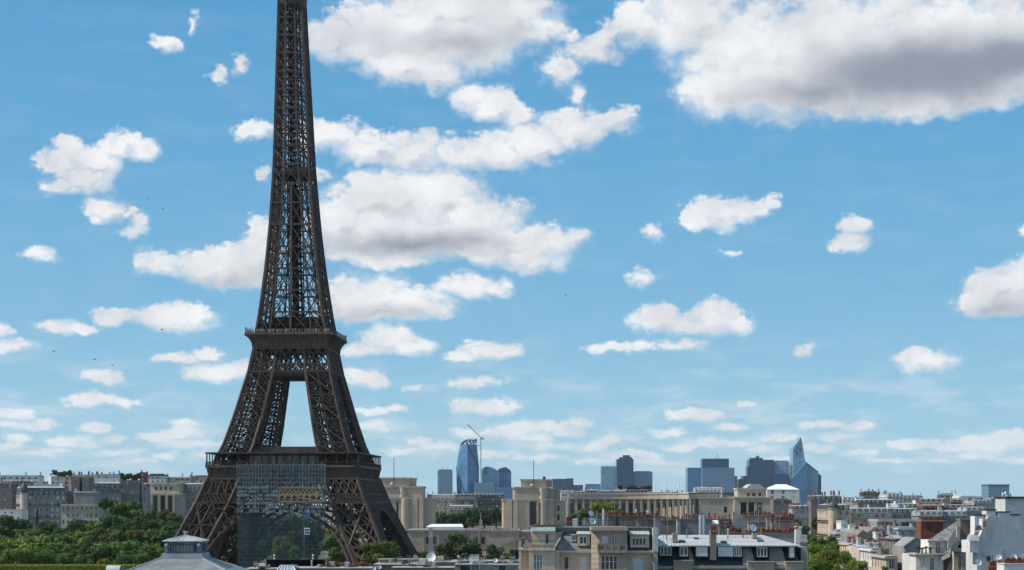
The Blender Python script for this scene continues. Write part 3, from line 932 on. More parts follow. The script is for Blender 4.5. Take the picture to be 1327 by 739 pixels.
        if roof_px > 2:
            e = W*.18
            ro.hexa([L(e,3,ze),L(W-e,3,ze),L(W-e,depth-2,ze),L(e,depth-2,ze),L(e,3,ze+rh),L(W-e,3,ze+rh),L(W-e,depth-2,ze+rh),L(e,depth-2,ze+rh)])
        ro.build('roof', M[roofm], root)
    for i in range(chim):
        u = .45 if i == 0 else (W-.45 if i == 1 else W*(.2+.6*r.random()))
        d = depth*r.uniform(.3,.6)
        cl = r.uniform(1.6, 3.4)
        c = L(u, d, 0)
        chimney(root, (c.x, c.y), .7, cl, ze-.5, ze+rh+ch_h*r.uniform(.6,1.2), M[chim_m or r.choice(['stone_grey','brick','render_brown','stone_grey','stone','render_white'])], r.choice([0,2,pots or 0]) if Z < 700 else (pots or 0), rz=rz)
    return root

# ------------------------------------------------------------------ trees
def foliage(name, base, var):
    m = bpy.data.materials.new(name); m.use_nodes = True
    n = NT(m.node_tree); b = m.node_tree.nodes['Principled BSDF']
    g = n.node('ShaderNodeTexCoord').outputs['Object']
    f = n.noise(g, 2.2, 5, .65)
    c = n.mix(n.remap(f, .3, .7), tuple(x*.62 for x in base), tuple(x*1.3 for x in base))
    oi = n.node('ShaderNodeObjectInfo')
    h = n.node('ShaderNodeHueSaturation'); n.put(h.inputs['Color'], c)
    n.put(h.inputs['Value'], n.m('MULTIPLY_ADD', oi.outputs['Random'], 2*var, 1-var))
    n.put(h.inputs['Hue'], n.m('MULTIPLY_ADD', oi.outputs['Random'], .07, .465))
    n.put(b.inputs['Base Color'], h.outputs[0])
    b.inputs['Roughness'].default_value = .75
    b.inputs['Specular IOR Level'].default_value = .2
    tr = n.node('ShaderNodeBsdfTranslucent'); n.put(tr.inputs['Color'], h.outputs[0])
    mx = n.node('ShaderNodeMixShader'); mx.inputs[0].default_value = .28
    n.put(mx.inputs[1], b.outputs[0]); n.put(mx.inputs[2], tr.outputs[0])
    n.put(m.node_tree.nodes['Material Output'].inputs['Surface'], mx.outputs[0])
    return m
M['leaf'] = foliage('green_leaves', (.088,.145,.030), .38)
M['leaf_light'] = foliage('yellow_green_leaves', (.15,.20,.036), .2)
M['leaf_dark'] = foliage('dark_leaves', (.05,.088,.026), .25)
M['leaf_rust'] = foliage('rust_red_leaves', (.23,.075,.03), .2)

def leaf_cloud(mb, rnd, c, rad, n, s, squash=1.0):
    """n leaf sprays scattered in the shell of one bough round c"""
    for _ in range(n):
        while True:
            d = Vector((rnd.gauss(0,1), rnd.gauss(0,1), rnd.gauss(0,1)))
            if d.length > .01: break
        d.normalize()
        rr = rad*(.55+.5*rnd.random()**.6)
        p = Vector(c)+Vector((d.x*rr, d.y*rr, d.z*rr*squash))
        nrm = (d+Vector((rnd.uniform(-.7,.7), rnd.uniform(-.7,.7), rnd.uniform(-.3,.8)))).normalized()
        t = nrm.cross(Vector((rnd.uniform(-1,1), rnd.uniform(-1,1), rnd.uniform(-1,1)))).normalized()
        b = nrm.cross(t)
        k = s*rnd.uniform(.6,1.3)
        mb.poly([p-t*k, p-b*k*.6, p+t*k, p+b*k*.6])
CROWNS = {}
def crown_mesh(kind, var, mt, leaf):
    """unit crown: radius about 1, centre at origin"""
    key = (kind, var, mt, leaf)
    if key in CROWNS: return CROWNS[key]
    rnd = random.Random(hash((kind, var)) & 0xffff if False else (len(kind)*101+var*13+7))
    mb = MB()
    if kind == 'round':
        boughs = []
        for i in range(20):
            z = rnd.uniform(-.7, .92); t = i*2.39996+rnd.uniform(-.5,.5)
            rr = math.sqrt(max(.02, 1-(z*.92)**2))*rnd.uniform(.52,.80)
            boughs.append(((math.cos(t)*rr, math.sin(t)*rr, z*.76), rnd.uniform(.26,.44)))
        boughs.append(((0,0,-.05), .56))
        for c, rad in boughs:
            leaf_cloud(mb, rnd, c, rad, int(90*(rad/.32)**2*(.09/leaf)**1.6), leaf, .85)
    elif kind == 'cone':
        for i in range(26):
            z = -1+2*i/25; r = .34*(1-(z+1)/2.05)**.7
            t = i*2.4
            leaf_cloud(mb, rnd, (math.cos(t)*r*.5, math.sin(t)*r*.5, z), .1+r*.7, int(70*(.09/leaf)**1.4), leaf, 1.3)
    elif kind == 'shrub':
        for i in range(14):
            t = i*2.4; r = .75*math.sqrt((i+.5)/14)
            leaf_cloud(mb, rnd, (math.cos(t)*r, math.sin(t)*r, .35+rnd.uniform(-.2,.25)), rnd.uniform(.25,.42), int(60*(.09/leaf)**1.4), leaf, .9)
    CROWNS[key] = mb.mesh('crown', M[mt])
    return CROWNS[key]
TREE_N = [0]
def tree(label, px, ytop, hw, Z, mt='leaf', kind='round', hr=.95, leaf=.085, group=None, name='park_tree', zb=None, cat='tree'):
    TREE_N[0] += 1
    var = TREE_N[0] % 5
    a = hw/FPX*Z; h = a*hr
    x = X_(px, Z); ztop = Z_(ytop, Z); zc = ztop-h
    zb = ground_h(x, Z)-.2 if zb is None else zb
    root = empty(name, (x, Z, zb), label, cat, group)
    t = MB(); r0 = max(.12, a*.075)
    t.lathe((x, Z, 0), [(r0*1.5,zb),(r0,zb+(zc-zb)*.25),(r0*.75,zc-h*.3),(r0*.35,zc+h*.35),(.02,zc+h*.6)], 8)
    for k in range(6):
        an = k*1.05+var; q = zc-h*.55+k*h*.12
        t.bar((x,Z,q), (x+math.cos(an)*a*.6, Z+math.sin(an)*a*.6, q+h*.5), r0*.5)
    t.build('trunk', M['bark'], root)
    rr = random.Random(TREE_N[0]*7)
    inst(crown_mesh(kind, var, mt, leaf), 'crown', root, (x, Z, zc), rr.uniform(0, 6.28), (a, a, h))
    return root
# ------------------------------------------------------------------ far business district towers
def glass_mat(name, base, line, sx, sz, rough=.25, mort=.10):
    m = bpy.data.materials.new(name); m.use_nodes = True
    n = NT(m.node_tree); b = m.node_tree.nodes['Principled BSDF']
    g = n.node('ShaderNodeTexCoord').outputs['Object']
    s = n.node('ShaderNodeSeparateXYZ'); n.put(s.inputs[0], g)
    c = n.node('ShaderNodeCombineXYZ'); n.put(c.inputs[0], n.m('ADD', s.outputs[0], s.outputs[1])); n.put(c.inputs[1], s.outputs[2])
    br = n.node('ShaderNodeTexBrick', offset=0.0)
    n.put(br.inputs['Vector'], c.outputs[0])
    br.inputs['Scale'].default_value = 1.0
    br.inputs['Brick Width'].default_value = sx; br.inputs['Row Height'].default_value = sz
    br.inputs['Mortar Size'].default_value = mort*sz
    br.inputs['Color1'].default_value = (*base, 1); br.inputs['Color2'].default_value = (*(x*.6 for x in base), 1)
    br.inputs['Mortar'].default_value = (*line, 1)
    f = n.noise(g, .02, 3, .5)
    cc = n.mix(n.remap(f, .3, .7, 0, .35), br.outputs[0], tuple(x*1.5 for x in base))
    n.put(b.inputs['Base Color'], cc)
    b.inputs['Roughness'].default_value = rough
    b.inputs['Specular IOR Level'].default_value = .5
    return m
M['gl_blue'] = glass_mat('blue_curtain_wall', (.06,.18,.34), (.11,.25,.41), 9, 7.5, .3)
M['gl_deep'] = glass_mat('deep_blue_curtain_wall', (.022,.068,.14), (.04,.10,.175), 8, 8, .3)
M['gl_pale'] = glass_mat('pale_blue_curtain_wall', (.17,.31,.43), (.25,.38,.49), 12, 8, .3)
M['gl_grey'] = glass_mat('grey_blue_office_wall', (.085,.165,.26), (.17,.27,.36), 7, 8, .3, mort=.22)
M['gl_dark'] = glass_mat('dark_slab_wall', (.035,.075,.13), (.07,.12,.18), 10, 8, .3)
DZ = 5200.0
def slabs(label, boxes, mt, name='office_tower', extra=None):
    """boxes: (px0, px1, ytop, thickness, part name, material or None, dz)"""
    x0 = boxes[0][0]; root = empty(name, (X_((boxes[0][0]+boxes[0][1])/2, DZ), DZ, 0), label, 'tower', 'far office towers on the skyline')
    for (a, b, yt, th, pn, mm, dz) in boxes:
        Z = DZ+dz; m = MB(); m.box(X_(a,Z), X_(b,Z), Z, Z+th, 0, Z_(yt,Z))
        m.build(pn, M[mm or mt], root)
    return root
def antenna(root, px, y0, y1, Z, w=.5, name='antenna', mt='grey_metal'):
    m = MB(); m.bar(at(px, y0, Z), at(px, y1, Z), w, caps=True); return m.build(name, M[mt], root)
t = slabs('dark blue slab tower with pale left edge, alone left of the tall faceted tower', [(569.5,586,609.5,45,'shaft','gl_grey',0),(567,569.4,610,45,'end_wall','gl_pale',2),(568.5,585,608.6,30,'roof_plant','gl_dark',8)], 'gl_grey')
antenna(t, 573.5, 609, 602, DZ+20, 1.2); antenna(t, 580, 609, 605, DZ+20, 1.2)

# faceted tower
t = empty('office_tower', (X_(606,DZ), DZ, 0), 'tallest tapering faceted blue glass tower with open steel crown beside the crane', 'tower', 'far office towers on the skyline')
def ring(xl, xm, xr, y):
    f = lambda p, d: (X_(p,DZ), DZ+d)
    return [f(xl,18), f(xm,-12), f(xr,18), f(xr-2,55), f(xl+2,55)], Z_(y,DZ)
prof = [ring(592.2,606,620.8,655), ring(591,606.5,620.6,606), ring(594,606.3,619,588), ring(596.2,606,617.5,576)]
m1 = MB()
for (p0,z0),(p1,z1) in zip(prof, prof[1:]): m1.frus(p0, z0, p1, z1, top=(p1 is prof[-1][0]))
m1.build('shaft', M['gl_blue'], t)
cr_ = MB()
(pz, zz_) = prof[-1]
tops = [(599,573),(604,570.2),(609,570),(613,570.4),(616.5,569.2)]
for (a, ya) in tops:
    for dd in (2, 40):
        cr_.bar((X_(a,DZ), DZ+dd, zz_-2), (X_(a+.8,DZ), DZ+dd, Z_(ya,DZ)), 2.2)
for dd in (2, 40):
    for (a,ya),(b,yb) in zip(tops, tops[1:]):
        cr_.bar((X_(a+.8,DZ), DZ+dd, Z_(ya,DZ)), (X_(b+.8,DZ), DZ+dd, Z_(yb,DZ)), 2.2)
        cr_.bar((X_(a,DZ), DZ+dd, zz_), (X_(b+.8,DZ), DZ+dd, Z_(yb,DZ)), 1.6)
cr_.bar((X_(596.4,DZ), DZ+20, zz_), (X_(600,DZ), DZ+2, Z_(573,DZ)), 2.2)
cr_.build('crown_frame', M['dark'], t)
fin = MB()
for k, (p, q) in enumerate([(prof[0],prof[1]),(prof[1],prof[2]),(prof[2],prof[3])]):
    a = p[0][1]; b = q[0][1]; fin.bar((a[0],a[1]-.6,p[1]), (b[0],b[1]-.6,q[1]), 1.5)
fin.bar((prof[1][0][0][0],prof[1][0][0][1]-1,prof[1][1]), (prof[0][0][1][0],prof[0][0][1][1]-1,40), 1.6)
fin.bar((prof[3][0][1][0],prof[3][0][1][1]-1,prof[3][1]), (prof[1][0][2][0],prof[1][0][2][1]-1,prof[1][1]), 1.6)
fin.build('facet_edge', M['gl_dark'], t)
# crane
ck = empty('tower_crane', (X_(623,DZ), DZ+10, 0), 'thin grey tower crane with raised jib standing against the tallest glass tower', 'crane')
cm = MB(); Zc = DZ+10
def lattice_mast(mb, p, q, w, n, t):
    p, q = Vector(p), Vector(q); ax = (q-p).normalized()
    sx_ = ax.cross(Vector((0,1,0)))
    sx_ = sx_.normalized() if sx_.length > .1 else Vector((1,0,0)); sy_ = ax.cross(sx_)
    cs = [sx_*a*w/2+sy_*b*w/2 for a, b in ((-1,-1),(1,-1),(1,1),(-1,1))]
    for c in cs: mb.bar(p+c, q+c, t)
    for i in range(n):
        a, b = p.lerp(q, i/n), p.lerp(q, (i+1)/n)
        for j in range(4):
            mb.bar(a+cs[j], b+cs[(j+1)%4], t*.7)
lattice_mast(cm, at(623.2,655,Zc), at(623.2,569,Zc), 2.6, 45, .9)
cm.build('mast', M['grey_metal'], ck)
cj = MB(); lattice_mast(cj, at(623.5,567.5,Zc), at(605.8,550.3,Zc), 1.8, 22, .75); cj.build('jib', M['dark'], ck)
cc = MB(); lattice_mast(cc, at(623,568.5,Zc), at(626.6,568.5,Zc), 2, 4, .8); cc.bar(at(624,568,Zc), at(626,563.5,Zc), 1.0); cc.bar(at(626,563.5,Zc), at(612,556.5,Zc), .35)
cc.box(X_(625.2,Zc), X_(627,Zc), Zc-2, Zc+2, Z_(569.6,Zc), Z_(567.6,Zc)); cc.build('counter_jib', M['dark'], ck)
cb = MB(); cb.box(X_(622.4,Zc), X_(624.6,Zc), Zc-3, Zc+1, Z_(569.5,Zc), Z_(567.6,Zc)); cb.build('cab', M['gl_pale'], ck)
ctie = MB(); ctie.bar(at(617.5,577.5,Zc), at(623,577.5,Zc), 1.2); ctie.build('tie', M['dark'], ck)

def curved_top(label, px0, px1, tops, mt, th=60, dz=0, slot=None):
    Z = DZ+dz
    root = empty('office_tower', (X_((px0+px1)/2,Z), Z, 0), label, 'tower', 'far office towers on the skyline')
    def body(pts, pn, mm, d0, d1):
        m = MB(); f = [(X_(a,Z), Z+d0, Z_(b,Z)) for a, b in pts]; bk = [(x, Z+d1, z) for x, y, z in f]
        m.poly(f); m.poly(bk[::-1])
        k = len(f)
        for i in range(k):
            j = (i+1) % k
            m.quad(f[j], f[i], bk[i], bk[j])
        return m.build(pn, M[mm], root)
    body([(px0,655),(px1,655)]+tops[::-1], 'shaft', mt, 0, th)
    return root, body
r1, bd = curved_top('pale blue glass tower with rounded top and a dark slot, just right of the crane', 624.3, 647, [(624.3,609),(626,606.5),(629,605.3),(632,605),(636,605.6),(640,607.2),(644,609.6),(647,612.2)], 'gl_pale', 60, 30)
bd([(629.2,615),(630.8,615),(630.8,604.6),(629.2,604.6)], 'slot', 'gl_dark', -1.5, -.4)
r2, bd = curved_top('deep blue glass tower with domed top beside the pale rounded one', 644.5, 662.5, [(644.5,611),(646,608.6),(649,606.8),(653,605.9),(657,606.4),(660,608.2),(662.5,611.4)], 'gl_blue', 60, 60)
bd([(654,606.8),(656,606.8),(656,605.2),(654,605.2)], 'notch', 'gl_dark', -1.5, -.3)
bd([(644.6,611.4),(662.4,611.4),(660,608.4),(657,606.7),(653,606.2),(649,607.1),(646,609)], 'dark_cap', 'gl_dark', -1.2, -.2)
slabs('low pale office block with dotted windows at the foot of the crane', [(614,640.4,626.6,60,'shaft','gl_grey',-40),(614,640.4,625.6,56,'parapet','gl_pale',-38)], 'gl_grey', 'office_block')
slabs('low blue office block below the domed glass tower', [(640.6,665,631,60,'shaft','gl_blue',-40)], 'gl_blue', 'office_block')
slabs('dark blue office block just behind the roof of the right palace pavilion', [(716,741,620.6,60,'shaft','gl_dark',0),(734,743,620,40,'roof_plant','gl_deep',10),(743.1,755.5,628.6,60,'annex','gl_dark',0)], 'gl_dark', 'office_block')
slabs('long low grey office block between the dark block and a pale slab tower', [(759,779,627.2,60,'shaft','gl_grey',40)], 'gl_grey', 'office_block')
slabs('pale blue slab tower left of the stepped dark tower', [(779,799.4,604.4,60,'shaft','gl_pale',0)], 'gl_pale')
slabs('tall deep blue tower with stepped top between two lower slabs', [(799.5,821,595,60,'shaft','gl_deep',-10),(803,819,592.5,40,'shoulder','gl_deep',0),(807.5,816.5,590,30,'roof_plant','gl_dark',5)], 'gl_deep')
slabs('squat grey blue tower right of the stepped dark tower', [(821.2,845.6,611.5,60,'shaft','gl_grey',0),(823,843.5,610.7,40,'roof_plant','gl_dark',8)], 'gl_grey')
t = slabs('broad blue twin slab with dark block and mast on top', [(891,909.8,606.2,60,'shaft','gl_blue',0),(910,951.8,606.2,70,'broad_wing','gl_grey',-30),(910,944.6,594.5,50,'dark_top','gl_deep',20),(952,955.4,617,40,'annex','gl_pale',10)], 'gl_blue')
antenna(t, 930, 595, 587.5, DZ+30, 1.6); antenna(t, 927, 595, 592, DZ+30, 1.4)
t = slabs('dark teal tower with small raised top left of the glazed slab', [(971,1003,596,60,'shaft','gl_deep',0),(972.5,988.5,593.6,40,'shoulder','gl_deep',6),(980,984,591.2,20,'roof_plant','gl_dark',10),(963,971,616.8,60,'annex','gl_deep',0),(958,963,621,60,'low_annex','gl_dark',0),(968.6,971,604.5,40,'side_fin','gl_dark',10)], 'gl_deep')
antenna(t, 982, 592, 588.6, DZ+30, 1.4)
slabs('lighter glass slab tower directly left of the sail shaped tower', [(1003.4,1022.6,598.5,60,'shaft','gl_pale',10),(1003.4,1023,615,50,'lower_block','gl_deep',-20),(1004.5,1021.5,597,40,'roof_plant','gl_grey',18)], 'gl_pale')
r3, bd = curved_top('tallest sail shaped glass tower with pointed top at the right end of the cluster', 1027.7, 1060.3, [(1027.7,580.4),(1030,577.5),(1033,573.8),(1036,569.5),(1037.4,566.2),(1039.4,571),(1040.2,578),(1041.4,586),(1043.5,597.5),(1044,600.2),(1050,603.8),(1056,608.2),(1060.3,611.2)], 'gl_pale', 70, 0)
bd([(1027.8,655),(1044,655),(1044,605),(1043.6,598.4),(1036,608),(1027.8,617)], 'lower_wing', 'gl_blue', -24, -1)
bd([(1022.8,655),(1027.7,655),(1027.7,617),(1022.8,621.5)], 'low_wing', 'gl_blue', -24, -1)
bd([(1060.5,655),(1065,655),(1065,616.5),(1060.5,613)], 'annex', 'gl_deep', 10, 60)
bd([(1043.6,598),(1060.3,611.2),(1060.3,612.4),(1043.6,600.6)], 'roof_edge', 'gl_dark', -1.6, -.3)
for i, (px, py) in enumerate([(1031,584),(1034,580),(1036.5,575),(1033,588),(1037.5,583)]):
    bd([(px-1,py+1.6),(px+.9,py+1.6),(px+.9,py-1.4),(px-1,py-1.4)], 'sky_opening', 'gl_dark', -1.5, -.3)
t = slabs('lone square dark blue office tower far right on the skyline', [(1281,1308,629.5,60,'shaft','gl_grey',-1200)], 'gl_grey')
Z = DZ-1200
m = MB(); m.box(X_(1281,Z)-.5, X_(1308,Z)+.5, Z-.6, Z+61, Z_(629.5,Z), Z_(627.8,Z)); m.build('parapet', M['gl_dark'], t)

# ------------------------------------------------------------------ the palace on the hill: two pavilions and a long curved wing
PZ = 1380.0
GZ = 19.0
def block(root, name, px0, px1, y0, y1, Z, depth, mt='palace', holes=(), ch=0, cap=True):
    """block with optional corner chamfers; holes in photo pixels (a, b, ytop, ybot)"""
    x0, x1 = X_(px0,Z), X_(px1,Z); z0, z1 = (Z_(y0,Z) if y0 else GZ-3), Z_(y1,Z)
    m = MB()
    hs = [(X_(a,Z)-x0-ch, X_(b,Z)-x0-ch, Z_(yb,Z), Z_(yt,Z)) for a, b, yt, yb in holes]
    wall(m, (x0+ch,Z), (1,0), x1-x0-2*ch, z0, z1, hs, .9)
    if ch:
        s = math.sqrt(.5); wall(m, (x1-ch,Z), (s,s), ch/s, z0, z1); wall(m, (x0,Z+ch), (s,-s), ch/s, z0, z1)
    wall(m, (x1,Z+ch), (0,1), depth-ch, z0, z1); wall(m, (x1,Z+depth), (-1,0), x1-x0, z0, z1); wall(m, (x0,Z+depth), (0,-1), depth-ch, z0, z1)
    out = [(x0+ch,Z),(x1-ch,Z),(x1,Z+ch),(x1,Z+depth),(x0,Z+depth),(x0,Z+ch)] if ch else [(x0,Z),(x1,Z),(x1,Z+depth),(x0,Z+depth)]
    m.poly([(a,b,z1) for a,b in out])
    if cap:
        e = .7; cen = ((x0+x1)/2, Z+depth/2)
        o = [(a+e*(1 if a > cen[0] else -1), b+e*(1 if b > cen[1] else -1)) for a, b in out]
        m.prism(o, z1-1.0, z1+.35, top=True, bot=True)
    o_ = m.build(name, M[mt], root)
    for a, b, yt, yb in holes:
        w, h = X_(b,Z)-X_(a,Z), Z_(yt,Z)-Z_(yb,Z)
        inst(window_mesh(w, h, 'dark', 3), 'window', root, (X_((a+b)/2,Z), Z+.8, Z_(yb,Z)), 0)
    return o_
def convex(root, name, pxc, wpx, y0, y1, Z, mt='palace'):
    """half round stone bastion"""
    m = MB(); r = wpx/2/FPX*Z; x = X_(pxc,Z); z0, z1 = (Z_(y0,Z) if y0 else GZ-3), Z_(y1,Z)
    pts = [(x+r*math.cos(t), Z-r*math.sin(t)*.8) for t in [math.pi-math.pi*i/12 for i in range(13)]]
    pts = [(a,b) for a,b in pts]
    m.prism(pts, z0, z1, top=True, bot=False)
    return m.build(name, M[mt], root)
pv1 = empty('palace_pavilion', (X_(690,PZ), PZ, GZ), 'massive beige stone palace pavilion with tall dark window and mast, right of the terrace', 'palace pavilion')
block(pv1, 'main_wall', 650.3, 709, None, 647.3, PZ, 42, holes=[(686.8,694.8,650,680.5)], ch=1.4)
for a, b in ((656,663.5),(665,671)):
    m = MB(); m.box(X_(a,PZ-1.3), X_(b,PZ-1.3), PZ-1.3, PZ-.003, GZ-3, Z_(648,PZ)); m.build('pilaster', M['palace'], pv1)
for a in (684.5, 697):
    m = MB(); m.box(X_(a-.9,PZ-2), X_(a+.9,PZ-2), PZ-2, PZ-.003, GZ-3, Z_(649,PZ)); m.build('pilaster', M['palace'], pv1)
convex(pv1, 'rounded_corner', 703.5, 8.5, None, 648.6, PZ-.01)
block(pv1, 'upper_wall', 664.5, 709.5, 647.0, 631.5, PZ+4, 34, ch=1.4)
convex(pv1, 'rounded_upper_corner', 703, 8, 646.9, 632.6, PZ+4)
block(pv1, 'attic', 675.2, 708.5, 631.3, 621.5, PZ+10, 24)
block(pv1, 'attic_side', 708.6, 715.5, 631.3, 621.8, PZ+14, 20)
block(pv1, 'side_upper_wall', 709.6, 718, 646.9, 632.5, PZ+10, 28)
block(pv1, 'side_step', 718.1, 725.5, 646.9, 634.5, PZ+16, 22)
block(pv1, 'side_wall', 709.2, 717.6, None, 647.6, PZ+4, 36)
block(pv1, 'side_wing', 717.7, 733, None, 648.6, PZ+10, 30, holes=[(722,725.2,655.5,662.5),(722,725.2,667,674.5)])
antenna(pv1, 691.5, 631, 595.5, PZ+8, .45, 'mast', 'dark')
m = MB(); m.lathe(at(689.5,629.2,PZ+3), [(.05,-1.6),(1.3,-.9),(1.7,0),(1.3,.9),(.05,1.6)], 12); m.bar(at(689.5,632,PZ+3), at(689.5,630.5,PZ+3), .6); m.build('roof_globe', M['grey_metal'], pv1, smooth=True)
m = MB(); m.box(X_(703.5,PZ+20), X_(707,PZ+20), PZ+20, PZ+23, Z_(621.6,PZ+20), Z_(617.5,PZ+20)); m.build('roof_plant', M['dark'], pv1)

pv2 = empty('palace_pavilion', (X_(525,PZ), PZ, GZ), 'massive beige palace pavilion with mast, half hidden behind the right tower leg', 'palace pavilion')
block(pv2, 'main_wall', 478, 549, None, 645, PZ, 42, holes=[(513.5,516.5,650,678)], ch=1.4)
convex(pv2, 'rounded_corner', 525, 10, None, 646, PZ-.01)
for a, b in ((534,541),(543,548)):
    m = MB(); m.box(X_(a,PZ-1.3), X_(b,PZ-1.3), PZ-1.3, PZ-.003, GZ-3, Z_(646,PZ)); m.build('pilaster', M['palace'], pv2)
block(pv2, 'side_wall', 549.1, 562.8, None, 646.8, PZ+7, 30)
block(pv2, 'upper_wall', 487, 548.5, 644.6, 630.8, PZ+4, 34, ch=1.4)
convex(pv2, 'rounded_upper_corner', 522, 8, 644.4, 631.6, PZ+4)
block(pv2, 'attic', 492, 531, 630.6, 619.4, PZ+10, 24)
block(pv2, 'attic_side', 531.1, 538, 630.6, 619.8, PZ+13, 20)
antenna(pv2, 510.5, 630, 593, PZ+8, .45, 'mast', 'dark')
m = MB(); m.lathe(at(508,627.6,PZ+3), [(.05,-1.6),(1.3,-.9),(1.7,0),(1.3,.9),(.05,1.6)], 12); m.build('roof_globe', M['grey_metal'], pv2, smooth=True)

# long wing with columns, bending towards the viewer at its right end
wing = empty('palace_wing', (X_(830,PZ), PZ, GZ), 'long curved beige palace wing with a row of columns between the two stone pavilions', 'palace wing')
cols = [737+i*9.45 for i in range(7)]
c0 = [cols[-1]]
for d in (9.4,9.4,9.3,9.2,9.0,8.6,8.4,8.0,7.6,6.9,6.0,5.0,3.8): c0.append(c0[-1]+d)
pxs = cols+c0[1:]
s_ = 9.45/FPX*1392
pts = []; Zc_ = 1392.0
for i, p in enumerate(pxs):
    if i:
        dx = X_(p, Zc_)-pts[-1][0]
        Zc_ -= math.sqrt(max(0, s_*s_-dx*dx))
    pts.append((X_(p, Zc_), Zc_))
cm_ = MB()
cM = MB(); cM.box(-.75,.75,-.75,.75,0,1)
colmesh = cM.mesh('column', M['palace'])
ztop_, zcol = 48.2, 43.0
for i, (x, y) in enumerate(pts):
    inst(colmesh, 'column', wing, (x, y, GZ-2), 0, (1,1,zcol-GZ+2))
w1_, w2_, gl_ = MB(), MB(), MB()
for i, ((xa,ya),(xb,yb)) in enumerate(zip(pts, pts[1:])):
    u = Vector((xb-xa, yb-ya, 0)).normalized(); nn = Vector((-u.y, u.x, 0))
    A0 = Vector((xa,ya,0)); B0 = Vector((xb,yb,0))
    def slab(mb, d0, d1, z0, z1):
        mb.hexa([A0+nn*d0+Vector((0,0,z0)), B0+nn*d0+Vector((0,0,z0)), B0+nn*d1+Vector((0,0,z0)), A0+nn*d1+Vector((0,0,z0)),
                 A0+nn*d0+Vector((0,0,z1)), B0+nn*d0+Vector((0,0,z1)), B0+nn*d1+Vector((0,0,z1)), A0+nn*d1+Vector((0,0,z1))])
    slab(w1_, -1.2, 16, zcol, ztop_)
    slab(w1_, -1.7, 16.3, ztop_-1.1, ztop_+.2)
    L_ = (B0-A0).length
    wall(w2_, A0+nn*3.2, u, L_, GZ-2, zcol, [(L_*.25, L_*.75, GZ+1, zcol-3.5)], .5)
    inst(window_mesh(L_*.5, zcol-3.5-GZ-1, 'dark', 2), 'window', wing, A0+nn*3.65+u*(L_*.5)+Vector((0,0,GZ+1)), math.atan2(u.y, u.x))
w1_.build('entablature', M['palace'], wing); w2_.build('back_wall', M['palace'], wing)
pv3 = empty('palace_end_pavilion', (X_(955,1300), 1300, GZ), 'stone end pavilion with three tall dark windows closing the right end of the palace wing', 'palace pavilion')
EZ = pts[-1][1]-1
block(pv3, 'link_wall', 905.5, 951.5, None, 645.0, EZ+2, 30, holes=[(938,942.5,656.5,664.5)])
block(pv3, 'main_wall', 951.6, 1001.5, None, 644.5, EZ-4, 34, holes=[(959.8,967.5,651,667.5),(970,977.5,651,667.5),(980.5,988,651,667.5)])
block(pv3, 'attic', 956, 993, 644.2, 633, EZ+4, 22, holes=[(968,971.5,638.8,643),(975,978.5,638.8,643),(983,986.5,638.8,643)])
# small sister pavilion far left
pv4 = empty('museum_building', (X_(211,1250), 1250, 18), 'grey stone museum with three tall dark windows, behind trees left of the tower', 'museum')
block(pv4, 'main_wall', 187, 235, None, 640.2, 1250, 30, mt='stone', holes=[(199,203.8,642.5,663.5),(208.5,213.5,642.5,663.5),(218,223,642.5,663.5)])
block(pv4, 'attic', 195.3, 232.5, 640, 626.5, 1255, 22, mt='stone', holes=[(201,203.6,631,635),(207.3,209.9,631,635),(213.6,216.2,631,635),(220,222.6,631,635)])
for a in (196,206.2,216,225.2):
    m = MB(); m.box(X_(a-1.1,1248.6), X_(a+1.1,1248.6), 1248.6, 1249.997, 16, Z_(641.6,1249)); m.build('pilaster', M['stone'], pv4)

# terrace below the palace
TZ = 1330.0
te = empty('terrace_wall', (X_(610,TZ), TZ, 0), 'long beige retaining wall of the palace terrace with dark openings, behind the round trees', 'wall')
M['terrace'] = mat('terrace_stone', (.36,.30,.25), .9, .1, .1, streak=.35)
block(te, 'wall', 528, 630.5, 722, 687, TZ, 60, mt='terrace', holes=[(552.2,555.3,696,705),(561,565.5,696,705),(616.5,619,697,704),(623.2,628.4,696.5,705)], cap=True)
block(te, 'plain_wall', 630.6, 673, 722, 687.4, TZ-6, 60, mt='terrace')
block(te, 'right_wall', 673.1, 735, 722, 689, TZ+2, 50, mt='terrace')
for a in (549,558.5,568,612,621,631):
    m = MB(); m.box(X_(a-.8,TZ-1), X_(a+.8,TZ-1), TZ-1, TZ-.003, -1, Z_(688.5,TZ)); m.build('pilaster', M['terrace'], te)
m = MB()
m.hexa([at(651,705,TZ-16), at(681,697,TZ-16), at(681,697,TZ-7), at(651,705,TZ-7), at(651,703.4,TZ-16), at(681,695.4,TZ-16), at(681,695.4,TZ-7), at(651,703.4,TZ-7)])
m.build('stair_parapet', M['terrace'], te)
tn = empty('event_tent', (X_(577,TZ+12), TZ+12, GZ), 'long white event tent on the palace terrace', 'tent')
m = MB(); a0, a1 = X_(552.5,TZ+12), X_(600,TZ+12); zb_, ze_, zr_ = Z_(687.3,TZ+12), Z_(682.8,TZ+12), Z_(679.4,TZ+12)
m.box(a0, a1, TZ+12, TZ+24, zb_, ze_); m.build('side', M['white_metal'], tn)
m = MB(); m.frus([(a0-.4,TZ+11.6),(a1+.4,TZ+11.6),(a1+.4,TZ+24.4),(a0-.4,TZ+24.4)], ze_, [(a0+4,TZ+17.5),(a1-1,TZ+17.5),(a1-1,TZ+18.5),(a0+4,TZ+18.5)], zr_, bot=True); m.build('canopy', M['white_metal'], tn)
stt = empty('statue', (X_(623.2,TZ+10), TZ+10, GZ), 'small dark statue on a tall stone pedestal on the palace terrace', 'statue')
x_ = X_(623.2,TZ+10); zq = Z_(674.2,TZ+10)
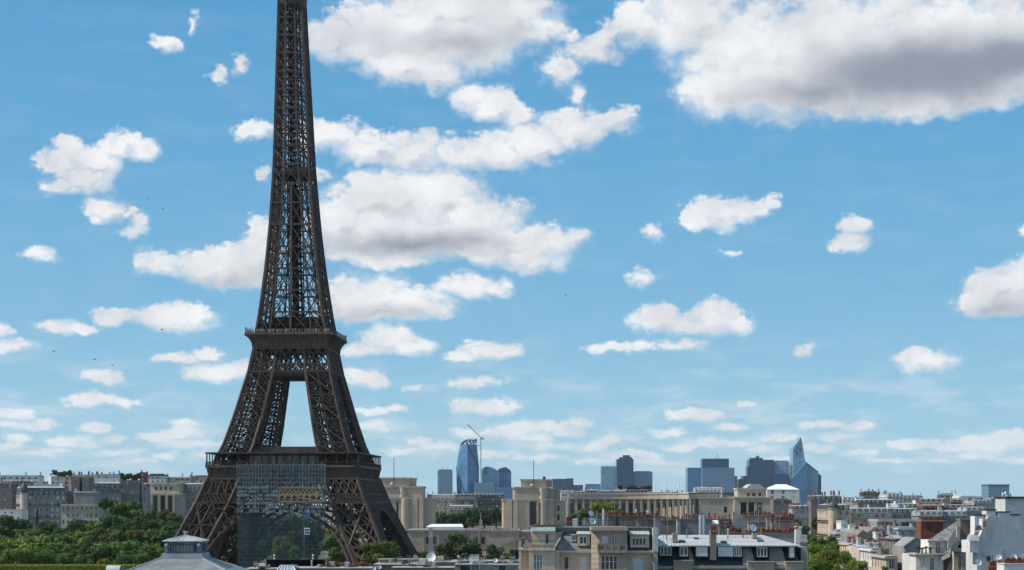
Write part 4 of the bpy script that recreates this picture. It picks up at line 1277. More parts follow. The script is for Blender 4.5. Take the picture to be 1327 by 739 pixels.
m = MB(); m.frus([(x_-1.5,TZ+8.5),(x_+1.5,TZ+8.5),(x_+1.5,TZ+11.5),(x_-1.5,TZ+11.5)], Z_(687,TZ+10), [(x_-1.1,TZ+8.9),(x_+1.1,TZ+8.9),(x_+1.1,TZ+11.1),(x_-1.1,TZ+11.1)], zq); m.build('pedestal', M['stone_grey'], stt)
m = MB(); m.lathe((x_, TZ+10, zq), [(.9,0),(.7,.6),(.55,2.0),(.8,3.6),(.85,4.3),(.4,4.9),(.3,5.0),(.42,5.3),(.38,5.7),(.05,5.95)], 10); m.bar((x_+.3,TZ+10,zq+4.4), (x_-1.0,TZ+9.6,zq+5.2), .35, caps=True); m.build('figure', mat('verdigris_bronze', (.10,.14,.12), .6), stt, smooth=True)
cw = MB(); rnd = random.Random(3)
for i in range(170):
    px = rnd.uniform(602, 672); h = rnd.uniform(1.5,1.9)
    yy = TZ+rnd.uniform(1.2,14) if px < 630 else TZ-5+rnd.uniform(0,14)
    cw.lathe((X_(px,TZ), yy, Z_(687.2,TZ)), [(.16,0),(.22,.5),(.27,h*.72),(.1,h*.83),(.14,h*.9),(.1,h*.97),(.01,h)], 6)
cw.build('crowd', mat('crowd_clothes', (.30,.27,.28), .8, .45, .35), label='crowd of tiny people along the parapet of the palace terrace', cat='crowd', kind='stuff')
# ------------------------------------------------------------------ quarter on the hill, left of the tower
G1 = 'apartment buildings on the hill left of the tower'
house('apartment_block', 'long white modern block with a row of square windows, far left on the skyline', -6, 50, 617.5, 1350, 2, 16, 0, wallm='render_white', style='flat', roofm='render_grey', floors=3, bay=5, win=(2.2,1.8), chim=3, pots=3, balc=(), group=G1, shut=.1)
house('apartment_block', 'narrow brownish grey tenement at the far left edge, left of the turreted corner house', -4, 16, 627, 1150, 3, 18, 0, wallm='render_brown', style='flat', roofm='render_grey', floors=8, bay=4, win=(1.2,1.9), chim=1, balc=(), group=G1)
b = house('corner_house', 'ornate grey corner apartment house with a dark turret dome and one sunlit flank', 28.5, 78.5, 642, 1100, 12, 22, 27, wallm='stone_grey', roofm='slate', floors=6, bay=3.6, win=(1.5,2.3), fh=4.1, chim=3, balc=(1,3,4), side='l', group=G1, shut=.3)
m = MB(); c = at(31, 640, 1099); m.lathe((c.x, c.y, 0), [(2.5,8),(2.5,Z_(640,1100)),(2.9,Z_(639.6,1100)),(2.9,Z_(638.8,1100))], 14); m.build('turret', M['stone'], b)
m = MB(); z0 = Z_(638.8,1100); m.lathe((c.x, c.y, 0), [(2.7,z0),(2.8,z0+2),(2.4,z0+4),(1.5,z0+5.4),(.6,z0+6.2),(.4,z0+7.2),(.05,z0+8)], 14); m.build('turret_dome', M['slate'], b, smooth=True)
for px in (54, 70):
    m = MB(); u = at(px, 0, 1100+ (px-28.5)*.27); 
    z0 = Z_(642,1105); m.hexa([(u.x-2.4,u.y-.2,z0),(u.x+2.4,u.y+1.6,z0),(u.x+1.2,u.y+4,z0),(u.x-3,u.y+2.4,z0),(u.x-.5,u.y+.3,z0+4.6),(u.x+.5,u.y+1,z0+4.6),(u.x+.2,u.y+3.2,z0+4.6),(u.x-.6,u.y+2.6,z0+4.6)]); m.build('gable', M['stone_grey'], b)
house('mansion', 'low pale mansion with a flat parapet above the trees, right of the turreted house', 79, 127.5, 655, 1060, 1, 16, 0, wallm='stone', style='flat', roofm='stone_grey', floors=3, bay=3.2, win=(1.3,2.6), fh=4.6, chim=2, balc=(0,), group=G1, shut=.25)
house('apartment_block', 'low white flat roofed shed row at the left edge, just above the tree tops', -6, 28, 662, 1040, 1.5, 14, 0, wallm='render_white', style='flat', roofm='zinc_pale', floors=2, bay=4, win=(1.4,1.4), chim=0, balc=(), cornice=False, group=G1)
house('apartment_block', 'reddish brown narrow house with white eaves between corner house and dark slab', 79, 92, 637, 1130, 2, 14, 26, wallm='render_brown', style='flat', roofm='zinc_pale', floors=5, bay=3, win=(1.1,1.7), chim=1, balc=(), group=G1)
house('apartment_block', 'blind dark olive grey slab, left one of the pair beside the mansion', 92.5, 103, 620, 1145, 0.5, 14, 0, wallm='render_brown', style='flat', roofm='render_brown', floors=0, chim=0, balc=(), cornice=False, group=G1)
house('apartment_block', 'blind dark olive grey slab, right one of the pair beside the mansion', 106.5, 115, 620.5, 1145, 0.5, 14, 0, wallm='render_brown', style='flat', roofm='render_brown', floors=0, chim=0, balc=(), cornice=False, group=G1)
house('apartment_block', 'pinkish grey blind house with pale lower roof behind the mansion', 95, 122, 638.5, 1115, 1.5, 14, 0, wallm='stone_grey', style='flat', roofm='zinc_pale', floors=2, bay=6, win=(1.1,1.8), chim=2, balc=(), group=G1)
house('apartment_block', 'cream apartment block with a row of small dark chimneys, left of the tall grey tenement', 93, 123, 616.5, 1290, 2, 14, 0, wallm='stone', style='flat', roofm='stone_grey', floors=3, bay=4, win=(1.3,1.7), chim=6, pots=2, balc=(), group=G1)
house('apartment_block', 'penthouse house topped by a roof garden, left of the olive slabs', 66, 93, 618.5, 1300, 2, 14, 22, wallm='render_white', style='flat', roofm='render_white', floors=2, bay=4, win=(1.5,1.7), chim=2, balc=(), group=G1)
for i, (px, yt, hw, lab) in enumerate([(71,608.5,4.5,'reddish bush at the left end of the white penthouse roof'),(78,611.5,4,'low dark bush second from the left on the white penthouse roof'),(84,610,5,'dark green bush in the middle of the white penthouse roof'),(90,609,5.5,'tallest dark green bush at the right end of the white penthouse roof')]):
    tree(lab, px, yt, hw, 1302, 'leaf_dark', 'round', .9, .16, 'roof garden bushes on the white penthouse', 'roof_bush', zb=Z_(618,1302), cat='bush')
house('apartment_block', 'tall pale grey tenement with uneven parapets on the skyline', 122.5, 153, 616, 1240, 1.5, 14, 0, wallm='render_white', style='flat', roofm='render_grey', floors=2, bay=6, win=(1.1,1.5), chim=5, pots=3, balc=(), group=G1, chim_m='render_grey')
house('town_house', 'mansard roofed house with bright white roof edge and dormers, above the round trees', 122, 154, 632.5, 1180, 7.5, 14, 20, wallm='stone_grey', floors=4, bay=3.6, chim=2, balc=(0,), top_zinc='zinc_pale', group=G1)
b = house('apartment_block', 'blue grey apartment block with a dark planted roof terrace, left of the red chimney', 155, 181, 624, 1200, 1, 14, 0, wallm='stone_grey', style='flat', roofm='slate', floors=6, bay=3.4, chim=0, balc=(0,2), group=G1)
for i in range(7):
    px = 158+i*3.6
    tree('%s dark shrub on the planted roof terrace left of the red chimney' % ('leftmost','second','third','fourth','fifth','sixth','rightmost')[i], px, 612.5+(i*5 % 3)*1.4, 3.2, 1204, 'leaf_dark', 'round', 1.5, .2, 'shrubs on the planted roof terrace', 'roof_bush', zb=Z_(624,1204), cat='bush')
house('brick_tower', 'dark red brick stair tower on the skyline left of the museum', 181, 188, 613.5, 1275, 1, 9, 0, wallm='brick', style='flat', roofm='brick', floors=2, bay=5, win=(1,1.4), chim=1, balc=(), group=G1, cornice=False)
house('apartment_block', 'low long house with cream penthouse on the skyline above the museum, green roof terrace', 188.5, 214, 617, 1350, 3, 14, 0, wallm='render_white', style='flat', roofm='leaf_dark', floors=3, bay=4, win=(1.5,1.6), chim=1, balc=(), group=G1)
house('apartment_block', 'sunlit cream penthouse row on the skyline between museum and iron tower', 214, 246, 619.5, 1360, 1.5, 14, 0, wallm='stone_warm', style='flat', roofm='zinc_pale', floors=3, bay=4, win=(2.2,1.6), chim=3, balc=(), group=G1)
house('apartment_block', 'cream penthouse block touching the left edge of the iron tower', 246.5, 275, 618.5, 1370, 2.5, 14, 0, wallm='stone_warm', style='flat', roofm='render_brown', floors=3, bay=4, win=(1.6,1.6), chim=2, balc=(), group=G1)
house('town_house', 'lilac grey mansard house right of the museum, partly behind the iron tower', 236, 275, 634, 1270, 8, 14, 0, wallm='stone_grey', floors=6, bay=3.3, chim=3, balc=(0,2), top_zinc='zinc_pale', group=G1)
house('town_house', 'narrow grey house between blue grey block and museum', 180.5, 190, 631, 1225, 5, 12, 0, wallm='stone_grey', floors=5, bay=3, chim=1, balc=(), group=G1)
house('apartment_block', 'shadowed brown tenement behind the turreted corner house with white roof lines', 44, 82, 630, 1190, 2.5, 14, 0, wallm='render_brown', style='flat', roofm='zinc_pale', floors=3, bay=4, win=(1.4,1.7), chim=5, pots=3, balc=(), group=G1)
house('apartment_block', 'grey brown tenement rising behind the far left tenement', 10, 40, 626, 1230, 2.5, 14, 24, wallm='stone_grey', style='flat', roofm='render_brown', floors=3, bay=4, win=(1.4,1.7), chim=4, pots=3, balc=(), group=G1)
tree('tall dark ivy clad poplar column against the left wall of the museum', 182, 627, 5.2, 1180, 'leaf_dark', 'cone', 3.6, .13, name='poplar')

# ------------------------------------------------------------------ park trees left of the tower
ORD = ['leftmost','second','third','fourth','fifth','sixth','seventh','eighth','ninth','tenth','eleventh','twelfth','thirteenth','fourteenth']
rows = [
 ('highest row, against the pale buildings', 'leaf', 1070, [(137,646,9),(151,645,12),(166,652,13),(179,656,11),(196,661,8),(214,661,10),(227,665,9)]),
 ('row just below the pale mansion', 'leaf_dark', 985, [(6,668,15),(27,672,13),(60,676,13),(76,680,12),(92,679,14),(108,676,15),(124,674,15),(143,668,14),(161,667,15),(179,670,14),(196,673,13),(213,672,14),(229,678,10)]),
 ('middle row of the dense grove', 'leaf', 850, [(-4,682,18),(14,684,17),(38,686,18),(62,688,17),(86,689,18),(110,688,18),(133,684,19),(156,684,20),(180,682,19),(204,685,18),(223,690,13)]),
 ('row before the hedge', 'leaf', 690, [(-6,694,20),(16,693,20),(42,694,19),(70,699,19),(94,703,18),(119,702,19),(146,700,19),(171,699,18),(194,703,16),(214,708,10)]),
]
for rname, mt, Z, lst in rows:
    for i, (px, yt, hw) in enumerate(lst):
        mm = mt
        if Z == 690 and px < 50: mm = 'leaf_light'
        elif (i*5+Z) % 7 == 0: mm = 'leaf_light'
        elif (i*3+Z) % 5 == 0: mm = 'leaf_dark'
        big = 1.0+.30*((i*11+int(Z)) % 4 == 0)
        tree('%s round green tree in the %s' % (ORD[i], rname), px, yt+((i*13) % 5-2)*1.1-3*(big > 1), hw*1.1*big, Z+(i*37 % 40)-20, mm, 'round', 1.0 if Z < 1000 else .95, .10 if Z > 800 else .085, 'trees of the dense grove left of the iron tower')
for i, (px, yt, hw, mt) in enumerate([(4,711,16,'leaf_light'),(30,708,17,'leaf_light'),(57,712,16,'leaf'),(84,716,14,'leaf'),(110,717,14,'leaf'),(160,717,14,'leaf'),(184,716,13,'leaf')]):
    tree('%s low bushy tree directly behind the long clipped hedge' % ORD[i], px, yt, hw, 600, mt, 'round', 1.0, .085, 'low trees behind the hedge')
tree('bright yellow green shrub standing behind the hedge beside the zinc barrel vent', 135, 722.5, 12, 480, 'leaf_light', 'round', .9, .08, name='shrub', cat='shrub')
tree('narrow dark conical yew among the grove tops before the corner house', 48, 661, 5.5, 1030, 'leaf_dark', 'cone', 2.6, .12, name='yew')
M['hedge'] = foliage('lime_hedge_leaves', (.24,.29,.045), .1)
hd = empty('clipped_hedge', (X_(90,380), 380, 0), 'long clipped lime green hedge with flat top along the bottom left edge', 'hedge')
m = MB(); rnd = random.Random(9)
xa, xb = X_(-10,380), X_(192,380); zt = Z_(732.5,380)
for _ in range(9000):
    x = rnd.uniform(xa, xb); f = rnd.random()
    p = Vector((x, 378.6+rnd.random()*.3, zt-4+rnd.random()*4)) if f < .45 else Vector((x, 378.6+rnd.random()*3.4, zt+rnd.uniform(-.15,.12)))
    n_ = Vector((rnd.gauss(0,1), rnd.gauss(0,1)-.4, rnd.gauss(0,1)+.5)).normalized()
    t_ = n_.cross(Vector((rnd.gauss(0,1),rnd.gauss(0,1),rnd.gauss(0,1)))).normalized(); b_ = n_.cross(t_); k = rnd.uniform(.09,.2)
    m.poly([p-t_*k, p-b_*k*.7, p+t_*k, p+b_*k*.7])
m.box(xa, xb, 378.9, 381.8, zt-4, zt-.2)
m.build('leaves', M['hedge'], hd)
m = MB()
for i in range(12):
    x = xa+(xb-xa)*(i+.5)/12; m.bar((x,380,0), (x,380,zt-3), .35)
m.build('stem', M['bark'], hd)

# ------------------------------------------------------------------ under and around the tower
for lab, px, yt, hw, Z, mt, hr in [
 ('bright green tree seen through the scaffold net, tallest one', 366, 692, 15, 905, 'leaf_light', 1.5),
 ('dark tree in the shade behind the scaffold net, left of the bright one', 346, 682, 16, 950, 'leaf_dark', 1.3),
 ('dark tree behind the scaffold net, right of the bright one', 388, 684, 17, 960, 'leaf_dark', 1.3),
 ('small bright tree low behind the scaffold net', 383, 706, 9, 900, 'leaf_light', 1.2),
 ('yellow topped tree under the arch beside the right tower leg', 432, 682, 12, 930, 'leaf_light', 1.1),
 ('green tree below the yellow topped one beside the right tower leg', 430, 690, 17, 900, 'leaf', 1.0),
 ('low tree at the foot of the arch left of the right tower leg', 437, 708, 16, 860, 'leaf', .9),
 ('added big dark tree darkening the view through the scaffold net, far left', 326, 668, 26, 1010, 'leaf_dark', 1.3),  # four dark trees added to deepen the dark seen through the net
 ('added big dark tree darkening the view through the scaffold net, centre left', 355, 664, 27, 1030, 'leaf_dark', 1.3),
 ('added big dark tree darkening the view through the scaffold net, centre right', 384, 665, 27, 1040, 'leaf_dark', 1.3),
 ('added big dark tree darkening the view through the scaffold net, far right', 410, 670, 24, 1020, 'leaf_dark', 1.3),
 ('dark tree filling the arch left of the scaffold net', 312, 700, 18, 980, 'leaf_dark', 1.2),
 ('left tree of the pair in front of the right tower leg', 483, 701, 17, 640, 'leaf', .95),
 ('right tree of the pair in front of the right tower leg', 504, 699, 17, 650, 'leaf', .95),
 ('small light bush below the pair of trees at the right tower leg', 491, 717, 8, 560, 'leaf_light', .8),
 ('large round dark green tree before the terrace wall', 594, 688, 31, 900, 'leaf_dark', .82),
 ('smaller round dark green tree right of the large one before the terrace', 642, 704, 15, 880, 'leaf_dark', .9),
 ('low bush left of the large round tree by the lattice mast', 549, 713, 11, 820, 'leaf', .8),
 ('yellow green bush right of the smaller round tree', 656, 715, 8, 760, 'leaf_light', .8),
 ('tree in the gap between smaller round tree and cream house', 668, 712, 9, 800, 'leaf', .9),
 ]:
    tree(lab, px, yt, hw, Z, mt, 'round', hr, .075 if hw > 25 else .085)
g2 = 'trees behind the palace terrace'
for i, (px, yt, hw) in enumerate([(569,662,9),(583,664,9),(598,662,10),(612,656,11),(628,659,10),(643,656,10),(655,660,9)]):
    tree('%s dark green tree in the row behind the palace terrace' % ORD[i], px, yt, hw*1.15, 1475+(i*13 % 30), 'leaf_dark', 'round', 1.15, .11, g2)

# scaffolding hung on the front of the tower
SCF = empty('scaffolding', tuple(MT @ Vector((0,-60,0))), 'blue grey tubular scaffolding wrapped in netting on the front of the iron tower', 'scaffolding')
M['tube_dark'] = mat('shaded_scaffold_tube', (.12,.165,.19), .5, .2, .6, .3)  # darker copy of the tube, shade of the lower scaffold put in its colour
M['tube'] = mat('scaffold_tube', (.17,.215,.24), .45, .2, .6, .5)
M['board'] = mat('scaffold_board', (.15,.19,.21), .7, .25, .5)
def netmat():
    m = bpy.data.materials.new('scaffold_net'); m.use_nodes = True
    n = NT(m.node_tree); b = m.node_tree.nodes['Principled BSDF']
    b.inputs['Base Color'].default_value = (.018,.042,.062,1); b.inputs['Roughness'].default_value = .9
    g = n.node('ShaderNodeTexCoord').outputs['Object']
    f = n.m('ADD', n.m('MULTIPLY', n.noise(n.v('MULTIPLY', g, (1,1,.6)), .4, 5, .6), .5), n.m('MULTIPLY', n.noise(g, .06, 2, .5), .5))
    n.put(b.inputs['Alpha'], n.remap(f, .36, .64, .14, .52))
    return m
M['net'] = netmat()
M['net_thin'] = M['net'].copy(); M['net_thin'].name = 'thin_scaffold_net'
for q in M['net_thin'].node_tree.nodes:
    if q.type == 'MAP_RANGE': q.inputs[3].default_value = .2; q.inputs[4].default_value = .5
YF = -43.0      # front plane in tower coordinates, clear of the arch
def lx(px, yl):
    c_, s_ = math.cos(TROT), math.sin(TROT)
    k = (px-CX)/FPX
    return (k*TY+k*yl*c_-TX+yl*s_)/(c_-k*s_)
sxa, sxb = lx(306.5, YF-2.2), lx(420.5, YF-2.2)
UP0 = 36.0
fx0, fx1 = lx(361.5, YF-2.5), lx(418, YF-2.5); fz0, fz1, fz2, fz3 = 40.6, 43.7, 44.9, 47.3
t1_ = MB(); rnd = random.Random(12)
for yy in (YF-2.2, YF):
    for i in range(29):
        x = sxa+(sxb-sxa)*i/28
        t1_.bar((x,yy,UP0+rnd.choice([0,0,6,12])), (x,yy,57.8 if i % 3 else 58.6), rnd.choice([.10,.14,.22]))
    for k in range(12):
        z = UP0+k*1.95
        t1_.bar((sxa,yy,z), (sxb,yy,z), .16)
for i in range(0, 28, 2):
    x = sxa+(sxb-sxa)*i/28
    for k in range(0, 11, 2):
        if rnd.random() < .5: t1_.bar((x,YF-2.2,UP0+k*1.95), (x+2.86,YF-2.2,UP0+(k+2)*1.95), .12)
for i in range(0, 29, 2):
    x = sxa+(sxb-sxa)*i/28
    for k in range(12): t1_.bar((x,YF-2.2,UP0+k*1.95), (x,YF,UP0+k*1.95), .12)
t1_.xf(MT).build('upper_tubes', M['tube'], SCF)
bd_ = MB()
for k in range(0, 7):
    for i in range(27):
        x = sxa+.3+i*1.45
        lim = .8 if x < fx0-.5 else 0.0
        if k < 2 : lim = .5
        if rnd.random() < lim:
            z = UP0+.2+k*1.75
            w = 1.36
            bd_.box(x, min(x+w, sxb), YF-2.4, YF-2.34, z, z+1.2)
for i in range(26):
    x = fx0+i*.8
    if rnd.random() < .4 and x < sxb-1: bd_.box(x, x+.75, YF-2.4, YF-2.34, UP0+.3, UP0+1.3)
for k in range(7):
    bd_.box(sxa, fx0-.4, YF-2.1, YF-.2, UP0+k*1.75, UP0+k*1.75+.12)
bd_.box(sxa, sxb, YF-2.1, YF-.2, UP0-.1, UP0)
bd_.xf(MT).build('deck_boards', M['board'], SCF)
# repainted stretch of the tower's own lattice, framed by the scaffold
fr_ = MB()
n_ = 10; y_ = YF-2.5
for i in range(n_):
    a = fx0+(fx1-fx0)*i/n_; b_ = fx0+(fx1-fx0)*(i+1)/n_
    fr_.bar((a,y_,fz2), (b_,y_,fz3), .34); fr_.bar((b_,y_,fz2), (a,y_,fz3), .34)
fr_.box(fx0, fx1, y_, y_+.25, fz1, fz2)
fr_.box(fx0, fx1, y_, y_+.25, fz0, fz0+.5)
fr_.bar((fx0,y_,fz3), (fx1,y_,fz3), .3)
for i in range(8):
    a = fx0+(fx1-fx0)*i/7
    fr_.box(a-.25, a+.25, y_, y_+.25, fz0, fz1)
    if i < 7:
        w = (fx1-fx0)/7/2-.25; c = a+(fx1-fx0)/14
        for j in range(8):
            t0, t1x = math.pi*j/8, math.pi*(j+1)/8
            fr_.hexa([(c+w*math.cos(t0),y_+.02,fz1-w+w*math.sin(t0)),(c+w*math.cos(t1x),y_+.02,fz1-w+w*math.sin(t1x)),(c+w*math.cos(t1x),y_+.22,fz1-w+w*math.sin(t1x)),(c+w*math.cos(t0),y_+.22,fz1-w+w*math.sin(t0)),
                      (c+w*math.cos(t0),y_+.02,fz1+.1),(c+w*math.cos(t1x),y_+.02,fz1+.1),(c+w*math.cos(t1x),y_+.22,fz1+.1),(c+w*math.cos(t0),y_+.22,fz1+.1)])
fr_.hexa([(fx0+9,y_-.1,fz1-1.2),(fx1,y_-.1,fz0),(fx1,y_-.02,fz0),(fx0+9,y_-.02,fz1-1.2),(fx0+9,y_-.1,fz1-.6),(fx1,y_-.1,fz0+.6),(fx1,y_-.02,fz0+.6),(fx0+9,y_-.02,fz1-.6)])
bk_ = MB(); bk_.quad((fx0,y_+.3,fz0+.4), (fx0+10,y_+.3,fz0+.4), (fx0+10,y_+.3,fz1), (fx0,y_+.3,fz1))
fo = fr_.xf(MT).build('repainted_lattice', M['fresh_paint'], SCF)
bk_.xf(MT).build('backing_sheet', M['iron_panel'], fo)
ut = MB()
for yy in (YF-1.9, YF-.4):
    for i in range(40):
        x = sxa+.4+(sxb-sxa-.4)*i/39
        ut.bar((x,yy,0), (x,yy,UP0), .10)
    for k in range(19):
        ut.bar((sxa+.4,yy,k*1.95), (sxb,yy,k*1.95), .10)
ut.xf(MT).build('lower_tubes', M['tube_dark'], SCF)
nt = MB()
nt.quad((sxa+.3,YF-2.1,0), (sxb,YF-2.1,0), (sxb,YF-2.1,UP0), (sxa+.3,YF-2.1,UP0))
nt.quad((sxa+.3,YF-2.1,0), (sxa+.3,YF,0), (sxa+.3,YF,UP0), (sxa+.3,YF-2.1,UP0)); nt.quad((sxb,YF,0), (sxb,YF-2.1,0), (sxb,YF-2.1,UP0), (sxb,YF,UP0))
nt.xf(MT).build('netting', M['net'], SCF)
sn = MB()
for k in range(34):
    z = .4+k*1.05; sn.box(sxa+.5, sxa+3.5+rnd.random()*7*(1-k/40), YF-.3, YF-.25, z, z+.5)
sn.xf(MT).build('side_boards', M['board'], SCF)
um = MB(); um.quad((sxa,YF-2.25,46.5), (sxb,YF-2.25,46.5), (sxb,YF-2.25,57.6), (sxa,YF-2.25,57.6)); um.xf(MT).build('upper_netting', M['net_thin'], SCF)
tb = MB()
for z in (44, 50, 56.9):
    for i in range(0, 29, 4):
        x = sxa+(sxb-sxa)*i/28; tb.bar((x,YF,z), (x,-wz(min(z,52))-.2,z), .14)
tb.xf(MT).build('tie_tube', M['tube'], SCF)
# hoist on the scaffold
ho = empty('construction_hoist', tuple(MT @ Vector((lx(396,YF-3),YF-3,0))), 'small white and blue hoist cabin riding a mast up the scaffold net', 'hoist')
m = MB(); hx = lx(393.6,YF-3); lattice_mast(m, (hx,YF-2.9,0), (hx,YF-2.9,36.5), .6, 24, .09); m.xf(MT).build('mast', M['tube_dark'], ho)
m = MB(); m.box(hx+.5,hx+2.7,YF-4.2,YF-2.6,26.2,29.2); m.xf(MT).build('cabin', M['white_metal'], ho)
m = MB(); m.box(hx+.7,hx+2.5,YF-4.26,YF-4.21,26.6,27.5); m.box(hx+.7,hx+2.5,YF-4.26,YF-4.21,27.9,28.8); m.xf(MT).build('cabin_window', mat('blue_cabin_glass', (.03,.10,.22), .2), ho)
m = MB(); m.box(hx+.3,hx+2.9,YF-3.6,YF-2.5,33.5,35.8); m.xf(MT).build('upper_cabin', mat('blue_sheet', (.05,.10,.24), .6), ho)
M['orange'] = mat('orange_plastic', (.55,.16,.04), .6, .15, 1)
oc = empty('orange_sheet', tuple(MT @ Vector((-37,-33,0))), 'orange safety sheet in the shade inside the left tower leg', 'sheet')
m = MB(); c_ = MT @ Vector((-33,-44,19)); m.box(c_.x-1.6, c_.x+1.6, c_.y-.3, c_.y+.3, c_.z-2, c_.z+2.6); m.hexa([(c_.x-3.2,c_.y-.3,c_.z-4.5),(c_.x+.4,c_.y-.3,c_.z-3.6),(c_.x+.4,c_.y+.3,c_.z-3.6),(c_.x-3.2,c_.y+.3,c_.z-4.5),(c_.x-1.6,c_.y-.3,c_.z-2),(c_.x+1.6,c_.y-.3,c_.z-2),(c_.x+1.6,c_.y+.3,c_.z-2),(c_.x-1.6,c_.y+.3,c_.z-2)]); m.build('cloth', M['orange'], oc)

# ------------------------------------------------------------------ roofs between and behind the palace pavilions
G3 = 'houses seen between the palace pavilions'
house('town_house', 'cream lit town house with grey mansard in the gap between the palace pavilions', 560, 590, 648.5, 1560, 8, 14, 0, wallm='stone_warm', floors=4, bay=3.5, win=(1.4,2.2), chim=3, balc=(), roofm='slate_light', group=G3)
house('mansion', 'low cream house with pale hipped roof before the brick chimneys', 582, 613, 660.5, 1530, 6, 14, 0, wallm='stone_warm', style='mansard', roofm='slate_light', top_zinc='zinc_pale', floors=2, bay=3.5, win=(1.3,2.2), chim=1, balc=(), group=G3)
house('apartment_block', 'grey tenement with two red brick chimney slabs in the gap between the pavilions', 586, 618, 646.5, 1600, 3, 14, 0, wallm='render_grey', style='flat', roofm='render_grey', floors=4, bay=4, chim=2, balc=(), chim_m='brick', group=G3)
house('apartment_block', 'dark stepped modern block left of the right palace pavilion', 616, 652, 646, 1620, 3.5, 14, 0, wallm='render_brown', style='flat', roofm='slate', floors=4, bay=4, win=(2.4,1.5), chim=2, balc=(0,1), group=G3)
house('apartment_block', 'long grey roof ridge with many chimneys below the faceted tower', 553, 604, 643.5, 1750, 3, 14, 0, wallm='stone_grey', style='mansard', floors=2, bay=4, chim=8, balc=(), group=G3)
house('apartment_block', 'long grey roof ridge with pale vents below the domed glass tower', 604, 653, 643, 1760, 3, 14, 0, wallm='stone_grey', style='mansard', floors=2, bay=4, chim=8, balc=(), group=G3)
for i, (px, yb, w, h) in enumerate([(598.5,656,5.5,7.5),(611,656,5.5,7.5)]):
    o = empty('brick_chimney', (X_(px,1540), 1540, 0), ('left' if i == 0 else 'right')+' one of two red brick chimney slabs between the palace pavilions', 'chimney', 'brick chimney slabs between the pavilions')
    m = MB(); m.box(X_(px-w/2,1540), X_(px+w/2,1540), 1540, 1542, 10, Z_(yb-h,1540)); m.build('stack', M['brick'], o)
    m = MB(); m.box(X_(px-w/2,1540)-.2, X_(px+w/2,1540)+.2, 1539.8, 1542.2, Z_(yb-h,1540)+.005, Z_(yb-h,1540)+.5); m.build('cap', M['stone_grey'], o)
G4 = 'roofs on the skyline behind the palace wing'
spec = [(727,744,640,1500,4,'render_white','zinc_pale','white roofed house behind the steps of the right pavilion'),
 (742,760,640.5,1520,4,'stone','slate','cream house with dormers, right of the white roofed house'),
 (758,776,639.5,1540,5,'stone_grey','slate','grey mansard house with white flues, above the middle of the palace wing'),
 (775,812,642,1500,6.5,'stone_grey','slate','long slate mansard with a row of small dormers behind the palace wing'),
 (788,809,637.5,1560,2.5,'render_white','zinc_pale','white penthouse below the squat blue tower'),
 (800,842,638,1580,4,'render_grey','slate','grey house carrying a planted roof garden behind the palace wing'),
 (840,872,641,1540,3.5,'stone_grey','zinc','low grey zinc roofed house right of the roof garden'),
 (858,886,640,1580,2.5,'render_grey','slate','low dark flat house with a glass strip behind the palace wing'),
 (884,905,642,1540,4,'stone_grey','slate','grey house with thin flues left of the domed roof'),
 (900,938,637.5,1590,6,'stone','zinc','pale house with round zinc roof structures below the twin slab'),
 (936,960,641,1560,3,'stone_grey','slate','grey roof ridge left of the end pavilion attic'),
 (812,850,643,1470,2.5,'render_white','zinc_pale','low pale strip of roof just above the palace wing, centre'),
 (850,905,644,1460,2.5,'stone_grey','zinc','long low zinc roof just above the right half of the palace wing')]
for i, (a, b, y, Z, rp, wm_, rm, lab) in enumerate(spec):
    house('town_house', lab, a, b, y, Z, rp, 14, 0, zb=10, wallm=wm_, roofm=rm, style='mansard' if rp > 3 else 'flat', floors=2, bay=3.4, win=(1.3,1.8), chim=5 if i % 2 else 3, pots=3, balc=(), group=G4, ch_h=1.8)
for i in range(9):
    px = 803+i*4.8
    tree('%s bush of the roof garden on the skyline behind the palace wing' % ORD[i], px, 628.5+(i*7 % 4)*1.0, 3.6, 1585, 'leaf_dark', 'round', 1.0, .2, 'roof garden bushes behind the palace wing', 'roof_bush', zb=Z_(636,1585), cat='bush')
for i, (px, y0, y1) in enumerate([(849,640,628.5),(863,640,627),(880,640,626.8),(886,640,630)]):
    o = empty('flue', (X_(px,1550), 1550, Z_(641,1550)), '%s thin pale flue rising above the roofs left of the twin slab tower' % ORD[i], 'flue', 'thin flues on the skyline')
    m = MB(); a = at(px,641,1550); m.lathe((a.x,a.y,0), [(.55,a.z),(.5,Z_(y1,1550)),(.7,Z_(y1,1550)+.1),(.7,Z_(y1,1550)+.7),(.05,Z_(y1,1550)+.8)], 8); m.build('pipe', M['white_metal'], o)
m1_ = empty('exhibition_hall', (X_(985,1480), 1480, 16), 'white curved tent roof on the skyline just right of the end pavilion attic', 'hall')
m = MB()
for (a, b, yt) in ((967,991,627.3),):
    n = 14
    for i in range(n):
        f = lambda u: (X_(a+(b-a)*u,1480), Z_(633.5-(633.5-yt)*min(1,1.25*math.sin(math.pi*u))**.8,1480))
        (x0_, z0_), (x1_, z1_) = f(i/n), f((i+1)/n)
        m.hexa([(x0_,1480,16),(x1_,1480,16),(x1_,1510,16),(x0_,1510,16),(x0_,1480,z0_),(x1_,1480,z1_),(x1_,1510,z1_),(x0_,1510,z0_)])
m.build('roof', M['zinc_pale'], m1_)
house('white_building', 'big white building with a white hipped roof right of the end pavilion', 994, 1036, 634.5, 1420, 7, 24, 0, wallm='render_white', roofm='white_metal', style='hip', floors=2, bay=11, win=(2.4,3.6), fh=5, chim=0, balc=(), cornice=False)
house('town_house', 'low dark brown house below the big white building', 1002, 1026, 649, 1250, 3, 14, 0, wallm='render_brown', style='flat', roofm='render_brown', floors=4, bay=5, chim=0, balc=(), win=(1.3,1.6))
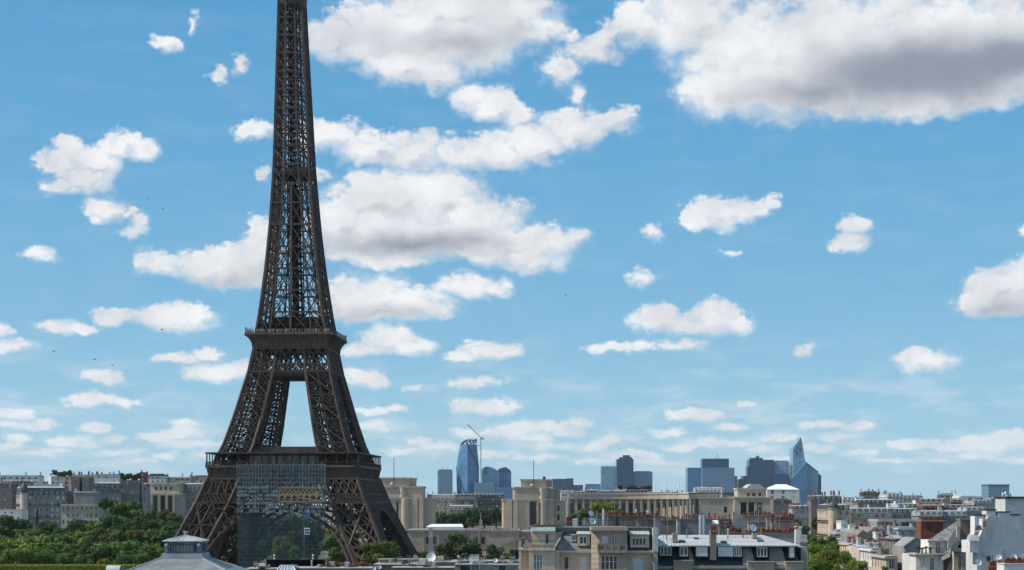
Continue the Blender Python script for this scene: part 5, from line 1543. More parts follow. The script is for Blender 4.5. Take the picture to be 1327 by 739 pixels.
# ------------------------------------------------------------------ quarter on the right
G5 = 'town houses of the right hand quarter'
b = house('corner_house', 'ornate cream corner house with round turret and sunlit flank above the street trees', 1078, 1101, 661, 800, 8, 38, 0, wallm='stone_warm', floors=8, bay=3.1, win=(1.3,2.0), fh=3.5, chim=3, balc=(1,3,5), side='l', shut=.3)
c = at(1079.5, 661, 799.5)
m = MB(); m.lathe((c.x, c.y, 0), [(2.3,0),(2.3,Z_(660,800)),(2.7,Z_(659.8,800)),(2.7,Z_(658.8,800))], 14); m.build('turret', M['stone_warm'], b)
z0 = Z_(658.8,800)
m = MB(); m.lathe((c.x, c.y, 0), [(2.5,z0),(2.6,z0+1),(2.2,z0+2.2),(1.2,z0+3.1),(.35,z0+3.6),(.3,z0+4.6),(.03,z0+5)], 14); m.build('turret_dome', M['slate'], b, smooth=True)
R5 = [(1101,1156,664.5,845,6.5,'stone','slate_light','long stone house with grey mansard and round dormers, directly right of the turreted corner house',4),
 (1156.5,1190,665,850,6.5,'stone_grey','slate','mansard house with dark square dormers, second right of the turreted corner house',3),
 (1190.5,1221,668.5,830,7,'render_grey','zinc','zinc mansard house with white dormer fronts, left of its twin above the red brick wall',2),
 (1222,1253,668.5,835,7,'render_grey','zinc','zinc mansard house with small roof windows, right twin behind the slate roofed house',2)]
for a, b_, y, Z, rp, wm_, rm, lab, ch in R5:
    house('town_house', lab, a, b_, y, Z, rp, 16, 0, wallm=wm_, roofm=rm, floors=5, bay=3.0, win=(1.2,2.0), chim=ch, balc=(0,2), top_zinc='zinc', side='l', group=G5)
house('office_block', 'low modern dark block with long glass bands before the mansard row', 1138, 1197, 676, 640, 2, 18, 0, wallm='render_grey', style='flat', roofm='zinc', floors=5, bay=4.2, win=(3.6,1.5), fh=2.8, chim=0, balc=(), win_kind='dark', shut=0)
house('town_house', 'dark slate roofed house crowded with brick chimneys, right of the sail shaped tower', 1051, 1091, 648, 1180, 6, 16, 0, wallm='render_brown', roofm='slate', floors=4, bay=3.6, chim=9, pots=4, balc=(), chim_m='brick', side='l', group=G5, ch_h=3)
house('town_house', 'shaded grey house at the left side of the tree lined street', 1027, 1048, 660, 1050, 5, 16, 0, wallm='stone_grey', roofm='slate', floors=7, bay=3.2, chim=3, balc=(1,), group=G5)
house('town_house', 'small cream house with one bright wall below the white hipped building', 1026.5, 1036, 654, 1200, 2, 12, 0, wallm='stone_warm', style='flat', roofm='brick', floors=2, bay=4, win=(2,2), chim=0, balc=(), group=G5)
SK = [(1092,1118,647,1350,4,'stone','zinc','pale stone house with tall white flue behind the turreted corner house',3),
 (1116,1140,639,1400,2.5,'render_brown','render_brown','brownish block with ragged chimney tops, left half of the highest skyline block',6),
 (1139,1166,640.5,1400,2.5,'stone_grey','render_brown','brownish block with ragged chimney tops, right half of the highest skyline block',5),
 (1112,1160,651.5,1100,5.5,'stone_grey','slate','long shaded mansard house below the ragged brown skyline block',4),
 (1150,1172,645,1250,5,'render_white','zinc_pale','white gabled house end right of the ragged brown block',2),
 (1170,1196,646.5,1300,4,'stone','zinc','pale house with several thin chimneys, centre of the right skyline',5),
 (1190,1222,652,1080,5,'stone_warm','slate','cream house with a slate roof under the skyline, above the zinc twins',4),
 (1216,1238,642,1350,3,'render_brown','zinc','brown house with two white boxes on its roof, right skyline',5),
 (1232,1262,650,1120,4.5,'brick','slate','reddish brick fronted house left of the big white block',3),
 (1243,1276,645.5,1160,2.5,'render_white','render_white','bright white modern block with roof boxes left of the lone dark tower',2),
 (1262,1290,651,1050,4,'stone','zinc','pale house with zinc roof below the lone dark tower',3),
 (1284,1312,646.5,1200,3,'stone_grey','zinc','grey house right under the lone dark tower',4),
 (1164,1196,656.5,960,4.5,'stone','zinc','stone house with zinc roof behind the square dormers',4),
 (1252,1280,661,900,5,'stone_grey','zinc','grey house with zinc roof left of the stepped white gable',3),
 (1196,1230,658.5,950,4,'brick','brick','long rust red roofed house behind the zinc twins, left part',4),
 (1230,1262,659,960,4,'stone_grey','slate','grey roofed house behind the zinc twins, right part',4)]
for a, b_, y, Z, rp, wm_, rm, lab, ch in SK:
    house('town_house', lab, a, b_, y+((a*7) % 5-2)*.5, Z, rp, 14, ((a*3) % 7-3)*5, wallm=wm_, roofm=rm, style='mansard' if rp > 3.5 else 'flat', floors=4, bay=3.2, win=(1.2,1.8), chim=max(1,ch-2), pots=3, balc=(), side='l', group=G5, ch_h=1.7)
MID = [(1083.5,1098,692,520,6,'stone_grey','zinc','mansard','small blue grey zinc house with big dormer beside the turreted corner house',1,10),
 (1090,1098,678,600,.5,'render_white','zinc_pale','flat','narrow blank white wall house above the small zinc house',0,9),
 (1107,1121,690,430,1,'render_grey','zinc','flat','blank brown grey gable house, left half, behind the street trees',2,18),
 (1119,1147,687,450,2,'render_brown','zinc','flat','big blank brown grey gable house, right half, with chimneys',4,16),
 (1104,1114,706,380,3,'stone_warm','zinc','mansard','sunlit cream house end directly right of the street trees',1,14),
 (1113,1131,709,360,3,'stone','zinc','gable','pale house with zinc roof below the blank brown gable',3,14),
 (1130,1141,713,340,3,'render_white','zinc','mansard','white narrow house with grey roof at the bottom, left of the climbing plant',2,12),
 (1140,1152,703,370,5,'stone_grey','slate','gable','shaded grey house with slate roof left of the climbing plant',3,14),
 (1146,1162,692,470,3,'render_grey','zinc','mansard','grey house with glass roof lights under the modern dark block',3,14),
 (1162,1172,698,330,4,'render_brown','zinc','gable','narrow brown wall house with pale edge left of the grey gable',1,14),
 (1148,1163,722,300,2,'stone_warm','zinc','mansard','low sunlit house with shutters at the bottom between white and grey gables',2,12),
 (1164,1188,686,560,3,'stone_grey','zinc','mansard','zinc roofed house under the modern dark block, left of the red brick wall',4,14),
 (1098,1112,699,470,3,'stone','slate','mansard','dark roofed house end peeping over the street trees',2,14)]
for a, b_, y, Z, rp, wm_, rm, st, lab, ch, dp in MID:
    house('town_house', lab, a, b_, y, Z, rp, dp, 0, wallm=wm_, roofm=rm, style=st, floors=0 if 'blank' in lab else 5, bay=2.6, win=(1.0,1.7), fh=3.0, chim=ch, pots=5, balc=(), side='' if 'blank' in lab else 'l', group=G5, ch_h=1.6)

# street trees
G6 = 'trees lining the street on the right'
for i, (px, yt, hw, Z, mt, hr) in enumerate([(1034,672,7,900,'leaf_dark',1.5),(1043,680,8,780,'leaf_dark',1.3),(1057,668,6,850,'leaf_dark',1.8),(1048,692,10,560,'leaf',1.1),(1060,693,12,500,'leaf',1.0),(1076,700,14,430,'leaf',1.0),(1089,703,12,420,'leaf',1.0),(1058,703,14,400,'leaf_light',1.0),(1071,711,19,340,'leaf_light',1.0),(1094,712,15,350,'leaf_light',.95),(1056,722,14,310,'leaf_light',1.0),(1112,724,15,300,'leaf_light',.95),(1088,728,20,280,'leaf_light',.95),(1078,694,8,520,'leaf',1.0)]):
    lab = ['narrow dark tree farthest up the street','dark tree second farthest up the street','slim dark tree against the sunlit flank of the turreted corner house','mid green tree between slate building and street, upper left','tree with rounded top below the turreted corner house','tree in the middle of the street clump','tree at the right shoulder of the street clump','light green tree close to the right end of the slate building','large light green tree in the heart of the street clump','light green tree right of the heart of the clump','lowest left light green tree touching the slate building','lowest right light green tree by the cream house end','nearest broad light green tree at the bottom edge','small tree before the blue grey zinc house'][i]
    tree(lab, px, yt, hw, Z, mt, 'round', hr, .06 if Z < 450 else .075, G6, 'street_tree')
tree('climbing plant column on a roof between grey houses', 1151, 697, 4.5, 350, 'leaf_dark', 'cone', 1.7, .14, name='climbing_plant', cat='plant')
tree('small yellow green bush at the bottom edge below the climbing plant', 1147, 733, 5, 280, 'leaf_light', 'round', .9, .1, name='bush', cat='bush')

# ------------------------------------------------------------------ near right: brick wall, slate roofed house, stepped white gable
def pw(root, name, px0, px1, yt, yb, Z, depth, mt, wins=(), dep=.22, top=True):
    """box with windows: wins (a, b, ytop, ybot, kind, lights) in photo pixels; yb None reaches the ground"""
    x0, x1 = X_(px0,Z), X_(px1,Z); z1 = Z_(yt,Z); z0 = 0 if yb is None else Z_(yb,Z)
    m = MB()
    hs = [(X_(a,Z)-x0, X_(b,Z)-x0, max(z0+.01,Z_(d,Z)), Z_(c,Z)) for a,b,c,d,k,l in wins]
    wall(m, (x0,Z), (1,0), x1-x0, z0, z1, hs, dep)
    wall(m, (x1,Z), (0,1), depth, z0, z1); wall(m, (x1,Z+depth), (-1,0), x1-x0, z0, z1); wall(m, (x0,Z+depth), (0,-1), depth, z0, z1)
    if top: m.quad((x0,Z,z1),(x1,Z,z1),(x1,Z+depth,z1),(x0,Z+depth,z1))
    if z0 > 0: m.quad((x0,Z+depth,z0),(x1,Z+depth,z0),(x1,Z,z0),(x0,Z,z0))
    o = m.build(name, M[mt], root)
    for (a,b,c,d,k,l) in wins:
        w, h = X_(b,Z)-X_(a,Z), Z_(c,Z)-max(z0+.01,Z_(d,Z))
        inst(window_mesh(w, h, k, l), 'window', root, (X_((a+b)/2,Z), Z+dep-.02, max(z0+.01,Z_(d,Z))))
    return o
def dish(label, px, py, rpx, Z, yaw=15, pole=2.0, mt='white_metal', group='satellite dishes on the roofs'):
    c = at(px, py, Z); r = rpx/FPX*Z
    root = empty('satellite_dish', (c.x, c.y, c.z-pole), label, 'satellite dish', group)
    m = MB()
    prof = [(.02,0),(r*.35,-.03*r),(r*.7,-.13*r),(r,-.28*r)]
    m.lathe((0,0,0), prof, 20, 'Y'); m.lathe((0,.02,0), [(a, b+.03) for a, b in prof][::-1], 20, 'Y')
    T = Matrix.Translation(c) @ Matrix.Rotation(R(yaw),4,'Z') @ Matrix.Rotation(R(-22),4,'X')
    m.xf(T).build('reflector', M[mt], root, smooth=True)
    a = MB(); a.bar((0,-.03,-r*.95), (0,-r*.95,-r*.25), .035, caps=True); a.box(-.05,.05,-r*1.05,-r*.9,-r*.3,-r*.16); a.xf(T).build('feed_arm', M['dark'], root)
    p = MB(); p.lathe((c.x, c.y+.12, c.z-pole), [(.04,0),(.04,pole)], 8); p.build('pole', M['grey_metal'], root)
    return root
def aerial(label, px, yb, yt, Z, n=5, w=.9):
    a = at(px, yb, Z); zt = Z_(yt, Z)
    root = empty('tv_aerial', tuple(a), label, 'aerial', 'television aerials on the roofs')
    m = MB(); m.bar(a, (a.x, a.y, zt), .05, caps=True); m.build('mast', M['grey_metal'], root)
    m = MB(); m.bar((a.x-w/2,a.y,zt-.1), (a.x+w/2,a.y-.2,zt-.1), .04)
    for i in range(n):
        x = a.x-w/2+w*i/(n-1); m.bar((x,a.y-.3,zt-.1+.02), (x,a.y+.3,zt-.1+.02), .03); m.bar((x,a.y,zt-.3), (x,a.y,zt+.1), .025)
    m.build('antenna', M['grey_metal'], root)
    return root

bw = empty('brick_house', (X_(1208,310), 310, 0), 'tall blank dark red brick gable wall with a flat dark cap and chimney pots', 'building')
pw(bw, 'wall', 1193.5, 1221.5, 676.5, None, 310, 4, 'brick')
m = MB(); m.box(X_(1192.8,310), X_(1228,310), 309.7, 314.3, Z_(676.4,310), Z_(674.5,310)); m.build('cap', M['render_brown'], bw)
pw(bw, 'pier', 1221.6, 1227.5, 676.5, None, 310.2, 3.5, 'render_grey')
for i in range(14):
    k = round(.5+.14*(i*7 % 3), 2)
    if k not in POTS:
        a = MB(); a.lathe((0,0,0), [(.14,0),(.15,k*.7),(.19,k*.72),(.18,k),(.1,k),(.1,k*.6)], 9); POTS[k] = a.mesh('chimney_pot', M['pot'])
    inst(POTS[k], 'chimney_pot', bw, (X_(1195+i*2.3,312), 312, Z_(674.5,310)))
sh = empty('slate_house', (X_(1230,255), 255, 0), 'house with steep grey green slate roof, white bay with french window and planted balcony', 'building')
Zs = 255.0
pw(sh, 'bay_wall', 1203.5, 1226, 700, 718, Zs, 5, 'render_white', [(1212.5,1219,703,717.5,'casement',2)])
pw(sh, 'lower_wall', 1187, 1222, 719.5, None, Zs-1.2, 9, 'render_white', [(1205,1211,723,739,'casement',2),(1193,1198,723,737,'shutter',2)])
m = MB(); m.box(X_(1186,Zs-2), X_(1223,Zs-2), Zs-2.0, Zs+3, Z_(719.3,Zs-1.2), Z_(717.4,Zs-1.2)); m.build('balcony', M['stone'], sh)
m = MB()
zb_ = Z_(717.4,Zs-1.2)
m.bar((X_(1186.5,Zs-1.9),Zs-1.9,zb_+.9), (X_(1222,Zs-1.9),Zs-1.9,zb_+.9), .05)
for i in range(34):
    x = X_(1186.5+i*1.07,Zs-1.9); m.bar((x,Zs-1.9,zb_), (x,Zs-1.9,zb_+.9), .03)
m.build('railing', M['rail'], sh)
m = MB()
pts_ = [at(1201.5,701,Zs-.6), at(1228,701,Zs-.6), at(1246,674,Zs+6), at(1241.5,674.5,Zs+6)]
m.quad(*pts_); m.quad(at(1228,701,Zs-.6), at(1262,712,Zs+1), at(1262,680,Zs+7), at(1246,674,Zs+6)); m.quad(at(1201.5,701,Zs-.6), at(1241.5,674.5,Zs+6), at(1240,676,Zs+13), at(1200,702,Zs+12))
m.quad(at(1201.5,701,Zs-.6), at(1200,702,Zs+12), at(1228,703,Zs+12), at(1228,701,Zs-.6))
m.build('roof', M['slate_light'], sh)
m = MB(); m.hexa([at(1227,739,Zs-1.4), at(1234,739,Zs-1.4), at(1234,739,Zs+4), at(1227,739,Zs+4), at(1239.5,701,Zs-1.4), at(1243.5,701,Zs-1.4), at(1243.5,701,Zs+4), at(1239.5,701,Zs+4)]); m.build('party_wall', M['render_grey'], sh)
pw(sh, 'tall_chimney', 1244.5, 1261, 674, None, Zs+2, 2.2, 'render_brown')
m = MB(); m.box(X_(1243.8,Zs+2), X_(1261.7,Zs+2), Zs+1.8, Zs+4.4, Z_(673.9,Zs+2), Z_(672.4,Zs+2)); m.build('chimney_cap', M['render_brown'], sh)
pw(sh, 'flue_stack', 1228.5, 1233, 700, 712, Zs-1.0, 1.0, 'stone_grey')
pw(sh, 'slim_stack', 1240.5, 1244, 682, 700, Zs+1.2, .8, 'stone_grey')
m = MB(); m.hexa([at(1218,728,Zs-2.4), at(1231,722,Zs-2.4), at(1231,722,Zs+1), at(1218,728,Zs+1), at(1222,717,Zs-1.6), at(1233,710,Zs-1.6), at(1233,710,Zs+1), at(1222,717,Zs+1)]); m.build('skylight', M['slate_light'], sh)
pw(sh, 'right_wing', 1236, 1256, 715, None, Zs-3, 6, 'stone_warm', [(1242,1246,720,739,'casement',2),(1249.5,1253.5,720,738,'shutter',2)])
m = MB(); m.hexa([at(1235.5,715,Zs-3.3), at(1257,715,Zs-3.3), at(1257,715,Zs+2), at(1235.5,715,Zs+2), at(1242.5,710,Zs-2), at(1256,710,Zs-2), at(1256,710,Zs+2), at(1242.5,710,Zs+2)]); m.build('wing_roof', M['slate'], sh)
for i, (px, py) in enumerate([(1190,709),(1195,711),(1200,709.5),(1206,710.5)]):
    tree('%s potted shrub on the balcony of the slate roofed house' % ORD[i], px, py-2, 2.6, Zs-.9, 'leaf_dark' if i % 2 else 'leaf_rust', 'shrub', 1.2, .16, 'potted shrubs on the white balcony', 'potted_shrub', zb=Z_(717.3,Zs-1.2), cat='shrub')
tree('yellow green creeper on the roof edge right of the slate roofed house', 1238, 712, 3.2, Zs-3.2, 'leaf_light', 'shrub', 1.3, .16, name='creeper', zb=Z_(722,Zs), cat='plant')
tree('leafy balcony plant under the small white dormer of the stepped gable', 1256, 703, 4, Zs-3.6, 'leaf_light', 'shrub', 1.2, .16, name='balcony_plant', zb=Z_(714,Zs), cat='plant')
o = empty('gable_house', (X_(1182,300), 300, 0), 'pale grey blank gable with one sloping shoulder, left of the brick wall', 'building')
def poly_wall(root, name, pts, Z, depth, mt):
    m = MB(); f = [(X_(a,Z), Z, Z_(b,Z)) for a, b in pts]; bk = [(x, Z+depth, z) for x, y, z in f]; k = len(f)
    m.poly(f); m.poly(bk[::-1])
    for i in range(k):
        j = (i+1) % k; m.quad(f[j], f[i], bk[i], bk[j])
    return m.build(name, M[mt], root)
poly_wall(o, 'wall', [(1172,1010),(1193,1010),(1193,697),(1187,697),(1172,708.5)], 300, 9, 'render_grey')
m = MB(); m.hexa([at(1170.5,709.5,299.6), at(1187.5,696.6,299.6), at(1187.5,696.6,309.4), at(1170.5,709.5,309.4), at(1170.5,708.2,299.6), at(1187.5,695.3,299.6), at(1187.5,695.3,309.4), at(1170.5,708.2,309.4)]); m.build('roof', M['zinc_pale'], o)
o = empty('gable_house', (X_(1140,400), 400, 0), 'big dark taupe gable with two slanting roof edges beside the street trees', 'building')
poly_wall(o, 'wall', [(1112,950),(1152,950),(1152,700),(1143,688),(1134,683.5),(1124,690),(1118,687),(1112,693)], 400, 12, 'render_brown')
m = MB(); m.hexa([at(1143,687.6,399.6), at(1153,700.9,399.6), at(1153,700.9,412), at(1143,687.6,412), at(1143,686,399.6), at(1153.6,699.6,399.6), at(1153.6,699.6,412), at(1143,686,412)]); m.build('roof', M['slate'], o)
wg = empty('white_gable_house', (X_(1295,245), 245, 0), 'big pale grey stepped gable wall with dark capped chimneys at the right edge', 'building')
Zg = 245.0
M['gable_render'] = mat('weathered_pale_render', (.56,.55,.54), .9, .07, .25, streak=.3)
def poly_wall(root, name, pts, Z, depth, mt):
    m = MB(); f = [(X_(a,Z), Z, Z_(b,Z)) for a, b in pts]; bk = [(x, Z+depth, z) for x, y, z in f]; k = len(f)
    m.poly(f); m.poly(bk[::-1])
    for i in range(k):
        j = (i+1) % k; m.quad(f[j], f[i], bk[i], bk[j])
    return m.build(name, M[mt], root)
poly_wall(wg, 'gable_wall', [(1264.5,1070),(1340,1070),(1340,688.5),(1313,688.5),(1313,668.5),(1279,668.5),(1277.5,676),(1264.5,703)], Zg, 4, 'gable_render')
poly_wall(wg, 'plaster_panel', [(1275,706.5),(1302.2,706.5),(1302.2,669.5),(1280,669.5),(1275,680)], Zg-.06, .055, 'gable_render')
for (a, b_, yt, yb, zz_) in ((1262,1276.5,666.8,690,Zg+.8),(1277.5,1291.5,660,668.4,Zg+.6),(1293,1310,662.8,668.4,Zg+.4),(1311,1325,666.3,688.4,Zg+1.5)):
    pw(wg, 'chimney_stack', a+.6, b_-.6, yt+1.6, yb, zz_, 1.6, 'render_white')
    m = MB(); m.box(X_(a,zz_), X_(b_,zz_), zz_-.25, zz_+1.85, Z_(yt+1.6,zz_)+.003, Z_(yt,zz_)); m.build('chimney_cap', M['dark'], wg)
pw(wg, 'dormer', 1270.5, 1277, 672.5, 686, Zg-1.2, 1.15, 'render_white', [(1272,1276,675,684,'casement',2)])
m = MB(); m.hexa([at(1261,687,Zg-1), at(1271,687,Zg-1), at(1271,687,Zg-.05), at(1261,687,Zg-.05), at(1264,681,Zg-.8), at(1272,681,Zg-.8), at(1272,681,Zg-.05), at(1264,681,Zg-.05)]); m.build('lower_roof', M['slate'], wg)
pw(wg, 'lower_bay', 1253, 1265, 700, 716, Zg-1.5, 3, 'render_white', [(1259,1263.5,702,712,'shutter',2)])
m = MB(); m.hexa([at(1252,701,Zg-1.8), at(1266,701,Zg-1.8), at(1266,701,Zg+2), at(1252,701,Zg+2), at(1255,693,Zg-1), at(1265.5,693,Zg-1), at(1265.5,693,Zg+2), at(1255,693,Zg+2)]); m.build('bay_roof', M['zinc'], wg)
m = MB(); m.bar(at(1276.5,722,Zg-.1), at(1270.5,716,Zg-.1), .08); m.bar(at(1302,712,Zg-.1), at(1302,739,Zg-.1), .09); m.build('drain_pipe', M['grey_metal'], wg)
pw(wg, 'vent_box', 1279, 1282.5, 721, 727, Zg-.3, .28, 'dark')
pw(wg, 'meter_box', 1287, 1291, 719.5, 727, Zg-.35, .33, 'white_metal')
gh = empty('grey_house', (X_(1320,275), 275, 0), 'tall grey house with dark flat cap at the right edge behind the stepped gable', 'building')
pw(gh, 'wall', 1307.5, 1345, 646, None, 280, 4, 'gable_render')
m = MB(); m.box(X_(1306.5,280), X_(1346,280), 279.5, 284.5, Z_(645.9,280), Z_(643.6,280)); m.build('cap', M['dark'], gh)
for i, (px, y0, y1) in enumerate([(1299.5,662,641.5),(1303,662,640),(1304.5,662,644)]):
    o = empty('flue', tuple(at(px,y0,290)), '%s thin white flue pipe left of the tall grey house' % ORD[i], 'flue', 'white flue pipes at the right edge')
    m = MB(); a = at(px,y0,290); m.lathe((a.x,a.y,0), [(.13,a.z-6),(.13,Z_(y1,290)),(.2,Z_(y1,290)),(.2,Z_(y1,290)+.3),(.02,Z_(y1,290)+.4)], 8); m.build('pipe', M['white_metal'], o)
wg.rotation_euler.z = R(7.5); gh.rotation_euler.z = R(7.5)
pr = empty('rendered_parapet', (X_(1316,205), 205, 0), 'white roof parapet carrying a row of terracotta pots, bottom right corner', 'parapet')
pw(pr, 'wall', 1301, 1340, 732, None, 205, 3, 'render_white')
m = MB(); m.box(X_(1300.4,205), X_(1341,205), 204.85, 208.2, Z_(731.9,205), Z_(730.6,205)); m.build('cap', M['stone'], pr)
for i in range(11):
    k = round(.55+.13*(i*5 % 3), 2)
    if k not in POTS:
        a = MB(); a.lathe((0,0,0), [(.14,0),(.15,k*.7),(.19,k*.72),(.18,k),(.1,k),(.1,k*.6)], 9); POTS[k] = a.mesh('chimney_pot', M['pot'])
    inst(POTS[k], 'chimney_pot', pr, (X_(1302.5+i*2.5,206), 206, Z_(730.6,205)))
br_ = empty('brick_chimney', (X_(1292,212), 212, 0), 'low red brick chimney with pots left of the bottom right parapet', 'chimney')
pw(br_, 'stack', 1281, 1300, 734, None, 212, 1.5, 'brick')
for i in range(6): inst(POTS[round(.55+.13*(i*5 % 3),2)], 'chimney_pot', br_, (X_(1283+i*2.9,212.7), 212.7, Z_(734,212)))
dish('white dish low on the stepped gable, leftmost of the four at the bottom right', 1267.5, 729, 4.4, 222, 20, 3)
dish('grey shaded dish second from left at the bottom right', 1294.5, 722.5, 4.0, 230, -25, 3, 'grey_metal')
dish('pale dish above the terracotta pots, third from left at the bottom right', 1313.5, 722, 4.2, 222, 10, 2.5)
dish('white dish cut by the right edge of the picture', 1325.5, 721.5, 4.6, 222, 20, 2.5)
# ------------------------------------------------------------------ near cream house
n1 = empty('cream_house', (X_(760,230), 230, 0), 'cream stone apartment house with two projecting bays, dark slate mansard and balconies, bottom centre', 'building')
Zn = 230.0
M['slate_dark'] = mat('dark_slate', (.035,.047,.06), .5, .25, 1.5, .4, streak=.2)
M['cream'] = mat('cream_ashlar', (.57,.475,.36), .85, .07, .5, streak=.25)
M['tan'] = mat('tan_ashlar', (.38,.32,.255), .85, .07, .5, streak=.25)
pw(n1, 'wall', 675.4, 846, 716, None, Zn, 12, 'cream', [(732,736.3,722,745,'dark',1),(751.7,760.2,722,745,'shutter',2),(821,834,723.5,745,'shutter',3)], top=True)
for a, b_ in ((719.6,766.8),(812.9,847)):
    m = MB(); m.box(X_(a,Zn), X_(b_,Zn), Zn-.55, Zn-.004, Z_(716.2,Zn), Z_(713.6,Zn)); m.box(X_(a,Zn), X_(b_,Zn), Zn-.4, Zn-.004, Z_(717.4,Zn), Z_(716.2,Zn)-.002); m.build('cornice', M['cream'], n1)
pw(n1, 'corner_post', 672.4, 675.3, 701, None, Zn-.6, .6, 'cream')
pw(n1, 'corner_wall', 672.6, 688, 713, None, Zn+.05, 6, 'cream')
m = MB(); m.box(X_(672,Zn-.7), X_(689,Zn-.7), Zn-.65, Zn+6, Z_(713,Zn)+.003, Z_(711.4,Zn)); m.build('corner_cornice', M['cream'], n1)
m = MB()
cu = [(677,711.3),(679,704.5),(682.5,698.5),(688,694.5)]
for (a, ya), (b_, yb_) in zip(cu, cu[1:]): m.quad(at(a,ya,Zn+.3), at(b_,yb_,Zn+.8), at(b_,yb_,Zn+6), at(a,ya,Zn+6))
m.poly([at(677,711.3,Zn+.3), at(688.5,711.3,Zn+.3), at(688.5,694.5,Zn+.8), at(682.5,698.5,Zn+.6), at(679,704.5,Zn+.45)])
m.build('curved_roof', M['slate_light'], n1)
courses(M['cream'], .8, .36, .16); courses(M['tan'], .8, .36, .2); courses(M['slate_dark'], .4, .3, .3)
# left bay
pw(n1, 'left_bay', 685.6, 719.4, 713, None, Zn-2.2, 6, 'cream', [(691.5,703.2,718.3,745,'casement',3)])
convex_ = MB(); r_ = .45; x_ = X_(720.6,Zn-1.4)
convex_.lathe((x_, Zn-1.2, 0), [(r_,0),(r_,Z_(716,Zn)),(r_*1.25,Z_(715.8,Zn)),(r_*1.25,Z_(714,Zn)),(.02,Z_(714,Zn))], 14); convex_.build('engaged_column', M['cream'], n1)
m = MB(); m.box(X_(684.8,Zn-2.5), X_(720,Zn-2.5), Zn-2.5, Zn-.8, Z_(713,Zn)+.003, Z_(712,Zn)); m.build('balcony_floor', M['cream'], n1)
m = MB(); x0, x1 = X_(685.6,Zn-2.2), X_(719.4,Zn-2.2); za, zb_ = Z_(711.9,Zn), Z_(704.2,Zn)
m.box(x0, x1, Zn-2.2, Zn-1.95, za, za+.25); m.box(x0, x1, Zn-2.25, Zn-1.9, zb_-.16, zb_)
for i in range(5):
    x = x0+(x1-x0-.4)*i/4; m.box(x, x+.4, Zn-2.2, Zn-1.95, za+.25, zb_-.16)
m.box(x0+.4, x1-.4, Zn-2.1, Zn-2.0, za+.25, zb_-.16)
m.build('balcony_parapet', M['cream'], n1)
m = MB(); zr = Z_(700.3,Zn); m.bar((x0,Zn-2.05,zr), (x1,Zn-2.05,zr), .05)
for i in range(16): x = x0+(x1-x0)*i/15; m.bar((x,Zn-2.05,zb_), (x,Zn-2.05,zr), .03)
m.build('balcony_railing', M['rail'], n1)
pw(n1, 'bay_storey', 689.5, 719.2, 688.5, 712.9, Zn-.5, 5, 'cream', [(699.4,705.6,692.5,711,'shutter',2),(707.4,710.6,692.5,711,'dark',1),(713,717.6,693,702,'shutter',2)])
m = MB(); m.box(X_(688.6,Zn-1.6), X_(719.8,Zn-1.6), Zn-1.6, Zn+5, Z_(688.4,Zn), Z_(686.8,Zn)); m.build('awning_edge', M['white_metal'], n1)
m = MB(); m.frus([(X_(688.8,Zn),Zn-1.4),(X_(719.6,Zn),Zn-1.4),(X_(719.6,Zn),Zn+5),(X_(688.8,Zn),Zn+5)], Z_(686.7,Zn), [(X_(689.2,Zn),Zn-.4),(X_(719.4,Zn),Zn-.4),(X_(719.4,Zn),Zn+4.5),(X_(689.2,Zn),Zn+4.5)], Z_(683.6,Zn)); m.build('bay_roof', mat('verdigris_zinc', (.25,.31,.29), .6, .15, .5), n1)
# slate slopes
def slope(root, name, px0, px1, y0, y1, Z, run, mt, hl=0, hr_=0):
    m = MB()
    a, b_ = X_(px0,Z), X_(px1,Z); z0, z1 = Z_(y0,Z), Z_(y1,Z)
    m.quad((a,Z,z0),(b_,Z,z0),(b_-hr_,Z+run,z1),(a+hl,Z+run,z1))
    m.quad((a+hl,Z+run,z1),(b_-hr_,Z+run,z1),(b_-hr_,Z+run+9,z1+.3),(a+hl,Z+run+9,z1+.3))
    m.quad((a,Z+run+9,z0),(a,Z,z0),(a+hl,Z+run,z1),(a+hl,Z+run+9,z1)); m.quad((b_,Z,z0),(b_,Z+run+9,z0),(b_-hr_,Z+run+9,z1),(b_-hr_,Z+run,z1))
    return m.build(name, M[mt], root)
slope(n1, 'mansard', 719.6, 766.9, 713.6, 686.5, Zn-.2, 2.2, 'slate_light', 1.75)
slope(n1, 'mansard', 812.8, 846.4, 714, 686.5, Zn-.2, 1.6, 'slate_dark')
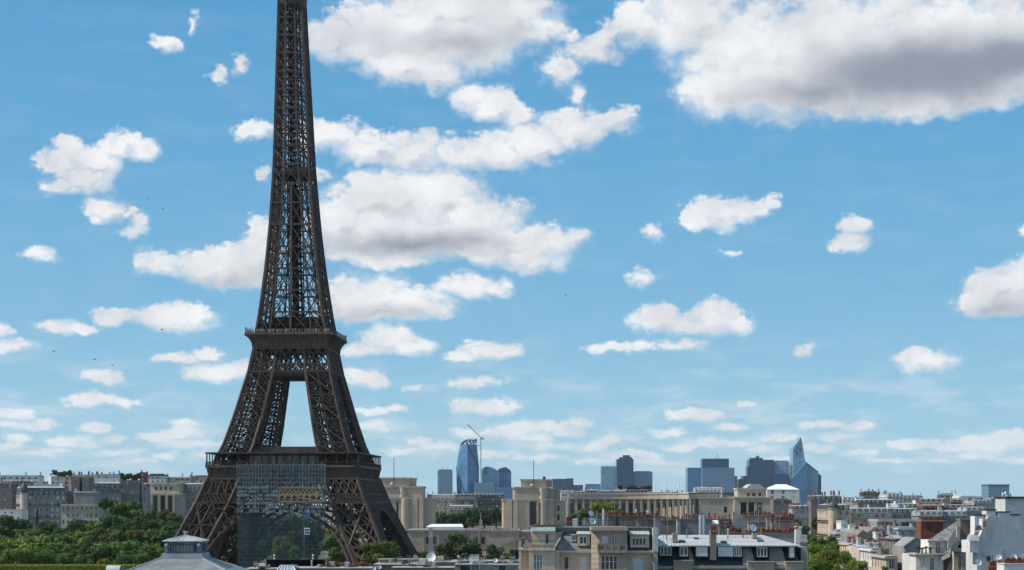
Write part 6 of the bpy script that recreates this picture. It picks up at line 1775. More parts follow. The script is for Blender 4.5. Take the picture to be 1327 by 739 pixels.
def dormer(root, px0, px1, yt, yb, Z, depth, win, lights, zinc_y, mt='cream', kind='casement', over=1.0):
    a, b_, c, d = win
    x0, x1 = X_(px0,Z), X_(px1,Z)
    m = MB()
    wall(m, (x0,Z), (1,0), x1-x0, Z_(yb,Z), Z_(yt,Z), [(X_(a,Z)-x0, X_(b_,Z)-x0, Z_(d,Z), Z_(c,Z))], .12)
    wall(m, (x1,Z), (0,1), depth, Z_(yb,Z), Z_(yt,Z)); wall(m, (x0,Z+depth), (0,-1), depth, Z_(yb,Z), Z_(yt,Z))
    o = m.build('dormer', M[mt], root)
    inst(window_mesh(X_(b_,Z)-X_(a,Z), Z_(c,Z)-Z_(d,Z), kind, lights), 'window', o, (X_((a+b_)/2,Z), Z+.1, Z_(d,Z)))
    if zinc_y is not None:
        q = MB(); e = over*.11
        q.hexa([(x0-e,Z-.35,Z_(yt,Z)+.003),(x1+e,Z-.35,Z_(yt,Z)+.003),(x1+e,Z+depth,Z_(yt,Z)+.003),(x0-e,Z+depth,Z_(yt,Z)+.003),(x0-e,Z-.35,Z_(yt,Z)+.08),(x1+e,Z-.35,Z_(yt,Z)+.08),(x1+e*.3,Z+depth,Z_(zinc_y,Z)),(x0-e*.3,Z+depth,Z_(zinc_y,Z))])
        for i in range(1, 4):
            u = x0+(x1-x0)*i/4; q.bar((u,Z-.33,Z_(yt,Z)+.11), (u,Z+depth,Z_(zinc_y,Z)+.03), .05)
        q.build('dormer_roof', M['zinc_pale'], o)
    return o
dormer(n1, 748.5, 764.5, 692.6, 707.5, Zn-.1, 2.4, (751,760.4,695.4,705.4), 2, 686.8)
dormer(n1, 740.2, 747, 693.4, 701.5, Zn+.5, 1.6, (741.3,746,694.5,700.7), 2, 692.4)
dormer(n1, 816.5, 841, 693, 709.6, Zn-.1, 2.0, (818.8,837.6,697,707.3), 4, 686.9)
# tall bay
bx0, bx1 = 767, 812.7; Zb = Zn-2.4; ch = .95
m = MB(); x0, x1 = X_(bx0,Zb), X_(bx1,Zb); zt = Z_(688,Zb)
H = lambda a,b_,c,d: (X_(a,Zb)-x0-ch, X_(b_,Zb)-x0-ch, Z_(d,Zb), Z_(c,Zb))
tw = [(779.4,788.4,694,705.5,'shutter',2),(792.6,800.2,694,705.5,'casement',2),(779,800.2,720,745,'casement',4)]
wall(m, (x0+ch,Zb), (1,0), x1-x0-ch, 0, zt, [H(*t[:4]) for t in tw], .25)
s_q = math.sqrt(.5); wall(m, (x0,Zb+ch), (s_q,-s_q), ch/s_q, 0, zt)
wall(m, (x1,Zb), (0,1), 6, 0, zt); wall(m, (x0,Zb+6), (0,-1), 6-ch, 0, zt)
m.poly([(x0+ch,Zb,zt),(x1,Zb,zt),(x1,Zb+6,zt),(x0,Zb+6,zt),(x0,Zb+ch,zt)])
m.build('tall_bay', M['tan'], n1)
for a,b_,c,d,k,l in tw: inst(window_mesh(X_(b_,Zb)-X_(a,Zb), Z_(c,Zb)-Z_(d,Zb), k, l), 'window', n1, (X_((a+b_)/2,Zb), Zb+.23, Z_(d,Zb)))
m = MB(); m.box(X_(765.6,Zb), X_(814,Zb), Zb-.5, Zb+6.4, zt+.003, zt+.28); m.box(X_(766.2,Zb), X_(813.4,Zb), Zb-.3, Zb+6.2, zt+.281, zt+.55); m.build('bay_cornice', M['tan'], n1)
m = MB(); zf = Z_(713.4,Zb); m.box(X_(774,Zb), X_(812.5,Zb), Zb-1.0, Zb-.004, zf-.3, zf); m.build('balcony_floor', M['tan'], n1)
m = MB(); zr = Z_(704.8,Zb); xa, xb = X_(774.4,Zb), X_(812.1,Zb)
m.bar((xa,Zb-.93,zr), (xb,Zb-.93,zr), .07)
for i in range(34):
    x = xa+(xb-xa)*i/33; m.bar((x,Zb-.93,zf), (x,Zb-.93,zr), .06 if i % 8 else .2)
m.box(xa, xa+1.1, Zb-.96, Zb-.9, zf+.1, zr-.15); m.box(xb-1.3, xb-.2, Zb-.96, Zb-.9, zf+.1, zr-.15)
m.build('balcony_railing', M['tan'], n1)
m = MB(); zl = Z_(737.5,Zb)
m.bar((X_(672.5,Zb-.9),Zb-.9,zl), (X_(812,Zb-.9),Zb-.9,zl), .06)
for i in range(90):
    x = X_(672.5+i*1.55,Zb-.9); m.bar((x,Zb-.9,zl-1.1), (x,Zb-.9,zl), .035)
m.box(X_(672.5,Zb-1), X_(846,Zb-1), Zb-1, Zb+2.3, zl-1.35, zl-1.1)
m.build('lower_balcony', M['cream'], n1)
# duct and pier at the right end, flat roof and its rails
pw(n1, 'sheet_metal_flue', 846.3, 853, 684.2, 715, Zn-1.0, 1.6, 'zinc_pale')
pw(n1, 'pier', 846.8, 852.4, 715.2, None, Zn-.9, 1.4, 'tan')
m = MB(); m.bar(at(845.5,729,Zn-1.6), at(847.5,733,Zn-1.6), .16); m.bar(at(847.5,733,Zn-1.6), at(847.5,745,Zn-1.6), .16); m.build('drain_pipe', M['white_metal'], n1)
m = MB(); m.box(X_(720,Zn+2), X_(847,Zn+2), Zn+1.2, Zn+13, Z_(686.4,Zn)-.4, Z_(684.4,Zn)); m.build('flat_roof', M['slate'], n1)
m = MB(); zz0, zz1 = Z_(684.4,Zn), Z_(675,Zn)
for k in (.33,.66,1): m.bar((X_(736,Zn+3),Zn+2.6,zz0+(zz1-zz0)*k), (X_(847,Zn+3),Zn+2.6,zz0+(zz1-zz0)*k), .045)
for i in range(18): x = X_(736+i*6.5,Zn+3); m.bar((x,Zn+2.6,zz0), (x,Zn+2.6,zz1), .05)
m.build('roof_railing', M['dark'], n1)
m = MB(); rnd = random.Random(31)
for i in range(17):
    px = 689.5+i*2.3; h = rnd.uniform(.35,.75); x = X_(px,Zn+3); m.lathe((x, Zn+2.4, Z_(683.6,Zn)-.05), [(.12,0),(.14,h*.8),(.18,h*.85),(.16,h),(.05,h)], 7)
m.box(X_(688.8,Zn+3), X_(735,Zn+3), Zn+2.0, Zn+2.8, Z_(686.6,Zn), Z_(683.5,Zn)-.02)
m.build('dark_chimney_row', M['render_brown'], n1)

# ------------------------------------------------------------------ clutter of stacks and pots behind the cream house
def stack(label, px0, px1, yt, Z, mt, pots, depth=1.2, name='chimney_stack', cat='chimney', cap=True, pot_c=0, group=None, yb=None, row=0):
    root = empty(name, (X_((px0+px1)/2,Z), Z, 0), label, cat, group)
    pw(root, 'stack', px0, px1, yt+(1 if cap else 0), yb, Z, depth, mt)
    if cap:
        m = MB(); m.box(X_(px0,Z)-.1, X_(px1,Z)+.1, Z-.1, Z+depth+.1, Z_(yt+1,Z)+.003, Z_(yt,Z)); m.build('cap', M['render_brown' if pot_c == 0 else 'stone_grey'], root)
    rr = random.Random(int(px0*7+yt))
    for i in range(pots):
        u = .5 if pots == 1 else (i+rr.uniform(-.18,.18))/(pots-1)
        k = round(rr.choice([.45,.58,.7,.84]), 2)
        if k not in POTS:
            a = MB(); a.lathe((0,0,0), [(.14,0),(.15,k*.7),(.19,k*.72),(.18,k),(.1,k),(.1,k*.6)], 9); POTS[k] = a.mesh('chimney_pot', M['pot'])
        x0, x1 = X_(px0,Z)+.25, X_(px1,Z)-.25
        inst(POTS[k], 'chimney_pot', root, (x0+(x1-x0)*u, Z+depth/2, Z_(yt,Z)), 0, (1,1,rr.uniform(.85,1.25)))
    return root
G7 = 'chimney stacks behind the cream and slate houses'
stack('small dark stack with mixed pots left of the two dishes', 733, 742, 676.5, 262, 'render_brown', 4, group=G7)
stack('white block stack with plant pots left of the two dishes', 742.5, 748.5, 672.5, 258, 'render_white', 0, cap=False, group=G7)
stack('beige stack carrying the two dishes', 757.5, 771.5, 671, 262, 'stone_grey', 0, group=G7)
stack('long dark grey stack right of the two dishes with pale vents', 773, 786, 667.5, 266, 'render_grey', 2, group=G7)
stack('low dark brown stack with bright red pots, left of the black box stack', 787, 800, 668, 275, 'render_brown', 6, group=G7)
stack('tall black box stack in the middle of the clutter', 797.5, 802.5, 669.5, 252, 'dark', 0, cap=False, group=G7)
stack('long low stack with the densest row of red pots over the tall bay', 801, 835, 668.5, 280, 'render_brown', 13, group=G7)
stack('grey stack with three pots behind the right dormer', 826, 838, 675, 258, 'render_grey', 3, group=G7)
stack('tall dark stack at the right end of the cream house', 848, 856, 668.5, 268, 'render_grey', 3, group=G7)
stack('low wall of mixed red pots above the white flue of the cream house', 836, 850, 672.5, 275, 'render_brown', 6, group=G7)
stack('pale narrow vent stack between tree and black box stack', 780.5, 783, 659.5, 255, 'white_metal', 0, depth=.3, cap=False, group=G7)
stack('long blank dark grey gable wall behind the zinc roof, left of the twin flue', 882, 921, 672.5, 262, 'render_grey', 8, 1.5, name='gable_wall', cat='wall', group=G7)
stack('pale grey end of the blank gable wall', 877.5, 881.8, 673, 261, 'stone_grey', 1, 1.5, name='gable_wall', cat='wall', group=G7)
stack('low wall with scattered red pots left of the grey gable wall', 856, 878, 674, 280, 'render_brown', 8, group=G7)
stack('brown grey wall with six red pots right of the twin flue', 932, 950, 680.5, 270, 'render_brown', 7, 1.2, group=G7)
stack('long brown back wall with pots behind the triangular gable', 920, 962, 672.5, 300, 'render_brown', 9, 1.2, group=G7)
stack('tan stack with a white pipe end right of the triangular gable', 970, 998, 677, 290, 'tan', 3, 1.4, group=G7)
stack('tan pier sticking up among the red pots', 993.5, 997.5, 670, 288, 'tan', 2, .8, group=G7)
stack('upper row of red pots on a cream ledge behind the slate house end', 999, 1030, 672, 292, 'render_brown', 15, 1.4, group=G7)
stack('second row of red pots on the dark wall behind the end of the slate house', 1005, 1029, 674.8, 286, 'render_brown', 11, 1.4, group=G7)
stack('dark sloped wall below the upper pots at the right end', 1000, 1032, 678, 278, 'render_brown', 0, 2, cap=False, group=G7)
stack('cream grey gable wall with the longest red pot row above the slate house end', 986, 1035, 691, 256, 'stone_grey', 22, 1.2, name='gable_wall', cat='wall', group=G7)
stack('low ledge with bright red pots left of the large dish', 945, 963, 690.5, 257, 'render_brown', 9, 1.0, group=G7)
stack('low ledge with scattered dark pots right of the large dish', 965, 986, 691.5, 257, 'render_brown', 6, 1.0, group=G7)
stack('grey wall strip with white vent under the upper red pots', 962, 1000, 668.5, 330, 'stone_grey', 14, 1.2, group=G7)
o = empty('gable_wall', (X_(956,280), 280, 0), 'dark triangular gable end behind the slate house', 'wall')
poly_wall(o, 'wall', [(938,700),(968,700),(965.5,674),(960,669.5),(951.5,663.2),(949.5,664),(949.5,676),(938,680)], 282, 1.0, 'render_grey')
o = empty('twin_flue', (X_(909.5,252), 252, 25), 'shiny twin metal flue standing behind the zinc roof', 'flue')
for px in (907.6, 911.6):
    a = at(px, 694, 252); m = MB(); m.lathe((a.x,a.y,a.z-2), [(.23,0),(.23,Z_(668,252)-a.z+2),(.02,Z_(667.8,252)-a.z+2)], 14); m.build('pipe', M['grey_metal'], o, smooth=False)
o = empty('roof_vent', (X_(926,262), 262, 25), 'white roof light box behind the zinc roof, right of the twin flue', 'roof light')
m = MB(); m.hexa([at(922,679,262), at(931,679,262), at(931,679,264), at(922,679,264), at(923,674.5,262.6), at(930.5,674,262.6), at(930.5,674,264), at(923,674.5,264)]); m.build('glazing', M['white_metal'], o)
dish('upper white dish of the pair above the cream house', 765.5, 665.8, 4.2, 259, 35, 1.6)
dish('lower white dish of the pair above the cream house', 767.2, 675.6, 4.6, 258, 25, 1.4)
dish('large pale dish among the red pots behind the slate house', 975, 684.2, 5.0, 255, 30, 1.8)
dish('small white dish far left on the low skyline of pots', 823.5, 661.5, 1.8, 300, 20, 1.5)
dish('small white dish right of its neighbour on the low skyline of pots', 838, 662.5, 1.9, 300, 20, 1.5)
for i, (px, yb, yt, w) in enumerate([(750,684,663,1.2),(796,668,650,.9),(865,690,668,1.0),(891.5,672,655,1.1),(940,690,676,.8),(983,678,655,1.1),(1010,690,668,.9),(718,684,672,.8)]):
    aerial(['thin aerial left of the dish pair','thin aerial above the black box stack','aerial on the zinc roof near its left end','aerial rising over the blank grey gable wall','small aerial left of the bright red pots','aerial beside the tan stack','aerial before the upper red pots','aerial over the left bay of the cream house'][i], px, yb, yt, 258, 5, w)
tree('broad light green tree behind the cream house and before the palace wing', 788, 648.5, 24, 480, 'leaf_light', 'round', .62, .06)
tree('lower left part of a small tree left of the broad light green tree', 759, 658, 12, 500, 'leaf', 'round', .8, .07)
tree('small dark leafed roof plant beside the dish pair', 744, 664, 4.5, 262, 'leaf', 'shrub', 1.4, .12, name='roof_plant', zb=Z_(673,262), cat='plant')

# ------------------------------------------------------------------ near slate house with zinc roof
n2 = empty('slate_mansard_house', (X_(945,236), 236, 0), 'long house with pale zinc roof over very dark slate mansard, right of cream house', 'building')
Zm = 236.0
slope(n2, 'mansard', 852.6, 1038, 733.5, 706.5, Zm, 1.5, 'slate_dark', 0, .9)
zr_ = MB()
a0, a1 = X_(853,Zm), X_(1037.5,Zm); ze = Z_(707,Zm)
top0, top1 = X_(856,Zm+7), X_(985,Zm+7); zt = Z_(693.5,Zm+7)
zr_.quad((a0,Zm-.35,ze), (a1,Zm-.35,ze), (top1,Zm+7,zt), (top0,Zm+7,zt))
zr_.quad((a1,Zm-.35,ze), (a1+.3,Zm+14,ze), (top1+.5,Zm+8,zt), (top1,Zm+7,zt))
zr_.quad((top0,Zm+7,zt), (top1,Zm+7,zt), (top1+.5,Zm+14,zt-.6), (top0,Zm+14,zt-.6))
zr_.quad((a1,Zm-.35,ze-.14), (a0,Zm-.35,ze-.14), (a0,Zm+1.6,ze-.14), (a1,Zm+1.6,ze-.14)); zr_.quad((a0,Zm-.35,ze-.14), (a1,Zm-.35,ze-.14), (a1,Zm-.35,ze), (a0,Zm-.35,ze))
zr_.quad((a0,Zm+14,ze-.14), (a0,Zm-.35,ze-.14), (top0,Zm+7,zt), (top0,Zm+14,zt-.6))
rf_ = zr_.build('zinc_roof', M['zinc_pale'], n2)
sm = MB()
for i in range(1, 34):
    u = i/34; xb_ = a0+(a1-a0)*u; xt = top0+(top1-top0)*u
    sm.bar((xb_,Zm-.36,ze+.03), (xt,Zm+7,zt+.03), .06)
for v in (.34,.68):
    sm.bar((a0+(top0-a0)*v, Zm-.35+7.35*v, ze+(zt-ze)*v+.02), (a1+(top1-a1)*v, Zm-.35+7.35*v, ze+(zt-ze)*v+.02), .04)
sm.build('standing_seam', M['zinc'], rf_)
for (wa, wb, yt, yb, k, l, mt) in ((855.4,870,708.8,719.9,'casement',3,'slate_dark'),(881,891.4,708.8,720.8,'casement',2,'slate_dark'),(902,917,708.8,721,'shutter',3,'slate_dark'),(930.8,950.2,709,721.2,'shutter',2,'slate_dark'),(951.2,960.8,709,721.2,'casement',3,'slate_dark'),(981,994.2,709.6,721.6,'casement',3,'slate_dark'),(1022.8,1029.2,709,722.5,'shutter',2,'slate_dark')):
    dormer(n2, wa-1.3 if wa != 951.2 else 950.9, wb+1.3 if wb != 950.2 else 950.8, 707.9, yb+1.2, Zm-.25, 2.0, (wa,wb,yt,yb), l, None, mt, k)
for (a, b_) in ((893.5,901),(963,979),(997.5,1019)):   # slate cheeks between dormers, sunlight on them put into a paler slate
    m = MB(); m.hexa([at(a,732.8,Zm-.3), at(b_,732.8,Zm-.3), at(b_,732.8,Zm+.05), at(a,732.8,Zm+.05), at(a-1,707.9,Zm+1.0), at(b_-6,707.9,Zm+1.0), at(b_-6,707.9,Zm+1.4), at(a-1,707.9,Zm+1.4)]); m.build('sunlit_slate_cheek', M['slate_light'], n2)
def on_roof(px, v):      # a point on the zinc slope
    u = (px-853)/184.5
    return Vector((a0+(a1-a0)*u+((top0-a0)+((top1-a1)-(top0-a0))*u)*v, Zm-.35+7.35*v, ze+(zt-ze)*v))
for (px, v, w, l) in ((886,.35,.9,1.1),(945,.3,.8,1.0),(1002,.4,.9,1.1),(911,.62,.7,.8)):
    p = on_roof(px, v); q = MB(); d = Vector((0,7.35,zt-ze)).normalized()
    a_, b__ = p-d*l/2, p+d*l/2
    q.hexa([a_+Vector((-w/2,0,0)), a_+Vector((w/2,0,0)), b__+Vector((w/2,0,0)), b__+Vector((-w/2,0,0)), a_+Vector((-w/2,0,.16)), a_+Vector((w/2,0,.16)), b__+Vector((w/2,0,.16)), b__+Vector((-w/2,0,.16))])
    q.build('roof_hatch', M['slate_dark'], rf_)
for (px, v, h) in ((864,.5,.7),(898,.75,1.0),(938,.7,.8),(957,.5,.6),(969,.8,1.1),(992,.75,.7)):
    p = on_roof(px, v); q = MB(); q.lathe(p, [(.09,-.1),(.09,h),(.17,h+.02),(.15,h+.14),(.02,h+.2)], 8); q.build('vent_pipe', M['grey_metal' if px % 2 else 'render_brown'], rf_)
pw(n2, 'chimney_pier', 920.6, 928.4, 689.5, 726, Zm-.5, 1.6, 'render_brown')
m = MB(); m.box(X_(919.8,Zm), X_(929.2,Zm), Zm-.7, Zm+1.3, Z_(689.4,Zm), Z_(688,Zm)); m.build('chimney_cap', M['render_brown'], n2)
for i in range(3): inst(POTS[.7], 'chimney_pot', n2, (X_(921.8+i*2.6,Zm), Zm+.3, Z_(688,Zm)))
pw(n2, 'low_chimney', 871.8, 878.2, 691, 703, Zm+1.2, 1.4, 'stone_grey')
pw(n2, 'low_chimney', 975.5, 981.5, 691.5, 697.5, Zm+4, 1.2, 'stone_grey')
pw(n2, 'end_pier', 1037.8, 1046, 709, None, Zm+2, 8, 'stone_grey')
m = MB(); m.box(X_(851.5,Zm), X_(1041,Zm), Zm-.8, Zm+1, Z_(736.6,Zm), Z_(733.4,Zm)); m.build('cornice', M['stone_grey'], n2)
pw(n2, 'wall', 853, 1046, 737, None, Zm-.1, 10, 'stone_grey', [(862+i*26,872+i*26,742,765,'casement',2) for i in range(7)])
for a, b_, y in ((873,897.6,727.4),(969,1003.7,728.8),(1018,1041,728.8)):
    pw(n2, 'attic_block', a, b_, y, 745, Zm-1.1, 1.0, 'tan')
    m = MB(); m.box(X_(a-.7,Zm-1), X_(b_+.7,Zm-1), Zm-1.3, Zm+.1, Z_(y,Zm-1.1)+.003, Z_(y-1.2,Zm-1.1)); m.build('attic_cap', M['tan'], n2)
stack('white end stack with pipes right of the slate house', 1031, 1036.5, 686.5, 250, 'render_white', 1, 1.0, cap=False, group=G7)
house('town_house', 'pale narrow house end behind the right end of the slate house', 1036, 1046, 701, 262, 2, 10, 0, zb=0, wallm='stone', roofm='zinc_pale', style='flat', floors=4, bay=2.4, win=(.9,1.6), chim=1, balc=(), side='l')

# ------------------------------------------------------------------ low roofs along the bottom edge, left of the cream house
def low(label, px0, px1, yt, Z, mt, depth=6, wins=(), name='low_house', pots=0):
    root = empty(name, (X_((px0+px1)/2,Z), Z, 0), label, 'building', 'low roofs along the bottom edge')
    pw(root, 'wall', px0, px1, yt+.8, None, Z, depth, mt, wins)
    m = MB(); m.box(X_(px0,Z)-.12, X_(px1,Z)+.12, Z-.15, Z+depth+.1, Z_(yt+.8,Z)+.003, Z_(yt,Z)); m.build('parapet', M['stone_grey'], root)
    rr = random.Random(int(px0)); zt = Z_(yt,Z); xa, xb = X_(px0,Z), X_(px1,Z)
    for i in range(max(2, int((xb-xa)/2.6))):       # hatches, ducts and party walls standing on the roof
        x = rr.uniform(xa+.3, xb-1.2); w = rr.uniform(.3,1.5); d = rr.uniform(.3,depth*.5); h = rr.uniform(.25,1.15); y0 = Z+rr.uniform(.3,depth*.5)
        q = MB(); q.box(x, min(x+w,xb-.1), y0, y0+d, zt-.05, zt+h)
        q.build(rr.choice(['roof_hatch','duct','chimney']), M[rr.choice(['render_grey','stone_grey','zinc','render_brown','stone','dark','white_metal'])], root)
    for i in range(pots):
        if i % 3 == 0: cx_ = rr.uniform(xa+1, xb-1); cy_ = Z+depth*rr.uniform(.2,.7)
        inst(POTS[.58], 'chimney_pot', root, (min(xb-.3, cx_+(i % 3)*.55), cy_, zt), 0, (1,1,rr.uniform(.7,1.2)))
    return root
low('grey flat roof ledge with red pots below the skylight, left part', 318, 362, 737, 330, 'render_grey', 8, pots=7)
low('grey flat roof ledge below the rust red plants', 384, 484, 736.2, 325, 'render_grey', 8, pots=12)
low('brownish flat roof with clutter right of the rust red plants', 484, 552, 731.5, 340, 'render_brown', 10, pots=6)
low('dark roof terrace wall under the tall lattice mast', 540, 592, 728.5, 350, 'render_grey', 8, pots=4)
low('long grey roof ledge behind the white box chimney', 585, 676, 727, 360, 'stone_grey', 8, pots=9)
low('dark windowed penthouse at the bottom below the white box chimney', 590, 640, 731.5, 330, 'render_grey', 6, [(597,609,733,741,'dark',2),(612,620,733,741,'dark',1)])
low('dark windowed penthouse left of the cream house at the bottom', 641, 671, 732, 325, 'render_grey', 6, [(647,655,733.5,741,'dark',1)])
low('pale low wall at the bottom below the tower foot', 490, 546, 725, 420, 'stone', 8, pots=3)
low('brown flat roof at the bottom edge before the lattice mast', 508, 588, 735.5, 300, 'render_brown', 6, pots=5)
hb = empty('dark_canopy', (X_(382,335), 335, 20), 'very dark long roof canopy box at the bottom below the scaffold net', 'canopy')
M['black'] = mat('black_felt', (.012,.012,.013), .9, .2, .5, .1)
pw(hb, 'box', 345.5, 418.5, 726.2, None, 336, 4, 'black')
m = MB(); m.box(X_(344.8,336), X_(419,336), 335.8, 340.3, Z_(726.2,336)+.003, Z_(725.6,336)); m.build('roof', M['black'], hb)
sk = empty('glass_skylight', (X_(372,322), 322, 20), 'white framed slanted glass skylight at the bottom before the dark canopy', 'skylight')
m = MB(); m.hexa([at(357,742,321), at(384,742,321), at(386,742,325), at(360,742,325), at(363.5,733,323), at(379,733,323), at(381,733,325), at(366,733,325)]); m.build('glass', mat('skylight_glass', (.25,.34,.42), .15), sk)
m = MB()
for i in range(6):
    m.bar(at(357+27*i/5,741.9,320.9), at(363.5+15.5*i/5,732.8,322.9), .12)
m.bar(at(363,732.8,322.8), at(379.5,732.8,322.8), .2); m.bar(at(379,733,322.9), at(384.4,742,320.9), .2); m.bar(at(379.5,732.8,322.8), at(385.5,735,325), .5)
m.build('frame', M['white_metal'], sk)
for i, (px, yt) in enumerate([(355.6,718.5),(405.6,718.5)]):
    o = empty('striped_post', tuple(at(px,727,338)), ('left' if i == 0 else 'right')+' one of two red and white striped posts on the dark canopy', 'post', 'striped posts on the dark canopy')
    a = at(px,727,338)
    for k in range(4):
        m = MB(); h = (Z_(yt,338)-a.z)/4; m.lathe((a.x,a.y,a.z+k*h), [(.2,0),(.2,h)] if k < 3 else [(.2,0),(.2,h),(.02,h)], 8); m.build('red_band' if k % 2 == 0 else 'white_band', mat('red_paint' , (.5,.10,.12), .6) if k % 2 == 0 else M['white_metal'], o)
o = empty('pale_post', tuple(at(403.6,739,330)), 'pale grey square post before the dark canopy', 'post'); m = MB(); m.box(X_(402.8,330), X_(404.6,330), 330, 330.3, Z_(742,330), Z_(727.2,330)); m.build('shaft', M['stone'], o); m = MB(); m.box(X_(402.5,330), X_(404.9,330), 329.9, 330.4, Z_(727.2,330)+.003, Z_(726.6,330)); m.build('cap', M['white_metal'], o)
o = empty('orange_box', tuple(at(411.5,740,328)), 'small orange box at the bottom right of the dark canopy', 'box'); m = MB(); m.box(X_(409.9,328), X_(413.2,328), 328, 328.6, Z_(742,328), Z_(734.6,328)); m.build('body', M['orange'], o); m = MB(); m.box(X_(409.6,328), X_(413.5,328), 327.9, 328.7, Z_(734.6,328)+.003, Z_(733.9,328)); m.build('lid', M['white_metal'], o)
o = empty('handrail', tuple(at(400,739,327)), 'thin pale handrail running right from the glass skylight', 'handrail'); m = MB(); m.bar(at(385,734.3,327), at(412,734.3,327), .08)
for i in range(5): m.bar(at(386+i*6,734.3,327), at(386+i*6,742,327), .06)
m.build('rail', M['white_metal'], o)
G8 = 'terrace plants along the bottom edge'
for i, (px, yt, hw, mt, lab) in enumerate([(438,727.5,5,'leaf_rust','rust red bush at the left end of the planted terrace'),(447,728,5,'leaf_rust','second rust red bush of the planted terrace'),(456,730,5,'leaf_light','yellow green bush in the middle of the planted terrace'),(464,727.5,5,'leaf_rust','bright rust bush right of the yellow green one'),(472,726.8,5.5,'leaf_rust','rust red bush at the right end of the planted terrace'),(428,727,5,'leaf_dark','greyish bush left of the rust red bushes'),(340,732,6,'leaf_dark','small grey bush left of the dark canopy'),(512,722.5,4,'leaf_light','yellowish bush right of the pair of trees'),(480,731,4,'leaf_dark','dark bush beside the right rust bush'),(525,724,4,'leaf','small green bush on the pale low wall')]):
    tree(lab, px, yt, hw, 330 if i < 7 else 345, mt, 'shrub', 1.1, .09, G8, 'terrace_bush', zb=Z_(739,330), cat='bush')
lm = empty('lattice_mast', tuple(at(558.5,728,420)), 'slim pale lattice mast left of the large round dark tree', 'mast')
m = MB(); lattice_mast(m, at(558.5,738,420), at(558.5,684,420), .8, 16, .07); m.build('lattice', M['grey_metal'], lm)
m = MB(); c = at(558.5,686,420); m.box(c.x-.5,c.x+.5,c.y-.6,c.y-.3,c.z-2.2,c.z+.4); m.build('panel_antenna', M['stone_grey'], lm)
dish('large pale dish at the foot of the lattice mast', 558.5, 722.5, 6.2, 345, 5, 2.2)
dish('small white dish right below the white box chimney', 621.2, 729, 3.8, 322, 40, 1.6)
dish('small grey dish by the pair of trees at the tower foot', 491.5, 735, 2.6, 322, 20, 1.2)
dish('small white dish beside the pair of trees, left of the grey one', 484.5, 736.5, 2.8, 322, 20, 1.0)
dish('pale dish left of the cream house on the long grey ledge', 642, 726.5, 3.0, 345, 10, 1.6)
bxr = stack('white box chimney with pale green cap among the low roofs', 608.6, 620.6, 719, 335, 'render_white', 0, 2.0)
for i, (px, yb, yt, w) in enumerate([(593.5,727,711,1.6),(603,727,717,.8),(648,727,713,1.0),(574,729,719,.8),(530,731,720,.8),(666,727,703,.5)]):
    aerial(['wide aerial before the large round tree','small aerial right of the wide one','aerial before the smaller round tree','short aerial right of the lattice mast','short aerial on the pale low wall','tall pole aerial left of the cream house'][i], px, yb, yt, 342, 5, w)

# ------------------------------------------------------------------ pavilion with lantern, bottom left
lp = empty('lantern_pavilion', (X_(236,300), 300, 0), 'grey stone roofed pavilion topped by a louvred lantern with finial, bottom left', 'pavilion')
M['lead'] = mat('lead_grey_roof', (.20,.205,.21), .6, .12, .5, .4, streak=.35)
M['lantern'] = mat('blue_grey_lantern_wood', (.15,.18,.21), .7, .15, .6)
cx, cy = X_(236,300), 303.4
def ring8(rx, ry): return [(cx-rx,cy-ry),(cx+rx,cy-ry),(cx+rx,cy+ry),(cx-rx,cy+ry)]
m = MB(); m.frus(ring8(12.6,12.6), Z_(749,300), ring8(3.75,3.6), Z_(723.2,300)); m.build('roof', M['lead'], lp)
m = MB(); m.prism(ring8(12.2,12.2), 0, Z_(749,300)+.02, top=False); m.build('wall', M['stone_grey'], lp)
m = MB()
for (sx_, sy_) in ((-1,-1),(1,-1)): m.bar((cx+sx_*12.6,cy+sy_*12.6,Z_(749,300)), (cx+sx_*3.75,cy+sy_*3.6,Z_(723.2,300)), .28)
for k in (0,1): m.box(cx-3.9+k*.15, cx+3.9-k*.15, cy-3.8+k*.15, cy+3.8-k*.15, Z_(723.4,300)+k*.36, Z_(723.4,300)+.36+k*.5)
m.build('roof_trim', M['zinc'], lp)
zb_, zt_ = Z_(718,300), Z_(703,300)
m = MB()
m.prism(ring8(3.15,3.05), zb_-.4, zb_+.35); m.prism(ring8(3.15,3.05), zt_-.35, zt_+.1, bot=True)
for sx_ in (-1, 1):
    for sy_ in (-1, 1): m.box(cx+sx_*3.0-.38, cx+sx_*3.0+.38, cy+sy_*2.9-.38, cy+sy_*2.9+.38, zb_+.3, zt_-.3)
    m.box(cx+sx_*1.9-.22, cx+sx_*1.9+.22, cy-3.05, cy-2.7, zb_+.3, zt_-.3)
m.box(cx-2.5, cx+2.5, cy-2.4, cy+2.4, zb_, zt_)
lt = m.build('lantern', M['lantern'], lp)
m = MB()
for i in range(7):
    z = zb_+.4+i*(zt_-zb_-.9)/7
    m.hexa([(cx-1.7,cy-2.75,z),(cx+1.7,cy-2.75,z),(cx+1.7,cy-2.45,z+.14),(cx-1.7,cy-2.45,z+.14),(cx-1.7,cy-2.75,z+.05),(cx+1.7,cy-2.75,z+.05),(cx+1.7,cy-2.45,z+.19),(cx-1.7,cy-2.45,z+.19)])
for i in range(6): x = cx-1.6+3.2*i/5; m.box(x-.05, x+.05, cy-2.8, cy-2.72, zb_+.35, zt_-.35)
m.build('louvre', M['zinc'], lt)
for sx_ in (-1, 1):
    m = MB(); m.lathe((cx+sx_*3.0, cy-3.1, zt_-.75), [(.05,0),(.3,.1),(.34,.3),(.3,.5),(.05,.6)], 8); m.build('column_capital', M['white_metal'], lt)
m = MB(); prev = None
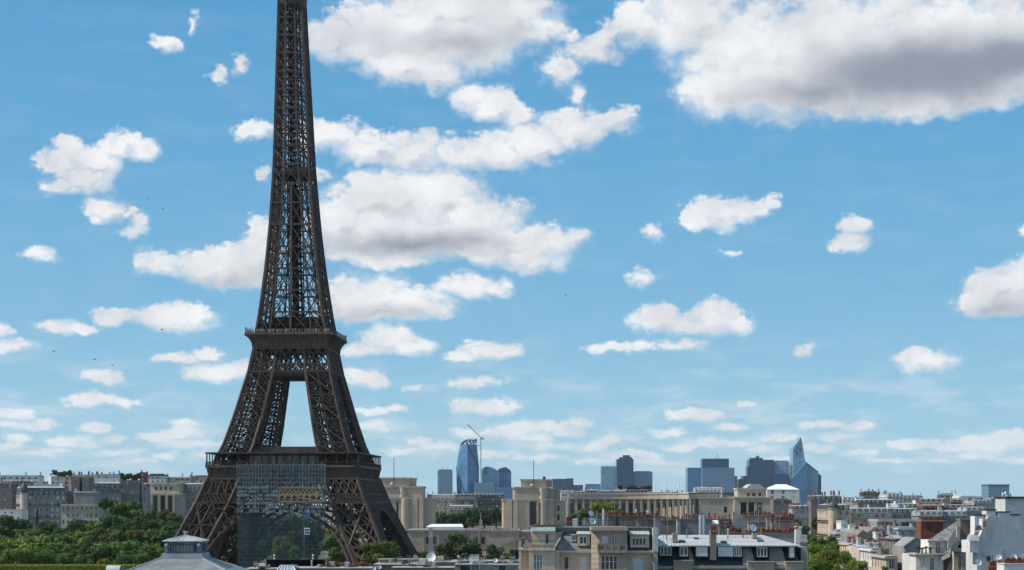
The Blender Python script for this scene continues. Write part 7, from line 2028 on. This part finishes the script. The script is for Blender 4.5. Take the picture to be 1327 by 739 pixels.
for (rx, z) in ((3.75,0),(3.75,.16),(2.6,.55),(1.4,.9),(.5,1.12)):
    if prev: m.frus(ring8(*prev[0]), zt_+.1+prev[1], ring8(rx, rx*.97), zt_+.1+z, top=(rx == .5), bot=(prev[1] == 0))
    prev = ((rx, rx*.97), z)
ca = m.build('cap_roof', M['zinc'], lp)
m = MB()
for i in range(9):
    u = -1+2*i/8; m.bar((cx+u*3.75,cy-3.66,zt_+.29), (cx+u*2.6,cy-2.54,zt_+.69), .07); m.bar((cx+u*2.6,cy-2.54,zt_+.69), (cx+u*.5,cy-.5,zt_+1.26), .07)
m.build('standing_seam', M['zinc'], ca)
m = MB(); m.lathe((cx,cy,zt_+1.15), [(.36,0),(.36,.5),(.48,.55),(.48,.75),(.05,.85)], 10); m.build('finial', M['zinc'], ca)
bv = empty('barrel_vent', (X_(150,300), 296, 20), 'half round zinc barrel vent beside the hedge, bottom left', 'roof vent')
m = MB(); x0, x1 = X_(139,296), X_(157,296); r_ = 1.15; zc = Z_(741,296)
pr_ = [(math.cos(t)*r_, math.sin(t)*r_) for t in [math.pi*i/12 for i in range(13)]]
for (a, b_), (c_, d_) in zip(pr_, pr_[1:]): m.quad((x0,296+a,zc+b_), (x1,296+a,zc+b_), (x1,296+c_,zc+d_), (x0,296+c_,zc+d_))
m.poly([(x0,296+a,zc+b_) for a, b_ in pr_][::-1]); m.build('barrel', M['zinc_pale'], bv)
m = MB(); m.poly([(x1,296+a,zc+b_) for a, b_ in pr_]); m.hexa([(x1+.01,294.8,zc-1),(x1+.8,294.8,zc-1),(x1+.8,297.2,zc-1),(x1+.01,297.2,zc-1),(x1+.01,294.8,zc+.8),(x1+.8,294.8,zc+.2),(x1+.8,297.2,zc+.2),(x1+.01,297.2,zc+.8)]); m.build('end', M['slate'], bv)
house('low_house', 'hidden lower house front carrying the zinc barrel vent', 128, 166, 752, 297, .5, 8, 0, zb=0, wallm='render_grey', style='flat', roofm='zinc', floors=0, chim=0, balc=(), cornice=False)

# ------------------------------------------------------------------ birds
M['bird'] = mat('dark_plumage', (.05,.05,.055), .8)
for i, (px, py, lab) in enumerate([(69.5,455.5,'small dark bird lowest and leftmost of the sky left of the tower'),(123,466,'small dark bird right of the lowest one, left sky'),(146,473.5,'small dark bird close above the small flat cloud, left sky'),(191,258,'small dark bird highest in the left sky'),(211,271,'small dark bird just right of the highest one'),(210,427.5,'small dark bird under the long cloud, left sky'),(733,382.5,'small dark bird in the open sky right of the heap cloud'),(603,565,'small dark bird by the crane and faceted tower')]):
    Z = 300 if i < 7 else 700
    c = at(px, py, Z); s = .8 if i < 7 else 1.0
    root = empty('bird', tuple(c), lab, 'bird', 'birds in the sky')
    m = MB(); m.lathe((0,0,0), [(.01,-.30*s),(.06*s,-.2*s),(.10*s,-.02*s),(.08*s,.12*s),(.05*s,.18*s),(.06*s,.23*s),(.01,.32*s)], 8, 'Y')
    for sg in (-1, 1):
        m.poly([(sg*.07*s,-.12*s,.03*s),(sg*.32*s,-.10*s,.16*s),(sg*.62*s,-.22*s,.10*s),(sg*.34*s,.06*s,.16*s),(sg*.07*s,.09*s,.04*s)])
        m.poly([(sg*.07*s,-.12*s,.015*s),(sg*.32*s,-.10*s,.145*s),(sg*.62*s,-.22*s,.09*s),(sg*.34*s,.06*s,.145*s),(sg*.07*s,.09*s,.025*s)][::-1])
    m.poly([(-.03*s,-.26*s,0),(.03*s,-.26*s,0),(.09*s,-.42*s,0),(-.09*s,-.42*s,0)])
    m.xf(Matrix.Translation(c) @ Matrix.Rotation(R(70+i*40),4,'Z')).build('body', M['bird'], root)
# ------------------------------------------------------------------ the air itself
hz = MB(); hz.box(-6400, 6400, -600, 11400, -8, 330)
hm = bpy.data.materials.new('haze_air'); hm.use_nodes = True
hn = hm.node_tree; hn.nodes.clear()
ho_ = hn.nodes.new('ShaderNodeOutputMaterial'); pvn = hn.nodes.new('ShaderNodeVolumePrincipled')
pvn.inputs['Color'].default_value = (.93,.97,1.0,1)
pvn.inputs['Density'].default_value = 1.5e-5
pvn.inputs['Anisotropy'].default_value = .2
hn.links.new(pvn.outputs[0], ho_.inputs['Volume'])
hz.build('haze', hm, kind='stuff', label='thin pale blue air over the whole city', cat='haze')
